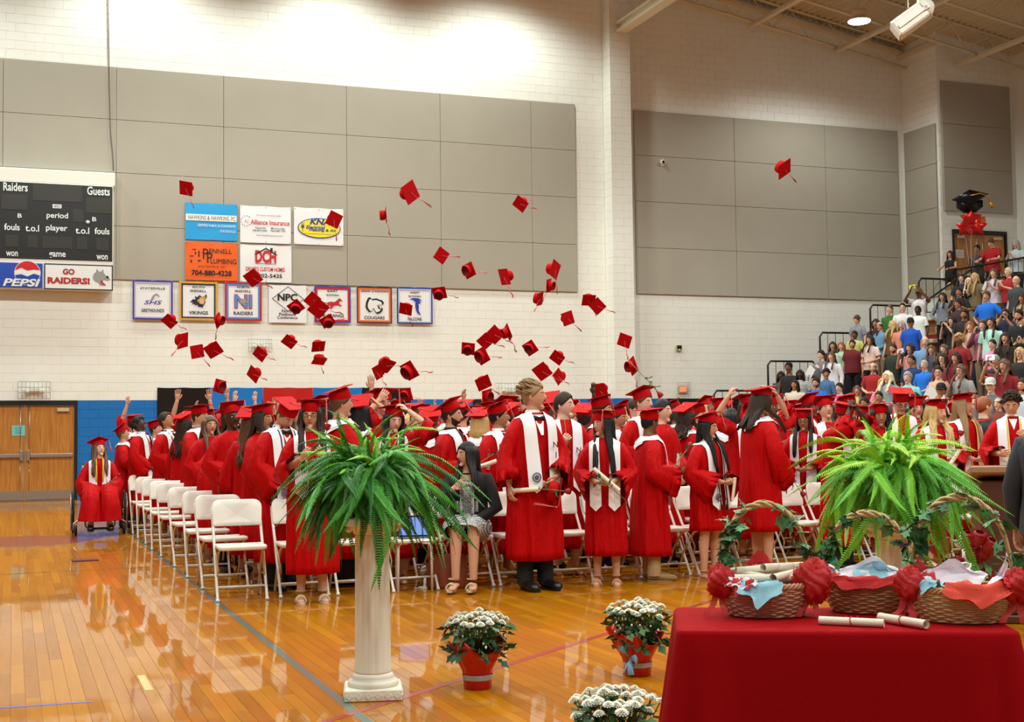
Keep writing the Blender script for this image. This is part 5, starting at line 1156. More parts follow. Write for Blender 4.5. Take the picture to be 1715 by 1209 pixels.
# raised arms in the rear rows
UPG = 'raised hands behind the crowd'
for i, (px, py, kind, sk, lab) in enumerate([(322, 652, 'both', 'm', 'arm-raising graduate before left end of black banner, sleeves up'), (345, 664, 'upout', 'm', 'graduate throwing both hands up before right part of black banner'), (364, 646, 'up1', 'm', 'graduate reaching up to a falling cap before blue banner'), (401, 655, 'both', 'l', 'graduate with two pale hands high before blue banner'), (420, 664, 'upout', 'm', 'graduate with spread hands where blue and red banners meet'), (446, 664, 'up1', 'm', 'graduate raising one hand before red banner left half'), (482, 668, 'both', 'm', 'graduate raising both hands before red banner right half'), (604, 628, 'up1', 'm', 'graduate whose open hand rises highest against the white wall'), (677, 662, 'upout', 'm', 'graduate lifting an open palm before right black banner'), (727, 668, 'both', 'm', 'graduate raising hands where the banners end and blue wall begins'), (797, 660, 'up1', 'm', 'graduate pushing a hand up beside the cream door'), (812, 643, 'upout', 'm', 'graduate just having let go of a cap over the cream door'), (874, 644, 'up1', 'l', 'graduate raising pale hand left of tall man'), (979, 640, 'up1', 'd', 'dark-skinned hand raised, graduate right of capless man with rose'), (1061, 668, 'upout', 'm', 'graduate with open hand before the pilaster foot')]):
    z = 0
    for Y in np.arange(13.5, 21.5, .25):
        z = wl(px, py, Y)[2]
        if z > 2.02 and wl(px, py, Y)[0] > 2.0 and all(math.hypot(wl(px, py, Y)[0] - a, Y - b) > .45 for a, b in PEOPLE): break
    sx = {'both': 0, 'upout': .30, 'up1': .19}[kind]
    w = wl(px, py, Y); va = (i * 53) % 60 + 10
    la, ra = {'both': ('up', 'up'), 'upout': ('upout', 'upout'), 'up1': ('up', 'down')}[kind]
    px2 = px - sx * F / Y * (1 if kind != 'both' else 0) * math.cos(R_(va)) * .7
    g(px2, wl(0, 0, 1)[0] * 0 + py + 60, Y, va=va, la=la, ra=ra, hp=-14, hair=('short', 'long', 'curly', 'short')[i % 4], hc='nbkn'[i % 4], L=.3, skin=sk, cap=(i % 3 != 1), scale=max(.95, min(1.06, z / 2.06)), stole=i % 2 == 0, label=lab)
# the rest of the crowd, heads showing between the others
CRG = 'graduates mostly hidden in the packed rear rows'
rn = random.Random(21)
fills = [(x + rn.uniform(-7, 7), rn.choice((14.4, 15.5, 16.6, 17.6, 18.6))) for x in range(395, 1340, 21)] + [(x + rn.uniform(-6, 6), rn.choice((14.4, 15.5, 16.6))) for x in range(1345, 1500, 26)] + [(352, 15.6), (390, 14.4), (440, 13.2), (500, 13.4), (545, 13.3), (700, 13.2), (690, 14.4), (905, 13.2), (925, 14.4), (1110, 12.4), (1170, 12.3), (1300, 12.4), (1290, 13.3), (1385, 12.5), (1420, 12.4), (1535, 12.5), (1590, 13.2)]
FILL = []
for i, (px, Y) in enumerate(fills):
    sc = rn.uniform(.93, 1.05)
    if Y > 14 and px < 420: Y = min(Y, 17)
    q = rn.choice((('short', 'n'), ('long', 'b'), ('short', 'k'), ('long', 'n'), ('crop', 'b'), ('wavy', 'y'), ('long', 'k')))
    ar = rn.choice((('clasp', 'clasp'), ('clap', 'clap'), ('clasplow', 'clasplow'), ('clasp', 'clasp')))
    FILL.append([px, Y, sc, q, ar, rn.choice((20, 60, 110, 150)), rn.choice((-14, 0)), rn.choice('llmmmtbd'), rn.random() < .72, rn.choice((-16, -4)), rn.random() < .6])
FILL.sort(); seen = {}
ORDW = ['first', 'second', 'third', 'fourth', 'fifth', 'sixth', 'seventh', 'eighth', 'ninth', 'tenth', 'eleventh', 'twelfth', 'thirteenth', 'fourteenth', 'fifteenth', 'sixteenth', 'seventeenth', 'eighteenth']
HN = {'short': 'short', 'crop': 'cropped', 'long': 'long straight', 'wavy': 'long wavy'}; CN = {'n': 'dark brown', 'b': 'brown', 'k': 'black', 'y': 'blond'}
for px, Y, sc, q, ar, va, hp, sk, cp, tl, sto in FILL:
    ok = False
    for dy in (0, .5, -.5, 1, -1, 1.5, 2, -1.5, 2.5, 3):
        yy = Y + dy; xx = wl(px, 690, yy)[0]
        if yy > 12.3 and xx > 2.0 and all(math.hypot(xx - a, yy - b) > .50 for a, b in PEOPLE): ok = True; break
    if not ok: continue
    Y = yy
    key = (cp, q, sto); seen[key] = seen.get(key, 0) + 1
    lb = 'rear-crowd graduate %s, %s %s hair, %s white stole, %s such from left' % ('in cap' if cp else 'without cap', HN[q[0]], CN[q[1]], 'with' if sto else 'no', ORDW[seen[key] - 1])
    g(px, 690, Y, va=va, la=ar[0], ra=ar[1], hp=hp, hair=q[0], hc=q[1], L=.3, skin=sk, cap=cp, tilt=tl, stole=sto, scale=sc, vox=.014, label=lb, group=CRG)
# stole letters, flowers and scrolls held
def stole_letters(o, txt, xs, z0, dz):
    st_ = [c for c in o.children if c.name.startswith('stole')][0]
    for k, ch in enumerate(txt):
        z = z0 - dz * k; y = -gw(z)[1] - .048; lettering(ch, xs, z, .045 if ch != 'I' else .010, .05, y, mat('print_maroon', s2l(120, 14, 24), .6), st_, .02)
stole_letters(man, 'NIHS', .095, 1.20, .085); stole_letters(nhs, 'NIHS', .095, 1.18, .085)
p = hand(man, 'down', -1, .05); d = dirw(man, (.55, -.75, .06)); scroll(p + d * .12, d, 'diploma scroll with no ribbon held out level by the tall capless man', False)
rose(p + d * .36 + Vector((0, 0, -.01)), d + Vector((0, 0, -.12)), 'red rose laid along the diploma of the tall capless man')
p = hand(girl, 'holdhi', 1, .06); rose(p + Vector((.02, -.03, .02)), (.15, -.1, 1), 'red rose held upright at the chest of the girl in glasses')
p = hand(lady, 'clasp', 1, .06); scroll(p + Vector((-.02, -.05, .02)), (.6, -.2, -.55), 'diploma scroll slanting in the hands of the black-haired front-row graduate', False); rose(p + Vector((-.02, -.09, -.04)), (-.75, -.2, .5), 'red rose with bloom to the left in hands of the black-haired graduate')
p = hand(khaki, 'hold', 1, .07); scroll(p + Vector((0, -.0, .05)), (.12, .0, 1), 'diploma scroll held upright by the khaki-trousered graduate', False, s=.8); rose(p + Vector((.02, -.02, .12)), (.6, .3, .5), 'rose with leafy stem held beyond the khaki-trousered graduate')
p = hand(beard, 'hold', -1, .07); scroll(p + Vector((.03, -.05, .01)), (.9, -.2, .3), 'diploma scroll in the hands of the bearded graduate', False); rose(p + Vector((.12, -.05, .10)), (.85, -.1, .5), 'rose slanting up right from the hands of the bearded graduate')
p = hand(nhs, 'holdhi', -1, .06); rose(p + Vector((.0, -.03, .0)), (.05, -.1, -1), 'rose held head down by the capless brown-haired graduate')
p = hand(lw, 'clasp', 1, .06); rose(p + Vector((.02, -.03, .08)), (-.1, -.1, 1), 'rose held upright by the capless graduate gazing up on the left')
p = hand(blon, 'clasp', 1, .06); scroll(p + Vector((.0, -.05, .04)), (.5, -.2, .8), 'diploma scroll in hands of the blond graduate with bow', False); rose(p + Vector((.05, -.06, .14)), (.3, -.1, 1), 'rose held by the blond graduate with bow')
p = hand(cords, 'clasp', 1, .06); scroll(p + Vector((.02, -.04, -.07)), (.1, -.1, 1), 'short diploma scroll hanging from hands of the corded graduate', False, s=.7)
p = hand(tallg, 'clasplow', -1, .06); rose(p + Vector((.06, -.03, .0)), (.5, -.2, -.7), 'rose held low beside the hip of the bare-legged graduate')
p = hand(ac, 'down', 1, .07); m_ = MB(); m_.box(-.12, .12, -.003, .003, -.075, .075); pc = m_.build('program', cm(236, 230, 230)); pc.matrix_world = Matrix.Translation(p + Vector((.05, -.12, .12))) @ Matrix.Rotation(R_(20), 4, 'Z') @ Matrix.Rotation(R_(28), 4, 'Y'); tag(pc, 'white paper program held at the waist of stern graduate on left', 'paper')
fr = dep(1082, 635, 12.5); rose(fr, (.6, -.2, -.7), 'rose flung in the air above the khaki-trousered graduate')
# white bow on the blond graduate's cap
m_ = MB(); 
for s in (-1, 1): m_.loft([[(.10 + 0 * s, -.02, 1.70), (.10, .0, 1.72), (.10, .02, 1.70), (.10, .0, 1.68)], [(.12, -.01 + .03 * s, 1.70 + .03 * s), (.12, .0 + .03 * s, 1.76 + .03 * s), (.12, .02 + .05 * s, 1.72), (.12, .02 * s, 1.66)], [(.115, .0 + .09 * s, 1.72), (.12, .03 + .09 * s, 1.76), (.12, .05 + .09 * s, 1.72), (.11, .02 + .09 * s, 1.67)]])
m_.tube([(.10, 0, 1.70), (.13, -.02, 1.64), (.14, -.03, 1.58)], [.012, .02, .024], 8, flat=.4); m_.build('white_bow', STOLE, blon)
# cap dangling from the tall man's left hand
def solo_cap(M, label, tm='tasf', group=None):
    o = empty('graduation_cap', (0, 0, 0), 0, label, 'cap', group); o.matrix_world = M
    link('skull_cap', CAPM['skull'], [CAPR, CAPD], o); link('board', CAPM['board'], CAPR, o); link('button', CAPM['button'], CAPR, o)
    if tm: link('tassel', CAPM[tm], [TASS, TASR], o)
    return o
p = hand(man, 'clasplow', 1, .09)
solo_cap(Matrix.Translation(p + Vector((.03, -.02, -.06))) @ Matrix.Rotation(R_(-20), 4, 'Z') @ Matrix.Rotation(R_(100), 4, 'Y'), 'red graduation cap dangling from the tall capless man\'s hand', 'tas')
# ---------------------------------------------------------------- thrown caps: three corners of each board as seen, with top or inside showing
CV = Matrix(((RT[0], UP[0], -FW[0]), (RT[1], UP[1], -FW[1]), (RT[2], UP[2], -FW[2])))
def thrown(A, B, D, top, label, flip=False, tm='tasf', Dm=None, ms=1.0):
    A, B, D = [np.array(q, float) for q in (A, B, D)]
    e1 = (B - A) * (1, -1); e2 = (D - A) * (1, -1); a1, a2, c = e1 @ e1, e2 @ e2, e1 @ e2
    S2 = ((a1 + a2) + math.sqrt((a1 - a2) ** 2 + 4 * c * c)) / 2 * 1.0001
    za = math.sqrt(max(0, S2 - a1)); zb = math.sqrt(max(0, S2 - a2))
    if c > 0: zb = -zb
    S = math.sqrt(S2)
    cand = []
    for sg in (1, -1):
        x_ = Vector((e1[0], e1[1], za * sg)); y_ = Vector((e2[0], e2[1], zb * sg)); n_ = x_.cross(y_); n_ = n_ if n_.z > 0 else -n_; cand.append(((CV @ n_).z * (-1 if flip else 1), sg))
    sg = min(cand)[1]; za *= sg; zb *= sg; dist = Dm or min(21, max(10.5, F * .246 / S))
    x = Vector((e1[0], e1[1], za)) / S; y = Vector((e2[0], e2[1], zb)) / S
    z = x.cross(y)
    if (z.z > 0) != top: x, y = y, x; z = x.cross(y)
    x.normalize(); z.normalize(); y = z.cross(x)
    Mr = CV @ Matrix((x, y, z)).transposed()
    s = S * dist / F / .246
    c2 = A + (B - A) / 2 + (D - A) / 2; loc = Vector(dep(c2[0], c2[1], dist))
    M = Matrix.Translation(loc) @ Mr.to_4x4() @ Matrix.Scale(min(1.15, max(.85, s)), 4) @ Matrix.Translation((0, 0, -.07))
    return solo_cap(M, label, tm)
a7 = lambda x, y: (260 + x / 3.183, 280 + y / 3.183)
a8 = lambda x, y: (640 + x / 3.023, 280 + y / 3.023)
L7 = [
 ((130, 70), (203, 85), (124, 140), 1, 'leftmost flying cap, alone high on the beige panel above the blue sponsor banner'),
 ((940, 230), (1000, 258), (908, 300), 1, 'cap flying in front of the yellow oval sponsor banner'),
 ((1312, 118), (1370, 62), (1350, 205), 1, 'cap spinning high on the beige panel, largest one up there'),
 ((1232, 212), (1238, 288), (1222, 222), 0, 'cap seen edge-on with its crown to the left, right of the yellow oval banner'),
 ((465, 580), (530, 540), (512, 640), 1, 'cap flying over the lower corner of the custom homes banner'),
 ((25, 815), (75, 780), (75, 863), 1, 'cap flying just under the purple-bordered greyhound banner'),
 ((338, 772), (347, 828), (322, 806), 0, 'narrow-looking cap at lower right corner of the gold-bordered viking banner'),
 ((170, 878), (163, 955), (130, 895), 1, 'narrow-looking cap on the white wall, leftmost of the three below viking banner'),
 ((190, 955), (250, 942), (197, 1023), 1, 'cap flat to the view left of the tasselled pair below viking banner'),
 ((258, 965), (330, 925), (290, 1023), 1, 'cap with trailing tassel at lower right, below the light blue bordered banner'),
 ((517, 995), (552, 955), (565, 1037), 1, 'cap flying in front of the caged wall light'),
 ((480, 1105), (513, 1052), (535, 1155), 1, 'cap low over the red vinyl banner, tassel streaming up right'),
 ((670, 930), (708, 893), (720, 967), 1, 'cap below the white conference banner, tassel pointing up'),
 ((848, 935), (905, 930), (835, 982), 1, 'upper of two caps stacked under the running horse banner'),
 ((858, 1013), (916, 1020), (832, 1047), 1, 'lower of two caps stacked under the running horse banner'),
 ((800, 712), (838, 670), (838, 745), 1, 'small cap at the left border of the running horse banner'),
 ((810, 760), (870, 695), (870, 812), 1, 'big cap covering the lower left of the running horse banner'),
 ((880, 815), (935, 785), (900, 857), 0, 'cap showing its inside just under the big one at the horse banner'),
 ((700, 740), (760, 702), (740, 788), 0, 'bright cap with inside showing over the white conference banner'),
 ((1307, 722), (1372, 738), (1298, 775), 1, 'cap in front of the diving bird banner'),
 ((1170, 1075), (1225, 1015), (1232, 1100), 1, 'cap tumbling at left of the pair above the left fern'),
 ((1300, 1060), (1362, 1028), (1350, 1140), 0, 'cap with inside showing at right of the pair above the left fern'),
 ((330, 1130), (370, 1145), (316, 1190), 0, 'cap just leaving a hand before blue vinyl banner'),
 ((1165, 1082), (1188, 1070), (1180, 1118), 1, 'partly seen cap behind the tumbling one above the left fern'),
]
for A, B, D, t, lb in L7: thrown(a7(*A), a7(*B), a7(*D), bool(t), lb)
L8 = [
 ((268, 455), (295, 412), (305, 482), 1, 'small cap on lower beige panel above the diving bird banner'),
 ((402, 500), (452, 477), (428, 567), 0, 'cap showing its round inside at the panel bottom, mid wall'),
 ((585, 515), (632, 515), (605, 595), 1, 'cap hanging alone at the panel bottom edge left of the stacked three'),
 ((868, 465), (907, 493), (843, 543), 1, 'topmost of the three caps in a column near the panel corner'),
 ((857, 562), (855, 626), (832, 572), 0, 'middle of the three caps in a column near the panel corner'),
 ((818, 628), (810, 694), (788, 640), 1, 'lowest of the three caps in a column near the panel corner'),
 ((905, 745), (958, 725), (922, 805), 1, 'cap alone on white wall left of the pilaster'),
 ((1018, 648), (1080, 650), (1012, 697), 1, 'left one of two overlapping caps beside the pilaster'),
 ((1045, 700), (1090, 658), (1090, 748), 1, 'right one of two overlapping caps beside the pilaster'),
 ((658, 185), (688, 142), (712, 230), 1, 'cap high on beige panel with crown peeking at upper right'),
 ((522, 842), (570, 795), (570, 900), 1, 'right half of the big pair of caps in mid wall cluster'),
 ((475, 880), (525, 835), (522, 925), 1, 'left half of the big pair of caps in mid wall cluster'),
 ((407, 888), (468, 895), (403, 942), 0, 'leftmost cap in the mid wall cluster, inside showing'),
 ((465, 935), (515, 905), (500, 1005), 0, 'lowest cap in the mid wall cluster, round inside showing'),
 ((632, 788), (660, 858), (618, 812), 0, 'small tilted cap at the top right of the mid wall cluster'),
 ((713, 905), (755, 878), (745, 952), 0, 'square-on cap with round inside, right of the mid wall cluster'),
 ((847, 965), (875, 925), (897, 1003), 1, 'cap with plain board right of the tall man, upper one'),
 ((755, 1025), (815, 983), (805, 1085), 1, 'big cap directly above the tall capless man'),
 ((863, 1055), (893, 1015), (892, 1105), 1, 'cap with plain board right of the tall man, lower one'),
 ((468, 1078), (535, 1047), (490, 1137), 1, 'cap just over an open hand above the cream door'),
 ((1207, 838), (1263, 860), (1192, 895), 1, 'cap with pink tassel on the pilaster'),
 ((1270, 953), (1293, 1027), (1245, 985), 0, 'cap with tassel flying right at the pilaster edge'),
 ((250, 612), (318, 605), (262, 668), 0, 'cap with inside showing at right corner of diving bird banner'),
 ((1058, 1100), (1122, 1092), (1085, 1168), 1, 'bright cap held up by a hand above the flat-capped graduate'),
 ((512, 1140), (548, 1130), (515, 1188), 0, 'cap half hidden behind the one over the cream door'),
 ((88, 1128), (140, 1122), (100, 1180), 0, 'cap low before the right black vinyl banner'),
]
for A, B, D, t, lb in L8: thrown(a8(*A), a8(*B), a8(*D), bool(t), lb)
a6 = lambda x, y: (1000 + x / 2.399, y / 2.399)
thrown(a6(722, 672), a6(775, 635), a6(732, 722), True, 'lone cap flying high on the right beige panel')
# ---------------------------------------------------------------- spectators
def top_mesh(la, ra, sleeve='short', z0=.86, neck='crew', loose=1.0):
    key = ('top', la, ra, sleeve, z0, neck, loose)
    if key in GOWNS: return GOWNS[key]
    mb = MB(); e = lambda z, w, d, y=0: [(w * math.cos(t) * loose, y + d * math.sin(t) * loose, z) for t in np.linspace(0, 2 * math.pi, 26, endpoint=False)]
    rings = []
    for z, w, d, y in [(z0, .190, .145, 0), (.98, .185, .14, 0), (1.08, .172, .13, 0), (1.18, .172, .128, 0), (1.28, .19, .134, 0), (1.36, .200, .122, .004), (1.405, .165, .098, .012)] + ([(1.435, .11, .08, .018), (1.462, .068, .066, .02)] if neck != 'tank' else [(1.425, .125, .082, .014)]):
        rg = e(z, w, d, y); rings.append([(p[0] * (1 + .012 * math.sin(7 * k + z * 9)), p[1] * (1 + .02 * math.sin(5 * k * .7 + z * 7)), p[2]) for k, p in enumerate(rg)])
    if neck == 'v': rings[-1] = [(p[0], p[1], p[2] - (.07 if p[1] < -.03 else 0)) for p in rings[-1]]
    mb.loft(rings, cap0=False, cap1=False)
    if sleeve != 'none':
        for s, kind in ((1, la), (-1, ra)):
            E, Wr, d, nr, cu, se = arms(kind, s); S = np.array((.165 * s, .01, 1.37)) + (np.array((0, 0, .03)) if E[2] > 1.4 else 0)
            P = [S - np.array((.06 * s, 0, .01)), S, S * .6 + E * .4]; r = [.068, .074, .068]
            if sleeve == 'short': P.append(S * .28 + E * .72); r.append(.066)
            else: P += [E, E * .5 + Wr * .5, E * .06 + Wr * .94]; r += [.056, .05, .042]
            mb.tube(P, r, 14, caps=False)
    me = mb.mesh('top'); GOWNS[key] = me; return me
def spectator(loc, rz, scale, shirt, hair, hc, skin, pose=('down', 'down'), label='', hp=0, hy=0, sleeve='short', neck='crew', loose=1.0, tr='n', glasses=False, beard=False, hat=None, smile=False, L=.3, vox=.017, group=None, face=True, dress=False):
    o = empty('person', loc, rz, label, 'person', group, scale)
    link('body', body_mesh(pose[0], pose[1], hy, hp, 0, 0, vox), [SKIN[skin]], o, own=True)
    link('top', top_mesh(pose[0], pose[1], sleeve, .70 if dress else .86, neck, loose), [shirt], o, own=True)
    if not dress: link('trousers', legs_mesh(.80, .06, .078), [{'n': cm(44, 52, 78), 'k': cm(26, 26, 30), 't': cm(140, 120, 90)}[tr]], o, own=True)
    Mh = headM(hy, hp, 0)
    if face: put_face(o, Mh, skin, HAIRC[hc], smile, glasses, HAIRC[hc] if beard else None)
    if hat is None or hat[1]: 
        if hair: link('hair', hair_mesh(hair, hy, hp, 0, 0, 0, L, 1), [HAIRC[hc]], o, own=True)
    if hat: link('baseball_cap', FACE['bc'], [hat[0]], o, Mh @ Matrix.Translation((0, .006, .018)), own=True)
    o['_rz'] = rz; o['_sc'] = scale
    return o
Z7 = lambda x, y: (1250 + x / 3.0215, 300 + y / 3.0215)
def seat(px, py, k=None, h=1.70):
    """which bleacher row a head at this pixel belongs to"""
    best = None
    for j in (range(0, NR) if k is None else [k]):
        x = BX0 + TR * j + .28; z = RS * (j + 1); p = xw(px, py, x)
        if p[1] > 29.7 or p[1] < 13: continue
        e = abs(p[2] - z - h)
        if best is None or e < best[0]: best = (e, j, p, z)
    return best
AUD = [
 # x, y of head top in the enlarged view, shirt, hair, hair colour, skin, pose, label, extras
 (213, 923, (24, 22, 24), 'short', 'k', 'b', ('down', 'down'), 'man in black tank top at the lowest left end of the bleachers', dict(neck='tank', sleeve='none')),
 (175, 968, (40, 70, 76), 'bob', 'k', 'd', ('clasp', 'clasp'), 'dark-skinned woman with black bob, lowest left spectator', dict(scale=.9)),
 (272, 960, (200, 204, 200), 'bob', 'k', 'd', ('clasp', 'clasp'), 'woman in striped black and white top at lower left of bleachers', dict(stripe=1)),
 (190, 1003, (214, 200, 184), 'curly', 'n', 't', ('down', 'down'), 'small child in cream dress at lower left of bleachers', dict(child=.62)),
 (243, 1008, (206, 192, 178), 'bob', 'k', 't', ('clasp', 'clasp'), 'woman in cream patterned top holding the small child', {}),
 (157, 1032, (150, 196, 200), 'bob', 'n', 't', ('down', 'down'), 'child in pale blue top at the bottom left of bleachers', dict(child=.66)),
 (378, 862, (120, 118, 124), 'short', 'n', 'l', ('chin', 'hold'), 'man in grey shirt holding up a white paper', dict(sleeve='long', paper=1)),
 (430, 870, (222, 220, 226), 'long', 'b', 'l', ('down', 'down'), 'woman in white v-neck top with long light brown hair', dict(neck='v', sleeve='long')),
 (437, 818, (52, 36, 34), 'long', 'n', 'm', ('chin', 'down'), 'woman with long dark brown hair behind the white v-neck woman', {}),
 (480, 820, (160, 206, 190), 'bob', 'r', 'l', ('chin', 'clasp'), 'red-haired woman in mint top wiping her cheek', {}),
 (535, 810, (104, 22, 28), 'short', 'n', 'm', ('down', 'down'), 'big bearded man in maroon polo shirt standing tall', dict(beard=1, big=1.14)),
 (400, 958, (66, 104, 150), 'curly', 'n', 't', ('down', 'down'), 'dark curly-haired man in denim shirt looking right', dict(hy=40, sleeve='long')),
 (352, 1000, (20, 104, 210), 'short', 'n', 'm', ('down', 'down'), 'bearded man in bright blue shirt behind tipped cap', dict(beard=1)),
 (560, 690, (138, 146, 156), 'messy', 'b', 'l', ('down', 'down'), 'teenager in grey t-shirt with floppy brown hair, apart on left', dict(hp=14)),
 (655, 703, (60, 40, 40), 'long', 'n', 't', ('down', 'down'), 'woman with dark hair right of the grey t-shirt teenager', {}),
 (548, 788, (206, 206, 120), 'short', 'n', 'b', ('clasp', 'clasp'), 'woman in yellow and blue top behind the maroon polo man', dict(h=1.3)),
 (625, 785, (226, 200, 190), 'long', 'n', 'm', ('clasp', 'clasp'), 'woman in pale pink top right of the maroon polo man', {}),
 (675, 718, (104, 150, 186), 'bald', 'n', 'm', ('clasp', 'clasp'), 'balding man in light blue denim shirt', dict(sleeve='long', big=1.08)),
 (725, 632, (46, 110, 44), 'crop', 'b', 'l', ('down', 'down'), 'smiling man in green polo shirt', dict(smile=1)),
 (790, 622, (230, 228, 230), 'crop', 'n', 'l', ('down', 'down'), 'smiling man in white polo shirt', dict(smile=1)),
 (872, 550, (232, 228, 230), 'short', 'k', 'b', ('phonehi', 'phonehi'), 'man in white jersey and olive cap lifting a yellow phone', dict(hat=(96, 92, 62), phone=(236, 230, 20))),
 (868, 637, (230, 234, 230), 'crop', 'k', 'd', ('down', 'down'), 'big dark-skinned man in white t-shirt', dict(big=1.2)),
 (830, 700, (16, 84, 196), 'short', 'n', 't', ('down', 'down'), 'man in royal blue polo and black cap with gold crest', dict(hat=(24, 22, 24), big=1.08)),
 (740, 712, (112, 82, 34), 'long', 'y', 'l', ('down', 'down'), 'blond woman in olive brown top turned away', dict(hy=-30)),
 (785, 712, (222, 140, 120), 'bob', 'g', 'l', ('down', 'down'), 'grey-haired older woman in coral top', {}),
 (743, 828, (32, 44, 32), 'crop', 'n', 'm', ('down', 'down'), 'bearded man in dark green shirt', dict(beard=1, sleeve='long')),
 (828, 825, (226, 160, 156), 'long', 'n', 'm', ('down', 'phone'), 'dark-haired woman in pink top photographing with a white phone', dict(phone=(226, 222, 226), sleeve='short')),
 (640, 925, (160, 24, 30), 'bald', 'b', 'l', ('clasp', 'clasp'), 'bearded man in red shirt over white tee', dict(beard=1, smile=0)),
 (715, 965, (150, 156, 166), 'curls', 'p', 'l', ('clasp', 'clasp'), 'pale blond curly woman right of the red-shirted bearded man', {}),
 (835, 885, (30, 50, 96), 'crop', 'k', 't', ('down', 'down'), 'dark-haired man in navy t-shirt', {}),
 (903, 790, (110, 150, 190), 'bald', 'g', 'l', ('down', 'down'), 'grey-bearded man in light blue shirt looking left', dict(beard=1)),
 (935, 835, (70, 76, 96), 'wavy', 'b', 'm', ('clasp', 'clasp'), 'smiling woman with long wavy brown hair', dict(smile=1)),
 (900, 910, (20, 112, 214), 'crop', 'g', 'l', ('clasp', 'clasp'), 'man with grey crop in bright azure polo', dict(big=1.06)),
 (970, 940, (206, 160, 140), 'short', 'n', 'l', ('clasp', 'hold'), 'woman with glasses in tan strappy top holding a paper', dict(glasses=1, sleeve='none', neck='tank', paper=1)),
 (815, 970, (130, 210, 206), 'short', 'g', 'l', ('down', 'down'), 'grey-haired man in mint shirt', dict(sleeve='long')),
 (690, 1000, (228, 130, 160), 'wavy', 'y', 'l', ('clap', 'clap'), 'blond woman in pink clapping low in the crowd', {}),
 (470, 1027, (190, 140, 206), 'short', 'n', 'l', ('down', 'down'), 'young man in lavender shirt', {}),
 (560, 1040, (206, 196, 120), 'curls', 'b', 'm', ('down', 'down'), 'woman with headband and curly brown hair in pale yellow', {}),
 (670, 1068, (60, 60, 66), 'crop', 'k', 't', ('down', 'down'), 'black-haired man low behind the tipped caps', {}),
 (855, 1075, (34, 30, 34), 'long', 'k', 'b', ('down', 'down'), 'dark-haired woman right of the capped man in glasses', {}),
 (985, 1030, (22, 22, 24), 'short', 'k', 't', ('down', 'down'), 'man in black shirt and black cap low at the front', dict(hat=(20, 20, 22))),
 (1075, 975, (64, 70, 52), 'long', 'b', 'l', ('down', 'down'), 'smiling girl with long light brown hair in olive top', dict(smile=1)),
 (993, 875, (120, 60, 60), 'bob', 'n', 'l', ('hold', 'hold'), 'woman in round glasses and rust top with camera', dict(glasses=1)),
 (1000, 830, (50, 40, 50), 'long', 'b', 'l', ('down', 'down'), 'girl with pulled-back brown hair beside the dark red shirt', {}),
 (1060, 870, (120, 20, 34), 'long', 'n', 'm', ('down', 'down'), 'smiling woman with dark hair in wine-red top', dict(smile=1)),
 (1085, 930, (150, 150, 150), 'long', 'b', 'l', ('hold', 'down'), 'brown-haired woman in thin glasses and grey top', dict(glasses=1)),
 (1075, 780, (140, 24, 26), 'curly', 'y', 'b', ('down', 'down'), 'man with bleached curls in dark red shirt', dict(big=1.05)),
 (1195, 708, (150, 84, 110), 'short', 'b', 'l', ('down', 'phone'), 'tall man in plum-pink shirt pointing with raised hand', dict(sleeve='long', big=1.08)),
 (1245, 805, (228, 130, 160), 'crop', 'n', 'l', ('down', 'down'), 'man in rose-pink polo in left profile', dict(big=1.06)),
 (1310, 770, (50, 40, 30), 'wavy', 'n', 'm', ('down', 'down'), 'woman with long dark brown hair in black top, right side', {}),
 (1385, 845, (26, 26, 30), 'bob', 'y', 'l', ('down', 'down'), 'blond woman in glasses and black v-neck at right edge', dict(glasses=1, neck='v')),
 (1305, 903, (140, 22, 34), 'wavy', 'b', 'm', ('down', 'phonehi'), 'woman in maroon top raising a lit phone over the crowd', dict(phone=(150, 170, 250), pe=1)),
 (1235, 1003, (96, 104, 110), 'short', 'b', 'l', ('down', 'down'), 'boy in grey jacket and white-fronted cap', dict(hat=(206, 206, 204), sleeve='long', scale=.92)),
 (1258, 885, (40, 40, 46), 'short', 'g', 'm', ('phone', 'phone'), 'grey-haired man hidden behind a black camera', dict(phone=(16, 16, 18))),
 (1398, 1000, (190, 206, 220), 'crop', 'n', 'm', ('down', 'down'), 'bearded man in pale shirt at right picture edge', dict(beard=1)),
 (992, 570, (130, 136, 146), 'long', 'n', 'm', ('hip', 'hip'), 'dark-haired girl in grey sweatshirt standing on the aisle steps', dict(sleeve='long')),
 (1075, 545, (30, 28, 34), 'short', 'n', 't', ('clap', 'clap'), 'dark-haired young man in black beside the pale blond woman', {}),
 (1070, 605, (60, 40, 38), 'short', 'n', 't', ('down', 'down'), 'smiling woman with tied dark hair below the young man in black', dict(smile=1)),
 (1087, 475, (46, 44, 56), 'long', 'n', 'l', ('down', 'down'), 'woman with brown hair in dark top at the left of the top rows', {}),
 (1155, 470, (120, 104, 70), 'long', 'y', 'l', ('down', 'down'), 'blond woman in olive dress behind the pale blond one', dict(L=.4)),
 (1125, 495, (22, 22, 26), 'long', 'p', 'l', ('clap', 'clap'), 'pale blond woman in black with bag strap, clapping', dict(sleeve='long', L=.42)),
 (1100, 655, (36, 30, 30), 'short', 'n', 't', ('down', 'down'), 'bearded man in dark shirt above the photographing woman', dict(beard=1)),
 (1040, 690, (26, 26, 30), 'long', 'n', 'l', ('phone', 'phone'), 'woman in black with camera held at her chin', dict(phone=(20, 20, 22))),
 (1130, 715, (210, 180, 150), 'long', 'r', 'l', ('down', 'down'), 'red-haired woman just left of plum-pink shirt', {}),
 (1215, 563, (16, 110, 220), 'short', 'b', 'm', ('hip', 'hip'), 'man in bright blue polo with hands on hips, upper right', dict(big=1.1)),
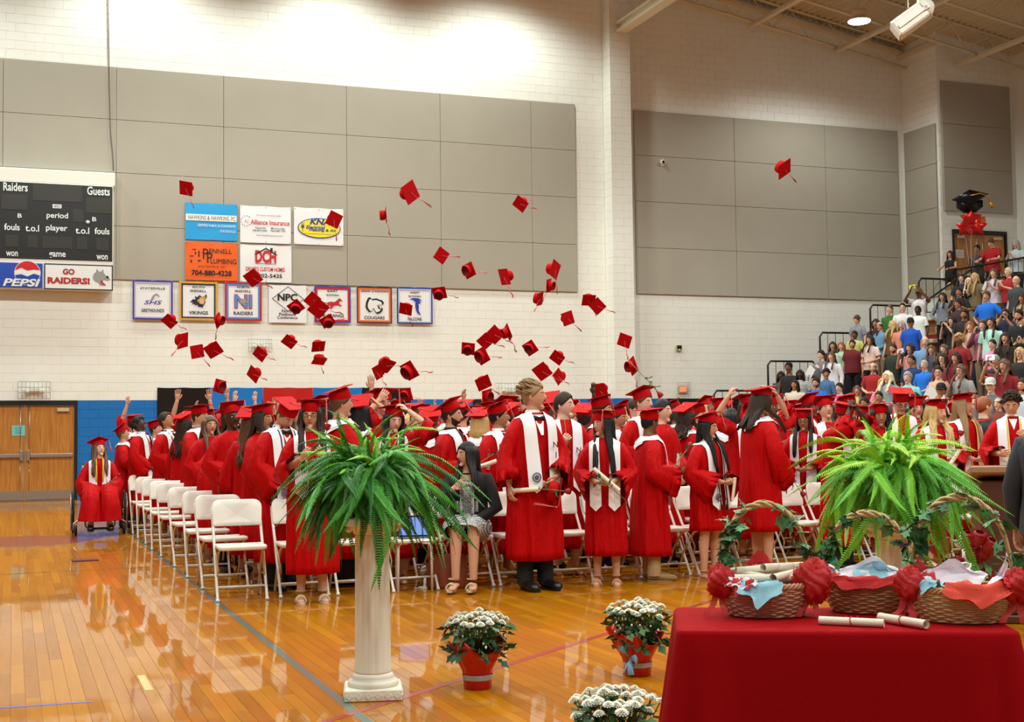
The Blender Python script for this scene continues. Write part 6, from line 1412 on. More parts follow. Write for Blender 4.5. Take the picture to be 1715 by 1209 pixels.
 (1250, 448, (206, 200, 214), 'long', 'b', 'l', ('clap', 'clap'), 'woman in white and purple tie-dye top clapping, top row', dict(big=1.06)),
 (1325, 445, (170, 20, 32), 'short', 'p', 'l', ('clap', 'clap'), 'white-haired woman in red top, top row', {}),
 (1365, 485, (58, 64, 66), 'bald', 'g', 'l', ('down', 'down'), 'bald man in dark grey shirt, upper right', dict(big=1.12)),
 (1395, 575, (196, 160, 120), 'long', 'n', 't', ('down', 'down'), 'dark-haired woman in tan top below the bald man', {}),
 (1308, 652, (34, 40, 66), 'short', 'n', 'm', ('phone', 'phone'), 'man in navy aiming a black camera left of the bearded man in black', dict(phone=(16, 16, 18))),
 (1378, 655, (24, 24, 28), 'short', 'n', 'm', ('down', 'down'), 'heavily bearded man in black t-shirt, right side', dict(beard=1, big=1.1)),
 (1235, 692, (190, 240, 226), 'long', 'n', 'm', ('down', 'down'), 'dark-haired woman in mint top below bright blue polo man', {}),
 (1392, 715, (150, 130, 80), 'bob', 'w', 'l', ('clap', 'clap'), 'light-haired woman in khaki top, right edge', {}),
 (1030, 520, (150, 132, 100), 'bob', 'y', 'l', ('down', 'down'), 'blond child seen by the landing rail in olive top', dict(child=.72)),
 (1275, 1150, (120, 60, 50), 'bald', 'n', 'l', ('down', 'down'), 'bald man low at the front next to the curly-haired graduate', {}),
 (1160, 1090, (170, 60, 50), 'short', 'r', 'l', ('down', 'down'), 'spectator in brick-red shirt low behind the right graduates', {}),
 (470, 1110, (150, 120, 110), 'long', 'n', 'm', ('down', 'down'), 'woman in dusty pink behind the arm-raising graduate', {}),
 (395, 1090, (110, 150, 160), 'bob', 'g', 'l', ('down', 'down'), 'grey-haired woman in teal low at the left end of the bleachers', {}),
 (600, 1100, (196, 186, 110), 'short', 'n', 't', ('down', 'down'), 'man in mustard shirt low behind the tipped caps', {}),
]
ar = random.Random(5)
def phone_at(o, kinds, colr, emit, label):
    k, s = kinds; p = hand(o, k, s, .09); m_ = MB()
    me = FACE['ph']; ob = link('phone', me, [mat('phone_screen_glow', s2l(*colr), .3, emit=2.0) if emit else cm(*colr, .4)], None, None, own=True)
    ob.matrix_world = Matrix.Translation(p) @ Matrix.Rotation(o['_rz'], 4, 'Z') @ Matrix.Rotation(R_(90 if emit or colr[0] < 30 else 80), 4, 'Y') @ Matrix.Scale(1.15, 4)
    tag(ob, label, 'camera' if colr[0] < 30 else 'phone')
for i, (zx, zy, sh, hs, hc, sk, pose, lab, ex) in enumerate(AUD):
    px, py = Z7(zx, zy); ch = ex.get('child')
    st_ = seat(px, py, h=ex.get('h', 1.68) if not ch else 1.2)
    if st_ is None: continue
    e, j, p, z = st_
    sc = max(.86, min(1.10, (p[2] - z) / 1.74)) if not ch else ch
    if ch: z = p[2] - 1.74 * ch if p[2] - 1.74 * ch > z else z
    loc = Vector((p[0], p[1], z if not ch else z)); 
    view = -math.atan2(p[0], p[1]); rz = view + R_(-24 + ar.uniform(-16, 16))
    big = ex.get('big', 1.0)
    m = cm(*sh, .85)
    if ex.get('stripe'):
        m = mat('striped_knit', (.7, .7, .7), .85); n, l = nt(m); b = n['Principled BSDF']
        tc = n.new('ShaderNodeTexCoord'); wv = n.new('ShaderNodeTexWave'); wv.bands_direction = 'Z'; wv.inputs['Scale'].default_value = 9; l.new(tc.outputs['Object'], wv.inputs['Vector']); cr = n.new('ShaderNodeValToRGB'); cr.color_ramp.interpolation = 'CONSTANT'; cr.color_ramp.elements[0].color = (.03, .03, .035, 1); cr.color_ramp.elements[1].position = .5; cr.color_ramp.elements[1].color = (.7, .7, .68, 1); l.new(wv.outputs['Fac'], cr.inputs[0]); l.new(cr.outputs[0], b.inputs['Base Color'])
    o = spectator(loc, rz, sc, m, hs, hc, sk, pose, lab, hp=ex.get('hp', 4), hy=ex.get('hy', 0), sleeve=ex.get('sleeve', 'short'), neck=ex.get('neck', 'crew'), loose=big, tr='nkt'[i % 3], glasses=ex.get('glasses'), beard=ex.get('beard'), hat=(cm(*ex['hat']), 1) if 'hat' in ex else None, smile=ex.get('smile'), L=ex.get('L', .28))
    if 'phone' in ex:
        kk = pose[1] if pose[1].startswith('phone') else pose[0]; phone_at(o, (kk, -1), ex['phone'], ex.get('pe'), {'phone': 'small device held by the '}['phone'] + ' '.join(lab.split()[:9]))
    if 'paper' in ex:
        p_ = hand(o, pose[1], -1, .06); m_ = MB(); m_.box(-.1, .1, -.002, .002, -.13, .13); pc = m_.build('program', cm(236, 232, 230)); pc.matrix_world = Matrix.Translation(p_ + Vector((-.02, -.05, .1))) @ Matrix.Rotation(rz, 4, 'Z') @ Matrix.Rotation(R_(35), 4, 'Y'); tag(pc, 'white program held by the ' + lab[:60].split(' holding')[0], 'paper')
# people on the landing
for px, py, y, sh, hs, hc, sk, pose, lab, ex in [
  (1591, 419, 28.9, (20, 18, 20), 'bob', 'n', 'm', ('rail', 'rail'), 'woman in black leaning on the landing rail left of the upper door', dict(sleeve='none', neck='tank')),
  (1636, 409, 29.2, (70, 72, 80), 'short', 'n', 't', ('clap', 'clap'), 'dark-haired man in charcoal shirt clapping before the upper door', {}),
  (1661, 397, 28.6, (176, 18, 26), 'short', 'b', 'l', ('rail', 'rail'), 'man in red polo leaning over the landing rail', dict(hp=30, big=1.12)),
  (1701, 400, 28.4, (196, 214, 222), 'bob', 'g', 'l', ('clap', 'clap'), 'older grey-haired woman in white and pale blue at right end of landing', {})]:
    w = wl(px, py, y); sc = max(.85, min(1.1, (w[2] - LAND) / 1.74)); rz = -math.atan2(w[0], y) + R_(-30)
    spectator((w[0], y, LAND), rz, sc, cm(*sh, .85), hs, hc, sk, pose, lab, hp=ex.get('hp', 4), sleeve=ex.get('sleeve', 'short'), neck=ex.get('neck', 'crew'), loose=ex.get('big', 1.0), tr='k')
# foil balloons by the upper door
def foil(nm, pts, m, loc, rz, sc, label, puff=.12):
    o = empty(nm, loc, rz, label, 'balloon'); o.scale = (sc,) * 3; n = len(pts); m_ = MB()
    R0 = [(x, 0, z) for x, z in pts]; rings = [R0]
    for f, d in ((.92, .45), (.75, .78), (.5, .95), (.2, 1.0)): rings.append([(x * f, -puff * d, z * f) for x, z in pts])
    m_.loft(rings, cap0=False); rings = [R0] + [[(x * f, puff * d, z * f) for x, z in pts] for f, d in ((.92, .45), (.75, .78), (.5, .95), (.2, 1.0))]
    t = MB(); t.loft([r[::-1] for r in rings], cap0=False); m_.add(t.v, t.f); m_.build('envelope', m, o)
    m_ = MB(); m_.tube([(0, 0, -.35), (.01, 0, -.5)], [.03, .012], 8); m_.build('neck', m, o); return o
FOILR = mat('foil_red', s2l(206, 36, 26), .22, metal=.45); FOILK = mat('foil_black', s2l(18, 18, 24), .2, metal=.3)
star = [((.5 if k % 2 == 0 else .27) * math.sin(k * math.pi / 5), (.5 if k % 2 == 0 else .27) * math.cos(k * math.pi / 5)) for k in range(10)]
bz = wl(1626, 366, 29.0)
foil('foil_balloon', star, FOILR, bz, R_(-30), .62, 'upper red star foil balloon beside the upper oak door')
foil('foil_balloon', star, FOILR, wl(1616, 381, 28.9), R_(-10), .56, 'lower left red star foil balloon beside the upper oak door'); foil('foil_balloon', star, FOILR, wl(1637, 381, 28.9), R_(-50), .56, 'lower right red star foil balloon beside the upper oak door')
o = empty('foil_balloon', wl(1624, 336, 29.0), R_(-28), 'black foil balloon shaped like a graduation cap with gold tassel', 'balloon')
m_ = MB(); pts = [(-.48, -.05), (0, .22), (.5, .08), (.02, -.22)]
for sg in (1, -1): m_.loft([[(x * f, -.06 * d * sg - .02, z * f + .08) for x, z in (pts if sg > 0 else pts[::-1])] for f, d in ((1, 0), (.95, .6), (.7, 1), (.1, 1.2))], cap0=False)
m_.build('board', FOILK, o); m_ = MB(); m_.loft([[(x, y, z) for x, y in ((-.33 + .06 * k, -.05), (.33 - .06 * k, -.05), (.33 - .06 * k, .12), (-.33 + .06 * k, .12))] for k, z in ((0, .0), (0, -.18), (3, -.32))]); m_.build('crown', FOILK, o)
GOLDF = mat('foil_gold', s2l(216, 150, 40), .3, metal=.4)
m_ = MB(); m_.tube([(0, -.1, .12), (.25, -.09, .17), (.46, -.06, .10), (.52, -.05, -.06)], .018, 6); m_.tube([(.52, -.05, -.06), (.55, -.05, -.14), (.6, -.05, -.2)], [.03, .05, .06], 8); m_.build('tassel', GOLDF, o)
m_ = MB(); rb = wl(1627, 470, 29.0)
for q in ((1624, 350), (1616, 390), (1637, 390), (1627, 376)): m_.tube([wl(q[0], q[1], 29.0), (wl(q[0], q[1], 29)[0] * .5 + rb[0] * .5, 29, rb[2] + .6), tuple(rb)], .006, 4)
tag(m_.build('balloon_strings', cm(220, 200, 190)), 'strings tying the balloons down at the landing rail', 'string')
m_ = MB(); q = wl(1645, 370, 28.95); m_.box(-.1, .1, -.05, .05, -.12, .12, ch=.03); ob = m_.build('foil_balloon', cm(240, 96, 40, .3)); ob.location = q; tag(ob, 'small orange square foil balloon right of the upper star', 'balloon')
# ---------------------------------------------------------------- folding chairs
CHW = mat('chair_plastic', s2l(236, 232, 222), .4, spec=.4); CHM = mat('chair_steel', s2l(232, 228, 218), .35, spec=.5); CHT = mat('chair_tan_steel', s2l(206, 178, 134), .4)
def mk_chair():
    o = {}
    w = .205
    def rr(u):  # rounded rectangle outline of the backrest
        pts = []
        for cx, cz, a0 in ((.15, .065, 0), (-.15, .065, 1), (-.19, -.075, 2), (.19, -.075, 3)):
            r = .065 if cz > 0 else .02
            for t in np.linspace(0, math.pi / 2, 5): pts.append((cx + r * math.cos(a0 * math.pi / 2 + t), cz + r * math.sin(a0 * math.pi / 2 + t)))
        return pts
    ol = rr(0); m_ = MB()
    for f, yy in ((0, 0),): pass
    rings = []
    for sc, yo in ((.0, -.012), (.6, -.012), (.96, -.011), (1.0, -.004), (1.0, .008), (.95, .014), (0, .014)):
        rings.append([(x * max(sc, .02), .285 + yo + .05 * (x * sc / .21) ** 2 * -1 + z * sc * .24, .70 + z * max(sc, .02)) for x, z in ol])
    m_.loft(rings); o['backrest'] = m_.mesh('backrest')
    m_ = MB(); rings = []
    ol2 = []
    for cx, cy, a0 in ((.16, .13, 0), (-.16, .13, 1), (-.165, -.17, 2), (.165, -.17, 3)):
        for t in np.linspace(0, math.pi / 2, 5): ol2.append((cx + .04 * math.cos(a0 * math.pi / 2 + t), cy + .04 * math.sin(a0 * math.pi / 2 + t)))
    for sc, zz in ((.02, .452), (.7, .448), (.97, .455), (1, .448), (1, .425), (.95, .418), (.02, .42)): rings.append([(x * sc, y * sc, zz + .008 * (x / .2) ** 2) for x, y in ol2])
    m_.loft(rings); o['seat'] = m_.mesh('seat')
    for s in (-1, 1):
        m_ = MB(); m_.tube([(w * s, .30, .76), (w * s, .285, .68), (w * s, .12, .45), (w * s, -.16, .03), (w * s, -.175, .0)], .0125, 8); m_.tube([(w * s, -.166, .02), (w * s, -.176, .0)], .017, 8); o['leg', s] = m_.mesh('leg')
        m_ = MB(); m_.tube([(.185 * s, -.15, .43), (.185 * s, -.05, .40), (.185 * s, .12, .24), (.185 * s, .25, .03), (.185 * s, .26, .0)], .011, 8); o['rear', s] = m_.mesh('leg')
        m_ = MB(); m_.tube([(.2 * s, .10, .425), (.2 * s, -.02, .36), (.195 * s, -.08, .27), (.195 * s, -.055, .19)], .007, 6); o['hinge', s] = m_.mesh('brace')
    m_ = MB(); m_.tube([(-w, -.10, .115), (w, -.10, .115)], .009, 7); o['bar1'] = m_.mesh('crossbar')
    m_ = MB(); m_.tube([(-.185, .215, .10), (-.17, .235, .065), (.17, .235, .065), (.185, .215, .10)], .009, 7); o['bar2'] = m_.mesh('crossbar')
    return o
CH = mk_chair()
def chair(x, y, rz, label, simple=False):
    o = empty('folding_chair', (x, y, 0), rz, label, 'chair', 'white folding chairs in rows')
    link('seat', CH['seat'], CHW, o); link('backrest', CH['backrest'], CHW, o)
    for s in (-1, 1):
        link('leg', CH['leg', s], CHM, o); link('leg', CH['rear', s], CHT, o); link('brace', CH['hinge', s], CHT, o)
    link('crossbar', CH['bar1'], CHM, o); link('crossbar', CH['bar2'], CHT, o)
    return o
ORD = ['first', 'second', 'third', 'fourth', 'fifth', 'sixth', 'seventh', 'eighth', 'ninth', 'tenth', 'eleventh', 'twelfth', 'thirteenth', 'fourteenth', 'fifteenth', 'sixteenth', 'seventeenth', 'eighteenth', 'nineteenth', 'twentieth']
ROWY = [11.4, 12.43, 13.49, 14.7, 16.0, 17.0, 17.95, 19.0, 20.0, 21.0]
for r, fy in enumerate(ROWY):
    n = 17 if r == 0 else (16 if r < 3 else (6 if r < 6 else 3))
    for k in range(n):
        if r == 0 and k in (): continue
        jx = ((r * 7 + k * 5) % 7 - 3) * .006
        lab = ('aisle-end white folding chair at the left, row %s from the front' % ORD[r]) if k == 0 else 'white folding chair, %s from the left aisle in the %s row' % (ORD[k], ORD[r])
        chair(1.64 + .205 + k * .50 + jx, fy + .175 + jx, R_(((r * 3 + k * 11) % 5 - 2) * 1.2), lab)
# ---------------------------------------------------------------- wheelchair and its rider
wc = fl(166, 893); wrz = -math.atan2(wc[0], wc[1]) + R_(2)
o = empty('wheelchair', (wc[0], wc[1], 0), wrz, 'wheelchair with lime green frame and black wheels by the blue wall', 'wheelchair')
LIME = mat('lime_paint', s2l(150, 190, 40), .35); TYRE = mat('tyre_rubber', s2l(24, 24, 26), .7); SEATF = mat('seat_black', s2l(28, 28, 32), .8)
for s in (-1, 1):
    m_ = MB(); c = (.36 * s, .22, .305); m_.tube([(c[0], c[1] + .29 * math.cos(t), c[2] + .29 * math.sin(t)) for t in np.linspace(0, 6.2832, 33)], .016, 8); wh = m_.build('wheel', TYRE, o)
    m_ = MB(); m_.tube([(c[0] + .03 * s, c[1] + .26 * math.cos(t), c[2] + .26 * math.sin(t)) for t in np.linspace(0, 6.2832, 33)], .009, 6); m_.build('push_rim', STEEL, wh)
    m_ = MB()
    for k in range(12): t = k * math.pi / 6; m_.tube([c, (c[0], c[1] + .28 * math.cos(t), c[2] + .28 * math.sin(t))], .003, 4)
    m_.ell(c, (.03, .03, .03), 8, 6); m_.build('spokes', STEEL, wh)
    m_ = MB(); c = (.33 * s, -.30, .075)
    m_.tube([(c[0], c[1] + .058 * math.cos(t), c[2] + .058 * math.sin(t)) for t in np.linspace(0, 6.2832, 21)], .020, 8); m_.ell(c, (.016, .045, .045), 10, 6); cw = m_.build('caster_wheel', TYRE, o)
    m_ = MB(); m_.tube([(c[0] + .03 * s, c[1], c[2]), (c[0] + .03 * s, c[1] + .02, .17), (.24 * s, c[1] + .05, .24)], .012, 6); m_.build('caster_fork', STEEL, cw)
    m_ = MB(); m_.tube([(.22 * s, .30, .98), (.22 * s, .26, .5), (.22 * s, .25, .30)], .014, 8); m_.tube([(.22 * s, .25, .48), (.22 * s, -.22, .48), (.22 * s, -.30, .42), (.20 * s, -.36, .14)], .014, 8); m_.tube([(.22 * s, .25, .30), (.24 * s, -.24, .24)], .014, 8); m_.build('side_frame', LIME, o)
    m_ = MB(); m_.tube([(.22 * s, .30, .98), (.22 * s, .40, .97)], .016, 8); m_.build('push_handle', TYRE, o)
    m_ = MB(); m_.box(.215 * s - .03, .215 * s + .03, -.12, .2, .68, .71, ch=.01); m_.build('armrest', SEATF, o)
m_ = MB(); m_.box(-.21, .21, -.22, .24, .45, .49, ch=.015); m_.build('seat', SEATF, o); m_ = MB(); m_.box(-.21, .21, .25, .28, .5, .92, ch=.012); m_.build('backrest', SEATF, o)
m_ = MB(); m_.tube([(-.20, -.36, .14), (-.17, -.40, .10), (.17, -.40, .10), (.20, -.36, .14)], .012, 6); m_.box(-.17, .17, -.50, -.36, .085, .10); m_.build('footrest', TYRE, o)
def seated(nm_label, loc, rz, scale, hair, hc, skin, hy, hp, la, ra, L, gown=True, cap=True, dz=0, **k):
    o = empty('person', loc, rz, nm_label, 'person', None, scale); o['_rz'] = rz; o['_sc'] = scale; kn = k.get('knee', (.16, .16))
    link('body', body_mesh(la, ra, hy, hp, 0, 0, .0095, 1, kn), [SKIN[skin]], o, own=True)
    Mh = Matrix.Translation((0, 0, -.42)) @ headM(hy, hp, 0)
    put_face(o, Mh, skin, HAIRC[hc], k.get('smile'))
    link('hair', hair_mesh(hair, hy, hp, 0, 0, 1, L, 2), [HAIRC[hc]], o, own=True)
    if cap: put_cap(o, Mh @ Matrix.Translation((0, .012, .062)) @ Matrix.Rotation(R_(-14), 4, 'X') @ Matrix.Rotation(R_(28), 4, 'Z'))
    return o, Mh
rd, Mh = seated('long-haired graduate sitting in the wheelchair, smiling up to the right', (wc[0], wc[1], .07), wrz, .97, 'wavy', 'b', 'l', 24, -12, 'lap', 'lap', .34, smile=True, knee=(.13, .13))
link('gown', gown_mesh('lap', 'lap', 0, .42, .8, 1.0, 1, knee=(.13, .13)), GOWN, rd); link('stole', stole_mesh(0, .99, 0, 1.0, 1), STOLE, rd)
m_ = MB()
for s in (-1, 1): m_.tube([(.05 * s, -.165 - .0, .60), (.045 * s, -.185, .80), (.05 * s, -.165, .95), (.05 * s, -.06, 1.05)], .012, 6, flat=.5)
m_.build('gold_cord', GOLDC, rd)
for s in (1, -1): link('shoe', SHOE['shoe', s], SHOEM, rd, Matrix.Translation((.04 * s, -.47, .0)))
m_ = MB()
for s in (-1, 1): m_.tube([(.13 * s, -.46, .40), (.13 * s, -.47, .14)], [.06, .055], 10, caps=False)
m_.build('trousers', TROU, rd)
p = hand(rd, 'lap', 1, .06) + Vector((0, 0, -.42 * .97)); rose(p + Vector((.05, -.05, .12)), (.75, -.1, .6), 'rose held by the graduate in the wheelchair', s=1.0)
# ---------------------------------------------------------------- woman in black on the front row, her things
sw = (fl(812, 985)[0] - .08, 11.52); srz = R_(-8) - math.atan2(*sw)
sd, Mh = seated('dark-haired woman in black cardigan and dotted dress seated on a front-row chair', (sw[0], sw[1], .04), srz, .97, 'long', 'k', 'm', -48, 0, 'lap', 'chin', .30, cap=False, knee=(.10, .06))
m = bpy.data.materials.new('dotted_dress'); m.use_nodes = True; n, l = nt(m); b = n['Principled BSDF']; b.inputs['Roughness'].default_value = .9; b.inputs['Specular IOR Level'].default_value = .1
tc = n.new('ShaderNodeTexCoord'); mp = n.new('ShaderNodeMapping'); mp.inputs['Scale'].default_value = (15, 15, 15); l.new(tc.outputs['Object'], mp.inputs[0]); vo = n.new('ShaderNodeTexVoronoi'); vo.inputs['Randomness'].default_value = .12; l.new(mp.outputs[0], vo.inputs['Vector'])
cr = n.new('ShaderNodeValToRGB'); cr.color_ramp.interpolation = 'CONSTANT'; cr.color_ramp.elements[0].color = (.02, .02, .024, 1); cr.color_ramp.elements[1].position = .5; cr.color_ramp.elements[1].color = (.72, .71, .69, 1); l.new(vo.outputs['Distance'], cr.inputs[0]); l.new(cr.outputs[0], b.inputs['Base Color']); DOT = m
m_ = MB(); e = lambda z, w, d, y=0: [(w * math.cos(t), y + d * math.sin(t), z) for t in np.linspace(0, 2 * math.pi, 26, endpoint=False)]
m_.loft([e(.44, .19, .16), e(.55, .18, .15), e(.66, .165, .135), e(.78, .17, .135), e(.88, .19, .14), e(.95, .17, .12)], cap0=False, cap1=False)
for s in (-1, 1): m_.tube([(.08 * s, .02, .50), (.09 * s, -.15, .51), (.09 * s, -.32, .525), (.085 * s, -.43, .53), (.085 * s, -.485, .50)], [.135, .125, .108, .10, .072], 18, caps=False)
m_.build('dress', DOT, sd)
me = top_mesh('lap', 'chin', 'long', .92, 'v', 1.05).copy(); co = np.zeros(len(me.vertices) * 3); me.vertices.foreach_get('co', co); co = co.reshape(-1, 3); co[:, 2] -= .42
m_ = MB(); m_.add(co.tolist(), [tuple(p.vertices) for p in me.polygons if not (np.mean(co[list(p.vertices)], axis=0)[1] < -.06 and abs(np.mean(co[list(p.vertices)], axis=0)[0]) < .085)]); m_.build('cardigan', cm(20, 18, 20), sd); bpy.data.meshes.remove(me)
for s in (1, -1): link('sandal', SHOE['sandal', s], cm(22, 20, 20), sd, Matrix.Translation((-.01 * s, -.47, -.02)))
p = hand(sd, 'lap', 1, .05) + Vector((0, 0, -.42 * .97 + .04)); m_ = MB(); m_.box(-.11, .11, -.14, .14, -.002, .002); pc = m_.build('program', cm(232, 232, 238)); pc.matrix_world = Matrix.Translation(p + Vector((-.06, -.05, -.02))) @ Matrix.Rotation(R_(14), 4, 'Z'); tag(pc, 'white program lying on the lap of seated woman', 'paper')
bg = fl(752, 986); o = empty('tote_bag', (bg[0], bg[1] + .05, 0), R_(-20), 'brown leather tote bag on the floor beside seated woman', 'bag'); LEATH = mat('leather_brown', s2l(134, 62, 30), .5, var=.15)
m_ = MB(); m_.loft([[(x * a, y * b_, z) for x, y in ((-.18, -.06), (0, -.075), (.18, -.06), (.19, 0), (.18, .06), (0, .075), (-.18, .06), (-.19, 0))] for z, a, b_ in ((0, .95, 1), (.03, 1, 1.1), (.18, .95, .9), (.31, .86, .5))], cap1=False); m_.build('bag_body', LEATH, o)
for s in (-1, 1): m_ = MB(); m_.tube([(-.08, .04 * s, .29), (-.07, .05 * s, .40), (.0, .055 * s, .44), (.07, .05 * s, .40), (.08, .04 * s, .29)], .007, 6); m_.build('strap', LEATH, o)
# white metal stool with a laptop, small fan and its cables
sl = fl(700, 990); o = empty('stool', (sl[0], sl[1] + .12, 0), R_(-12), 'low white metal stool carrying a laptop right of the fern column', 'stool')
m_ = MB(); m_.box(-.155, .155, -.15, .15, .43, .45, ch=.008); m_.build('stool_top', CHW, o)
for sx in (-1, 1):
    for sy in (-1, 1): m_ = MB(); m_.tube([(.06 * sx, .13 * sy, .425), (.125 * sx, .13 * sy, .42), (.145 * sx, .13 * sy, .39), (.15 * sx, .135 * sy, 0)], .012, 7); m_.build('leg', CHM, o)
o = empty('laptop', (sl[0], sl[1] + .12, .452), R_(160), 'open laptop with lit bluish screen on white stool', 'laptop')
m_ = MB(); m_.box(-.14, .14, -.10, .10, 0, .014, ch=.004); m_.build('base', cm(60, 60, 64, .4), o); m_ = MB(); m_.box(-.14, .14, -.10, -.09, .012, .20, ch=.004); m_.box(-.13, .13, -.102, -.1, .02, .19); lid = m_.build('screen', cm(40, 40, 44, .4), o)
o.rotation_euler = (0, 0, R_(-20) ); m_ = MB(); m_.box(-.128, .128, -.088, -.086, .025, .185); m_.build('display', mat('laptop_display', s2l(120, 150, 226), .3, emit=.5), lid)
o.rotation_euler = (0, 0, R_(165))
fn = fl(712, 985); o = empty('desk_fan', (fn[0], fn[1], 0), R_(-10), 'small round silver desk fan on the floor under the stool', 'fan')
m_ = MB(); m_.lathe([(.01, 0), (.07, 0), (.06, .015), (.015, .02), (.012, .10)], 16); m_.build('base', CHM, o); m_ = MB()
for k in range(7): a = k * math.pi / 7; m_.tube([(.07 * math.cos(t) * math.cos(a), .03 * math.sin(t) , .16 + .07 * math.cos(t) * math.sin(a)) for t in np.linspace(0, 6.28, 17)], .003, 4)
m_.ell((0, 0, .16), (.05, .012, .05), 14, 6); m_.build('cage', STEEL, o); 
m_ = MB()
for k in range(4): q = fn; m_.tube([(q[0] - .1 + .05 * k, q[1] + .02 * k, .006), (q[0] + .1 * math.sin(k * 2), q[1] - .08 + .03 * k, .006), (q[0] + .2, q[1] + .05 * math.cos(k * 3), .006), (q[0] + .3, q[1] - .04 + .03 * k, .006), (q[0] + .38, q[1] + .02, .006)], .005, 5)
tag(m_.build('power_cable', CHM), 'tangled white cables on the floor beside the fan', 'cable')
fx = fl(143, 939); o = empty('fallen_folder', (fx[0], fx[1], 0), R_(4), 'dark red flat folder lying alone on floor near wheelchair', 'folder'); m_ = MB(); m_.box(-.14, .14, -.1, .1, .001, .012, ch=.003); m_.build('cover', cm(110, 14, 20, .5), o); m_ = MB(); m_.box(-.135, .135, -.095, .095, .012, .016); m_.build('top_sheet', cm(84, 12, 16, .5), o)
# ---------------------------------------------------------------- fern on a fluted column
PLAS = mat('plaster_white', s2l(232, 224, 206), .6, bump=.1, bscale=80)
def column(x, y, rz, label, h=.945):
    o = empty('fluted_pedestal', (x, y, 0), rz, label, 'column')
    m_ = MB(); m_.box(-.15, .15, -.15, .15, 0, .06, ch=.006); m_.build('plinth', PLAS, o)
    for s in range(4):
        m_ = MB(); 
        for k in range(6):
            c = -.125 + .05 * k; M = Matrix.Rotation(s * math.pi / 2, 4, 'Z') @ Matrix.Translation((c, -.151, .03)) @ Matrix.Rotation(R_(45), 4, 'Y'); m_.box(-.014, .014, -.003, .003, -.014, .014, M=M)
        m_.build('diamond_relief', PLAS, o)
    m_ = MB(); m_.lathe([(.13, .06), (.135, .075), (.128, .09), (.108, .095), (.112, .108), (.104, .122), (.098, .128)], 32); m_.build('base_moulding', PLAS, o)
    m_ = MB(); n = 96; rings = []
    for z, r in ((.125, .098), (.14, .096), (.3, .094), (.5, .0925), (.7, .091), (h - .10, .090), (h - .09, .092)):
        rings.append([(r * (1 - .045 * (0 if z in (.125, h - .09) else max(0, math.sin(16 * t)) ** .6)) * math.cos(t), r * (1 - .045 * (0 if z in (.125, h - .09) else max(0, math.sin(16 * t)) ** .6)) * math.sin(t), z) for t in np.linspace(0, 2 * math.pi, n, endpoint=False)])
    m_.loft(rings); m_.build('fluted_shaft', PLAS, o)
    m_ = MB(); m_.lathe([(.092, h - .09), (.10, h - .085), (.10, h - .075), (.112, h - .06), (.13, h - .045), (.13, h - .04)], 32); m_.build('capital', PLAS, o)
    for sx in (-1, 1):
        for sy in (-1, 1):
            m_ = MB(); m_.tube([(.125 * sx + (.026 - .004 * t) * math.cos(t * 1.2) * sx, .11 * sy, h - .055 + (.026 - .004 * t) * math.sin(t * 1.2)) for t in np.linspace(0, 6, 14)], .010, 6); m_.build('volute', PLAS, o)
    m_ = MB(); m_.box(-.15, .15, -.15, .15, h - .04, h, ch=.008); m_.build('abacus', PLAS, o)
    return o
def leaf_mat(nm, c, c2):
    m = mat(nm, s2l(*c), .45, spec=.4, var=.3, vscale=7); b = m.node_tree.nodes['Principled BSDF']
    b.inputs['Subsurface Weight'].default_value = 0; return m
def frond_mesh(L, droop, n=34, wid=.065, seed=0):
    rn = random.Random(seed); m_ = MB(); cv = rn.uniform(-.25, .25)
    def pt(t): return np.array((L * (t * .95 - .18 * droop * t * t), L * cv * t * t + .008 * math.sin(t * 9 + seed), L * (.62 * t * (1 - .35 * droop) - (1.05 * droop) * t * t)))
    T = np.linspace(0, 1, 120); Q = np.array([pt(t) for t in T]); sl_ = np.concatenate([[0], np.cumsum(np.linalg.norm(np.diff(Q, axis=0), axis=1))]); tt = np.interp(np.linspace(0, sl_[-1], n + 1), sl_, T); AL = sl_[-1]
    pts = [pt(t) for t in tt]
    for k in range(0):
        t = k / n; pts.append(np.array((L * (t * .95 - .18 * droop * t * t), .02 * math.sin(t * 3 + seed), L * (.62 * t * (1 - .35 * droop) - (1.05 * droop) * t * t))))
    m_.tube(pts, [.0028 * (1 - .7 * k / n) for k in range(n + 1)], 4)
    for k in range(1, n + 1):
        t = k / n; w = wid * (math.sin(math.pi * min(1, .16 + t * .84)) ** .75) * rn.uniform(.85, 1.1); d = pts[k] - pts[k - 1]; d /= np.linalg.norm(d); sd_ = np.cross(d, (0, 0, 1)); sd_ /= np.linalg.norm(sd_); up = np.cross(sd_, d)
        for s in (-1, 1):
            a = pts[k]; q = sd_ * s; hw = AL / n * .44; tip = a + q * w + d * w * .25 - up * w * (.25 + rn.random() * .25); mid = a + q * w * .5 + up * w * .10
            m_.add([tuple(a - d * hw * .7), tuple(a + d * hw * .7), tuple(mid - d * hw), tuple(mid + d * hw * 1.1), tuple(tip)], [(0, 1, 3, 2), (2, 3, 4)], 0, False)
    return m_.mesh('frond')
FR = [[frond_mesh(L, dr, nn, wd, i * 10 + j) for j, (dr, nn, wd) in enumerate(((.45, 34, .024), (.8, 42, .031), (1.1, 48, .035), (1.35, 54, .035)))] for i, L in enumerate((.26, .36, .44, .50))]
FG = [leaf_mat('fern_green', (66, 150, 34), 0), leaf_mat('fern_deep', (40, 112, 28), 0), leaf_mat('fern_light', (128, 196, 48), 0)]
FY = [leaf_mat('fern_lime', (122, 196, 40), 0), leaf_mat('fern_mid', (84, 166, 34), 0), leaf_mat('fern_bright', (170, 216, 62), 0)]
POTM = mat('fern_pot', s2l(30, 34, 26), .6)
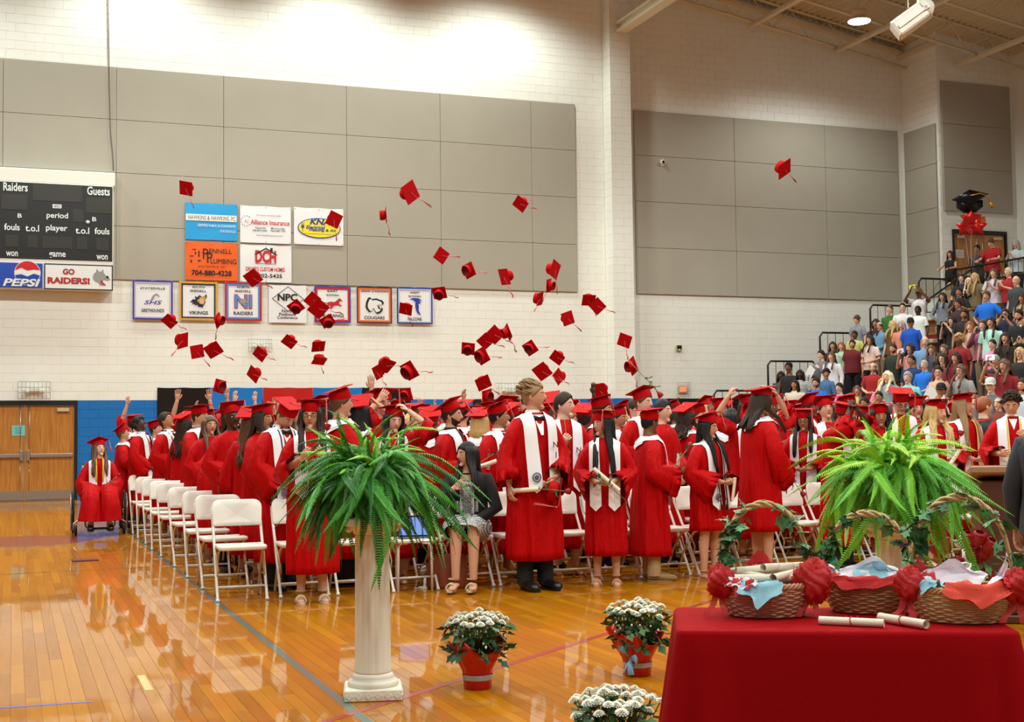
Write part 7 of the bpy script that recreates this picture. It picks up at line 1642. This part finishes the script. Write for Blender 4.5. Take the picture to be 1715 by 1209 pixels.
def fern(x, y, z, label, mats_, n=150, seed=0, s=1.0):
    o = empty('potted_fern', (x, y, z), 0, label, 'fern'); rn = random.Random(seed)
    m_ = MB(); m_.lathe([(.09, 0), (.125, .15), (.135, .17), (.125, .175), (.115, .15), (.02, .15)], 20); m_.build('pot', POTM, o)
    for i in range(n):
        u = i / n; ly = u ** .8; a = i * 2.39996 + rn.uniform(-.3, .3)
        dj = 3 if ly > .70 else 2 if ly > .36 else 1 if ly > .12 else 0
        me = FR[rn.choice((0, 1, 2, 2, 3))][dj]; tilt = {0: -48, 1: -30, 2: -12, 3: 2}[dj] + rn.uniform(-17, 17)
        mt = mats_[2] if (dj <= 1 and rn.random() < .45) else (mats_[1] if rn.random() < .4 else mats_[0])
        sc = rn.uniform(.70, 1.12) * s * (1.0 if dj else .92)
        rr = .12 * math.sqrt(rn.random()); a2 = rn.uniform(0, 6.28); M = Matrix.Translation((rr * math.cos(a2) + .05 * math.cos(a), rr * math.sin(a2) + .05 * math.sin(a), .18 + .16 * rn.random() * (1 - ly * .5))) @ Matrix.Rotation(a, 4, 'Z') @ Matrix.Rotation(R_(tilt), 4, 'Y') @ Matrix.Rotation(R_(rn.uniform(-40, 40)), 4, 'X') @ Matrix.Scale(sc, 4)
        link('frond', me, [mt], o, M, own=True)
    return o
c1 = fl(625, 1168); c1y = 6.95; c1x = c1[0] * c1y / c1[1]
column(c1x, c1y, R_(-14), 'white fluted plaster column standing on the court lines at left')
fern(c1x - .01, c1y, .945, 'big green fern overflowing the left white column', FG, 300, 3, .9)
c2 = dep(1497, 870, 6.45); column(c2[0], c2[1], R_(-30), 'white plaster column mostly hidden behind baskets, under right fern', c2[2])
fern(c2[0], c2[1], c2[2], 'lime green fern standing behind the baskets at right', FY, 300, 9, .80)
# ---------------------------------------------------------------- potted chrysanthemums
FOILW = mat('foil_wrap_red', s2l(196, 30, 20), .3, metal=.25, bump=.5, bscale=16); SATIN = mat('satin_ribbon_grey', s2l(176, 178, 184), .35); PETAL = mat('petal_white', s2l(250, 248, 236), .6); CENT = mat('petal_centre', s2l(220, 214, 130), .6); LEAFD = [mat('mum_leaf', s2l(40, 78, 36), .55, var=.25), mat('mum_leaf_light', s2l(70, 108, 50), .55)]
def mk_mum():
    m_ = MB()
    for ly, (r, z, n) in enumerate(((.026, .0, 14), (.021, .005, 11), (.014, .009, 8), (.008, .012, 6))):
        for k in range(n):
            a = 2 * math.pi * (k + .5 * (ly % 2)) / n; c, s = math.cos(a), math.sin(a); w = .0065
            m_.add([(.003 * c, .003 * s, z), (r * .6 * c - w * s, r * .6 * s + w * c, z + .005), (r * .6 * c + w * s, r * .6 * s - w * c, z + .005), (r * c, r * s, z + .003)], [(0, 2, 3, 1)])
    m_.ell((0, 0, .010), (.006, .006, .004), 8, 4, 1); f = m_.mesh('blossom')
    m_ = MB(); m_.ell((0, 0, 0), (.007, .007, .009), 7, 5); bud = m_.mesh('bud')
    m_ = MB(); P = [(0, 0), (.018, .012), (.03, .006), (.045, .02), (.062, .008), (.08, 0)]
    pts = [(x, y, .004 * math.sin(x * 60)) for x, y in P] + [(x, -y, .004 * math.sin(x * 60)) for x, y in P[-2:0:-1]]
    m_.poly(pts); lf = m_.mesh('leaf'); return f, bud, lf
MUM = mk_mum()
def mums(x, y, rz, label, bow=None, seed=0):
    o = empty('potted_chrysanthemum', (x, y, 0), rz, label, 'flower pot'); rn = random.Random(seed)
    m_ = MB(); n = 48; rings = []
    for k, (z, r, j) in enumerate(((0, .073, 0), (.005, .076, 0), (.07, .078, .002), (.10, .083, .004), (.16, .115, .007), (.21, .14, .012), (.235, .15, .02))):
        ring = []
        for i in range(n):
            t = 2 * math.pi * i / n; f = 1 + .0 + (j / max(r, .01)) * (math.sin(5 * t + seed) + .6 * math.sin(11 * t)); zz = z + (.035 * math.sin(2 * t + seed) + .018 * math.sin(5 * t + 1) if k >= 5 else 0) * (1 if k == 6 else .5 if k == 5 else 0)
            ring.append((r * f * math.cos(t), r * f * math.sin(t), zz))
        rings.append(ring)
    rings.append([(p[0] * .96, p[1] * .96, p[2] - .005) for p in rings[-1]]); rings.append([(p[0] * .7, p[1] * .7, .15) for p in rings[-2]])
    m_.loft(rings); m_.build('foil_wrap', FOILW, o)
    m_ = MB(); m_.lathe([(.081, .050), (.083, .058), (.085, .074), (.086, .078), (.083, .076), (.079, .052)], 32, caps=False); m_.build('ribbon', SATIN, o)
    if bow:
        m_ = MB(); bx, by = -.085, -.03
        for s in (-1, 1):
            m_.loft([[(bx, by, .10), (bx, by, .12), (bx + .004, by + .01, .12), (bx + .004, by + .01, .10)], [(bx - .03, by - .02 + .04 * s, .115 + .02 * s), (bx - .03, by - .02 + .04 * s, .155 + .02 * s), (bx - .01, by + .05 * s, .155 + .02 * s), (bx - .01, by + .05 * s, .115 + .02 * s)], [(bx - .035, by - .01 + .065 * s, .11 + .03 * s), (bx - .035, by + .065 * s, .145 + .03 * s), (bx - .015, by + .07 * s, .15 + .03 * s), (bx - .015, by + .07 * s, .11 + .03 * s)]])
            m_.tube([(bx, by, .11), (bx - .02, by + .015 * s, .06), (bx - .03, by + .03 * s, .02)], [.008, .016, .02], 8, flat=.25)
        m_.build('bow', mat('bow_blue', s2l(140, 186, 220), .4), o)
    st_ = MB(); heads = []
    for i in range(58):
        a = i * 2.39996; r = .165 * math.sqrt((i + .5) / 58) * rn.uniform(.9, 1.08); z = .405 - .55 * r * r * 3.2 + rn.uniform(-.022, .018)
        hx, hy_ = r * math.cos(a), r * math.sin(a); b0 = (hx * .25, hy_ * .25, .17); st_.tube([b0, (hx * .7, hy_ * .7, .17 + (z - .17) * .55), (hx, hy_, z)], .0022, 4); heads.append((hx, hy_, z, r, a))
    o2 = st_.build('stems', LEAFD[1], o); o2['kind'] = 'stuff'
    for i, (hx, hy_, z, r, a) in enumerate(heads):
        if i % 9 == 8: link('bud', MUM[1], LEAFD[1], o, Matrix.Translation((hx, hy_, z)))
        else: link('blossom', MUM[0], [PETAL, CENT], o, Matrix.Translation((hx, hy_, z)) @ Matrix.Rotation(a, 4, 'Z') @ Matrix.Rotation(R_(22 * r / .16), 4, 'Y') @ Matrix.Scale(rn.uniform(.85, 1.15), 4))
    for i in range(180):
        a = rn.uniform(0, 6.28); r = rn.uniform(.03, .155); z = rn.uniform(.20, .385) - r * .22
        link('leaf', MUM[2], [LEAFD[rn.random() < .35]], o, Matrix.Translation((r * math.cos(a), r * math.sin(a), z)) @ Matrix.Rotation(a + rn.uniform(-.7, .7), 4, 'Z') @ Matrix.Rotation(R_(rn.uniform(-35, 50)), 4, 'Y') @ Matrix.Rotation(R_(rn.uniform(-50, 50)), 4, 'X') @ Matrix.Scale(rn.uniform(.8, 1.35), 4), own=True)
    for i in range(40):
        a = rn.uniform(0, 6.28); r = rn.uniform(.10, .17); link('bud', MUM[1], [LEAFD[1] if i % 2 else PETAL], o, Matrix.Translation((r * math.cos(a), r * math.sin(a), .34 - r * .3 + rn.uniform(-.05, .03))) @ Matrix.Scale(rn.uniform(.7, 1.1), 4), own=True)
    return o
q = fl(800, 1152); mums(q[0], q[1], 0, 'white chrysanthemums in red foil, left pot on the floor', seed=1)
q = fl(1068, 1130); mums(q[0], q[1], R_(20), 'white chrysanthemums in red foil with pale blue bow, right pot', True, 2)
q = dep(1030, 1210, 5.0); mums(q[0], q[1], R_(50), 'white chrysanthemums cut by the bottom edge of the picture', seed=5)
# ---------------------------------------------------------------- table with red cloth
TZ = .75
ta, tb = fl(1137, 1056, TZ), fl(1706, 1058, TZ); tc0 = fl(1124, 1022, TZ)
ux = Vector((tb - ta)); TL = ux.length; ux.normalize(); uy = Vector((-ux.y, ux.x, 0)); TD = .56
trz = math.atan2(ux.y, ux.x); tcen = Vector(ta) + ux * TL / 2 + uy * TD / 2; tcen.z = 0
o = empty('table', tcen, trz, 'folding table hidden under the red cloth at lower right', 'table')
m_ = MB(); m_.box(-TL / 2 + .01, TL / 2 - .01, -TD / 2 + .01, TD / 2 - .01, TZ - .04, TZ - .008, ch=.006); m_.build('tabletop', cm(200, 196, 186, .5), o)
for sx in (-1, 1):
    for sy in (-1, 1): m_ = MB(); m_.tube([(sx * (TL / 2 - .1), sy * (TD / 2 - .08), TZ - .04), (sx * (TL / 2 - .08), sy * (TD / 2 - .07), 0)], .014, 8); m_.build('leg', STEEL, o)
CLOTH = mat('tablecloth_red', s2l(150, 3, 10), .9, spec=.1, bump=.25, bscale=300)
o = empty('tablecloth', tcen + Vector((0, 0, 0)), trz, 'plain deep red tablecloth falling to floor in corner folds', 'tablecloth')
per = []; a, b, r = TL / 2, TD / 2, .03
N = 240
def perim(t):   # rounded rectangle
    segs = [(a * 2 - 2 * r), (b * 2 - 2 * r)] * 2; q = t * (sum(segs) + 2 * math.pi * r)
    for i, (L, cx, cy, dx, dy) in enumerate(((segs[0], -a + r, -b, 1, 0), (segs[1], a, -b + r, 0, 1), (segs[2], a - r, b, -1, 0), (segs[3], -a, b - r, 0, -1))):
        if q <= L: return (cx + dx * q, cy + dy * q, dy, -dx)
        q -= L; arc = math.pi / 2 * r
        if q <= arc:
            an = -math.pi / 2 + i * math.pi / 2 + q / r; ccx = (a - r) * (1 if i in (0, 1) else -1); ccy = (b - r) * (1 if i in (1, 2) else -1)
            return (ccx + r * math.cos(an), ccy + r * math.sin(an), math.cos(an), math.sin(an))
        q -= arc
    return (-a + r, -b, 0, -1)
rings = []; P = [perim(k / N) for k in range(N)]
for f in (.02, .6, .97): rings.append([(p[0] * f, p[1] * f, TZ + .001) for p in P])
for off, dz in ((.000, .0), (.007, -.004), (.011, -.014)): rings.append([(p[0] + p[2] * off, p[1] + p[3] * off, TZ + dz) for p in P])
for k in range(1, 13):
    t = k / 12; ring = []
    for i, p in enumerate(P):
        cx = max(0, 1 - math.hypot(a - abs(p[0]), b - abs(p[1])) / .22); fold = (.030 * math.sin(i * .085 + 1) * .35 + cx * (.13 * abs(math.sin(i * .26)) + .02)) * t
        ring.append((p[0] + p[2] * (.011 + fold), p[1] + p[3] * (.011 + fold), TZ - .014 - (TZ - .02) * t))
    rings.append(ring)
m_ = MB(); m_.loft(rings, cap0=True, cap1=False); m_.build('cloth', CLOTH, o)
# ---------------------------------------------------------------- ribboned wicker baskets
WICK = mat('wicker', s2l(178, 132, 84), .65, var=.25, vscale=30); WICKL = mat('wicker_light', s2l(206, 172, 118), .6, var=.15, vscale=30); WICKP = mat('wicker_rosy', s2l(196, 146, 112), .65, var=.2, vscale=30)
IVY = [mat('ivy_leaf', s2l(48, 116, 48), .45, var=.3, vscale=18), mat('ivy_leaf_pale', s2l(92, 150, 92), .45, var=.3, vscale=18), mat('ivy_leaf_dark', s2l(34, 84, 40), .45)]
TULLE = mat('tulle_red', s2l(196, 22, 22), .6, alpha=.9)
m_ = MB(); pts = [(0, 0), (.018, .022), (.010, .030), (.030, .026), (.042, .034), (.045, .018), (.072, 0)]
pl = [(x, y, -.05 * (y * 4) ** 2 * 2 + .006 * math.sin(x * 70)) for x, y in pts] + [(x, -y, -.05 * (y * 4) ** 2 * 2 + .006 * math.sin(x * 70)) for x, y in pts[-2:0:-1]]
c = len(pl); m_.add(pl + [(.03, 0, .004)], [(i, (i + 1) % c, c) for i in range(c)]); m_.tube([(-.02, 0, -.004), (0, 0, 0), (.05, 0, .002)], .0016, 4); IVYL = m_.mesh('ivy_leaf')
def basket(loc, rz, a, b, h, hh, label, wick, seed=0, lean=0, bows=((-1, 1),)):
    o = empty('wicker_basket', loc, rz, label, 'basket'); rn = random.Random(seed); nst = 30
    prof = lambda z: .80 + .20 * math.sin(min(1, z / h) * math.pi * .5)
    m_ = MB(); m_.loft([[(a * .8 * math.cos(t), b * .8 * math.sin(t), z) for t in np.linspace(0, 2 * math.pi, 40, endpoint=False)] for z in (.0, .008)]); m_.build('base', wick, o)
    st_ = MB()
    for k in range(nst): t = 2 * math.pi * k / nst; st_.tube([(a * prof(z) * math.cos(t), b * prof(z) * math.sin(t), z) for z in np.linspace(0, h, 5)], .0032, 5)
    q = st_.build('stakes', wick, o); q['kind'] = 'stuff'
    nr = int(h / .0085); m_ = MB()
    for r in range(nr):
        z = .006 + r * (h - .012) / nr; m_.tube([(a * prof(z) * (1 + .022 * math.cos(nst / 2 * t + math.pi * (r % 2))) * math.cos(t), b * prof(z) * (1 + .022 * math.cos(nst / 2 * t + math.pi * (r % 2))) * math.sin(t), z + .0012 * math.sin(nst / 2 * t)) for t in np.linspace(0, 2 * math.pi, 91)], .0046, 5)
    m_.build('weave', wick, o)
    m_ = MB()
    for s in (0, 1, 2): m_.tube([(a * (1.01 + .03 * math.cos(18 * t + s * 2.1)) * math.cos(t), b * (1.01 + .03 * math.cos(18 * t + s * 2.1)) * math.sin(t), h + .007 * math.sin(18 * t + s * 2.1)) for t in np.linspace(0, 2 * math.pi, 121)], .0055, 5)
    m_.build('rim', wick, o)
    hp_ = lambda t: np.array((-a * math.cos(math.pi * t) * 1.0, lean * math.sin(math.pi * t), h * .4 + (hh - h * .4) * (math.sin(math.pi * t) ** .62)))
    m_ = MB()
    for s in (0, 1, 2): m_.tube([hp_(t) + np.array((0, .008 * math.cos(26 * t + s * 2.1), .008 * math.sin(26 * t + s * 2.1))) for t in np.linspace(0.0, 1.0, 60)], .0055, 5)
    hd = m_.build('handle', WICKL, o)
    m_ = MB(); m_.tube([hp_(t) + np.array((.014 * math.sin(t * 50), .018 * math.cos(t * 37), .012 * math.sin(t * 41))) for t in np.linspace(.03, .97, 60)], .0022, 4); vn = m_.build('ivy_vine', IVY[0], o)
    for i in range(44):
        t = rn.choice((rn.uniform(.04, .42), rn.uniform(.05, .30), rn.uniform(.55, .97))); p = hp_(t) + np.array((rn.uniform(-.02, .02), rn.uniform(-.03, .02), rn.uniform(-.02, .02)))
        M = Matrix.Translation(p) @ Matrix.Rotation(rn.uniform(0, 6.28), 4, 'Z') @ Matrix.Rotation(R_(rn.uniform(-30, 80)), 4, 'Y') @ Matrix.Rotation(R_(rn.uniform(-60, 60)), 4, 'X') @ Matrix.Scale(rn.uniform(.5, .95), 4)
        link('ivy_leaf', IVYL, [rn.choice(IVY)], vn, M, own=True)
    for (sx, big) in bows:
        m_ = MB(); c = np.array((a * 1.02 * sx, -.035, h * .95))
        ra_ = (.062 if big else .046); ph = rn.random() * 6; rings = []
        for i_ in range(33):
            th = .06 + (math.pi - .12) * i_ / 32; ring = []
            for j_ in range(48):
                t = 2 * math.pi * j_ / 48; f = 1 + .15 * math.sin(3 * t + 2.5 * th + ph) + .11 * math.sin(7 * t - 5 * th + 2 * ph) * math.sin(6 * th + ph) + .09 * (1 - 2 * abs(math.sin(5 * t + 9 * math.sin(2 * th + ph))) ** .8) + .04 * math.sin(15 * t + 9 * th)
                ring.append((c[0] + ra_ * f * math.sin(th) * math.cos(t), c[1] + ra_ * .75 * f * math.sin(th) * math.sin(t) - .02, c[2] + .02 + ra_ * 1.1 * f * math.cos(th)))
            rings.append(ring)
        m_.loft(rings)
        for s in (-1, 1):
            rg = [[tuple(c + np.array((s * .02 * t - .02 * t + ww, -.03 * t - .01, -.10 * t + .01 * math.sin(9 * t)))) for ww in (-.011 + .012 * s * t, .012 * s * t, .011 + .012 * s * t)] for t in np.linspace(0, 1, 7)]; m_.loft(rg, closed=False)
        m_.build('tulle_bow', TULLE, o)
    return o
def tissue(loc, rz, a, b, h, sectors, label, m, seed=0, fill=.0):
    """crumpled tissue paper lining a basket: fans from inside over the rim"""
    rn = random.Random(seed); mb = MB(); nz = lambda u, v, k: math.sin(u * 13 + k) * math.cos(v * 11 + k * 2) + .6 * math.sin(u * 29 + v * 17 + k)
    for (a0, a1, out, drop, peak) in sectors:
        def f(u, v, a0=a0, a1=a1, out=out, drop=drop, peak=peak):
            t = a0 + (a1 - a0) * v; tri = 1 - abs(v - .5) * 2
            if u < .55: q = u / .55; r = .25 + .70 * q; z = h * .55 + (h * .47 + .012) * q ** 1.5
            else:
                q = (u - .55) / .45; r = .95 + .07 * min(1, q * 4) + out * q; z = h * 1.02 + .012 + (peak * tri * q if peak else .012 * math.sin(math.pi * min(1, q * 2))) - drop * q * (.35 + .65 * tri)
            n_ = nz(u * .9, v * 1.0, a0 * 3 + seed) * .0055
            return (a * r * math.cos(t) + n_, b * r * math.sin(t) - (.012 if u > .6 and drop else 0) + n_ * (1 if u < .6 else .4), z + n_ * 1.4 + seed * .0016)
        mb.grid(f, 18, 16)
    o = mb.build('tissue_paper', m); o.location = loc; o.rotation_euler = (0, 0, rz); return tag(o, label, 'tissue paper')
TW = mat('tissue_white', s2l(232, 226, 236), .75); TBL = mat('tissue_blue', s2l(150, 204, 222), .75); TRD = mat('tissue_coral', s2l(214, 64, 44), .75); TDR = mat('tissue_red', s2l(196, 28, 34), .75)
def tabpt(px, py): p = fl(px, py, TZ); return Vector((p[0], p[1], TZ + .003))
vr = lambda p: -math.atan2(p[0], p[1])
# basket one: left, full of scrolls
p1 = tabpt(1283, 1031); z1 = vr(p1); b1 = basket(p1, z1 + R_(4), .150, .115, .105, .375, 'rosy wicker basket full of diploma scrolls, left of three', WICKP, 1, .0, bows=((1.0, True), (-1.0, False)))
tissue(p1, z1, .140, .105, .105, [(-2.9, -2.1, .16, .0, .02), (-2.45, -1.75, .2, .02, 0)], 'white tissue paper at left front of the left basket', TW, 1)
tissue(p1, z1, .140, .105, .105, [(-2.1, -1.25, .30, .075, 0)], 'pale blue tissue corner over front rim of the left basket', TBL, 2)
tissue(p1, z1, .140, .105, .105, [(-2.35, -1.85, .24, .04, 0), (1.2, 2.2, .1, 0, .09)], 'red tissue corners in the left basket', TDR, 3)
rn = random.Random(9); dsc = ['leftmost', 'upper left', 'middle', 'upper right', 'right end-on', 'lower middle', 'lower right']
for k, (dx, dy, dz, aa, el) in enumerate([(-.085, -.01, .140, -20, -6), (-.04, .035, .150, 22, 4), (.0, .0, .155, 12, 3), (.03, .05, .143, 30, 2), (.075, -.03, .140, 60, 2), (-.005, -.05, .130, 10, 0), (.06, .03, .160, 48, -2)]):
    M = Matrix.Translation(p1) @ Matrix.Rotation(z1, 4, 'Z'); d = Matrix.Rotation(z1, 3, 'Z') @ Vector((math.cos(R_(aa)), math.sin(R_(aa)), math.tan(R_(el)))); scroll(M @ Vector((dx, dy, dz)), d, '%s diploma scroll in the left basket' % dsc[k], k in (0, 1, 3), s=.66)
# basket two: middle, set back
p2 = tabpt(1456, 1026); p2 += Vector((p2.x, p2.y, 0)).normalized() * .02; z2 = vr(p2); basket(p2, z2 - R_(3), .150, .110, .10, .335, 'brown wicker basket in the middle, set behind its neighbours', WICK, 2, .0, bows=((1.05, False),))
tissue(p2, z2, .140, .10, .10, [(-3.0, -2.2, .06, 0, .05), (.4, 2.6, .05, 0, .05)], 'white tissue paper in the middle basket', TW, 4); tissue(p2, z2, .140, .10, .10, [(-.9, .7, .05, .0, .03), (.9, 2.0, .0, 0, .045)], 'pale blue tissue paper in the middle basket', TBL, 5); tissue(p2, z2, .140, .10, .10, [(-2.55, -1.0, .16, .04, 0)], 'red tissue over the front rim of middle basket', TDR, 6)
# basket three: right, nearest
p3 = tabpt(1612, 1040); z3 = vr(p3); basket(p3, z3 + R_(2), .158, .12, .105, .40, 'pale wicker basket at right, nearest, draped in coral tissue', WICKL, 3, .0, bows=((-1.02, False), (1.05, False)))
tissue(p3, z3, .148, .11, .105, [(-1.9, -.6, .26, .07, 0)], 'coral tissue corner draped over front of right basket', TRD, 7); tissue(p3, z3, .148, .11, .105, [(-2.7, -2.05, .14, .035, 0)], 'pale blue tissue corner at left of right basket', TBL, 8)
tissue(p3, z3, .148, .11, .105, [(-.2, .8, .02, 0, .10), (1.0, 2.7, .0, 0, .05)], 'white tissue peaks in the right basket', TW, 9); tissue(p3, z3, .148, .11, .105, [(-.75, .25, .22, .02, 0), (2.2, 3.1, .02, 0, .06)], 'red tissue at the right side of right basket', TDR, 10)
# two scrolls lying on the cloth
s1 = tabpt(1426, 1049) + Vector((0, 0, .012)); s2_ = tabpt(1512, 1049) + Vector((0, 0, .016))
e1 = (tabpt(1478, 1051) - tabpt(1374, 1046)).normalized(); scroll(s1, e1, 'diploma scroll with red ribbon lying at front edge of red cloth, left one', True, s=.68)
e2 = (tabpt(1557, 1056) - tabpt(1468, 1041)).normalized(); scroll(s2_ + Vector((0, 0, 0)), e2, 'diploma scroll with red ribbon lying against right basket', True, s=.68)
# ---------------------------------------------------------------- podium, speaker's arm, flower arrangement
WAL = mat('walnut', s2l(86, 46, 30), .45, var=.25, vscale=9); pd = dep(1640, 790, 9.5); 
pz = 1.12; pr = -math.atan2(pd[0], pd[1]) + R_(8); o = empty('podium', (pd[0] + .42, pd[1], 0), pr, 'dark walnut podium with grey slanted top at right', 'podium')
m_ = MB(); m_.box(-.36, .36, -.25, .25, .06, 1.0, ch=.01); m_.build('cabinet', WAL, o); m_ = MB(); m_.box(-.40, .40, -.29, .29, 0, .06, ch=.01); m_.build('plinth', WAL, o)
Mt = Matrix.Translation((0, 0, 1.03)) @ Matrix.Rotation(R_(-9), 4, 'X'); m_ = MB(); m_.box(-.43, .43, -.32, .32, -.03, .03, ch=.012, M=Mt); m_.build('top_frame', mat('oak_edge', s2l(150, 112, 76), .4), o); m_ = MB(); m_.box(-.40, .40, -.29, .29, .03, .036, M=Mt); m_.build('writing_surface', cm(84, 88, 84, .6), o)
m_ = MB(); m_.box(-.28, -.02, -.2, .12, .037, .042, M=Mt); pp = m_.build('speech_sheets', cm(232, 232, 238)); pp.matrix_world = Matrix.Translation(o.location) @ Matrix.Rotation(pr, 4, 'Z'); tag(pp, 'white speech papers lying on the podium', 'paper')
sp_ = dep(1768, 800, 7.2); su = spectator((sp_[0], sp_[1], 0), pr + R_(150), .93, cm(44, 46, 54), 'crop', 'n', 'm', ('down', 'down'), 'person in dark suit cut by the right picture edge, only sleeve showing', sleeve='long', tr='k', vox=.012, loose=1.12)
q = fl(1612, 990); fa = dep(1618, 930, 9.0); o = empty('flower_arrangement', (fa[0], fa[1], 0), 0, 'dark red and cream flower arrangement in front of podium', 'flowers'); rn = random.Random(4)
m_ = MB(); m_.lathe([(.08, 0), (.085, .02), (.05, .10), (.07, .25), (.085, .30), (.075, .30)], 18); m_.build('vase', cm(120, 100, 60, .4), o)
for i in range(26):
    a = i * 2.4; r = .20 * math.sqrt((i + .5) / 26); z = .62 - r * .7 + rn.uniform(-.16, .16); M = Matrix.Translation((r * math.cos(a), r * math.sin(a), z)) @ Matrix.Rotation(a, 4, 'Z') @ Matrix.Rotation(R_(180 * r), 4, 'Y')
    link('blossom', PROP['bloom'], [ROSEM if i % 4 else PETAL], o, M @ Matrix.Scale(1.9, 4) @ Matrix.Translation((0, 0, -.2)), own=True)
for i in range(60):
    a = i * 2.4 + 1; r = .24 * math.sqrt((i + .5) / 60); link('leaf', IVYL, [rn.choice(IVY)], o, Matrix.Translation((r * math.cos(a), r * math.sin(a), .55 - r + rn.uniform(-.18, .15))) @ Matrix.Rotation(a, 4, 'Z') @ Matrix.Rotation(R_(rn.uniform(-20, 60)), 4, 'Y') @ Matrix.Scale(1.3, 4), own=True)
for o in bpy.data.objects:
    for k in ('_rz', '_sc', '_c'):
        if k in o: del o[k]
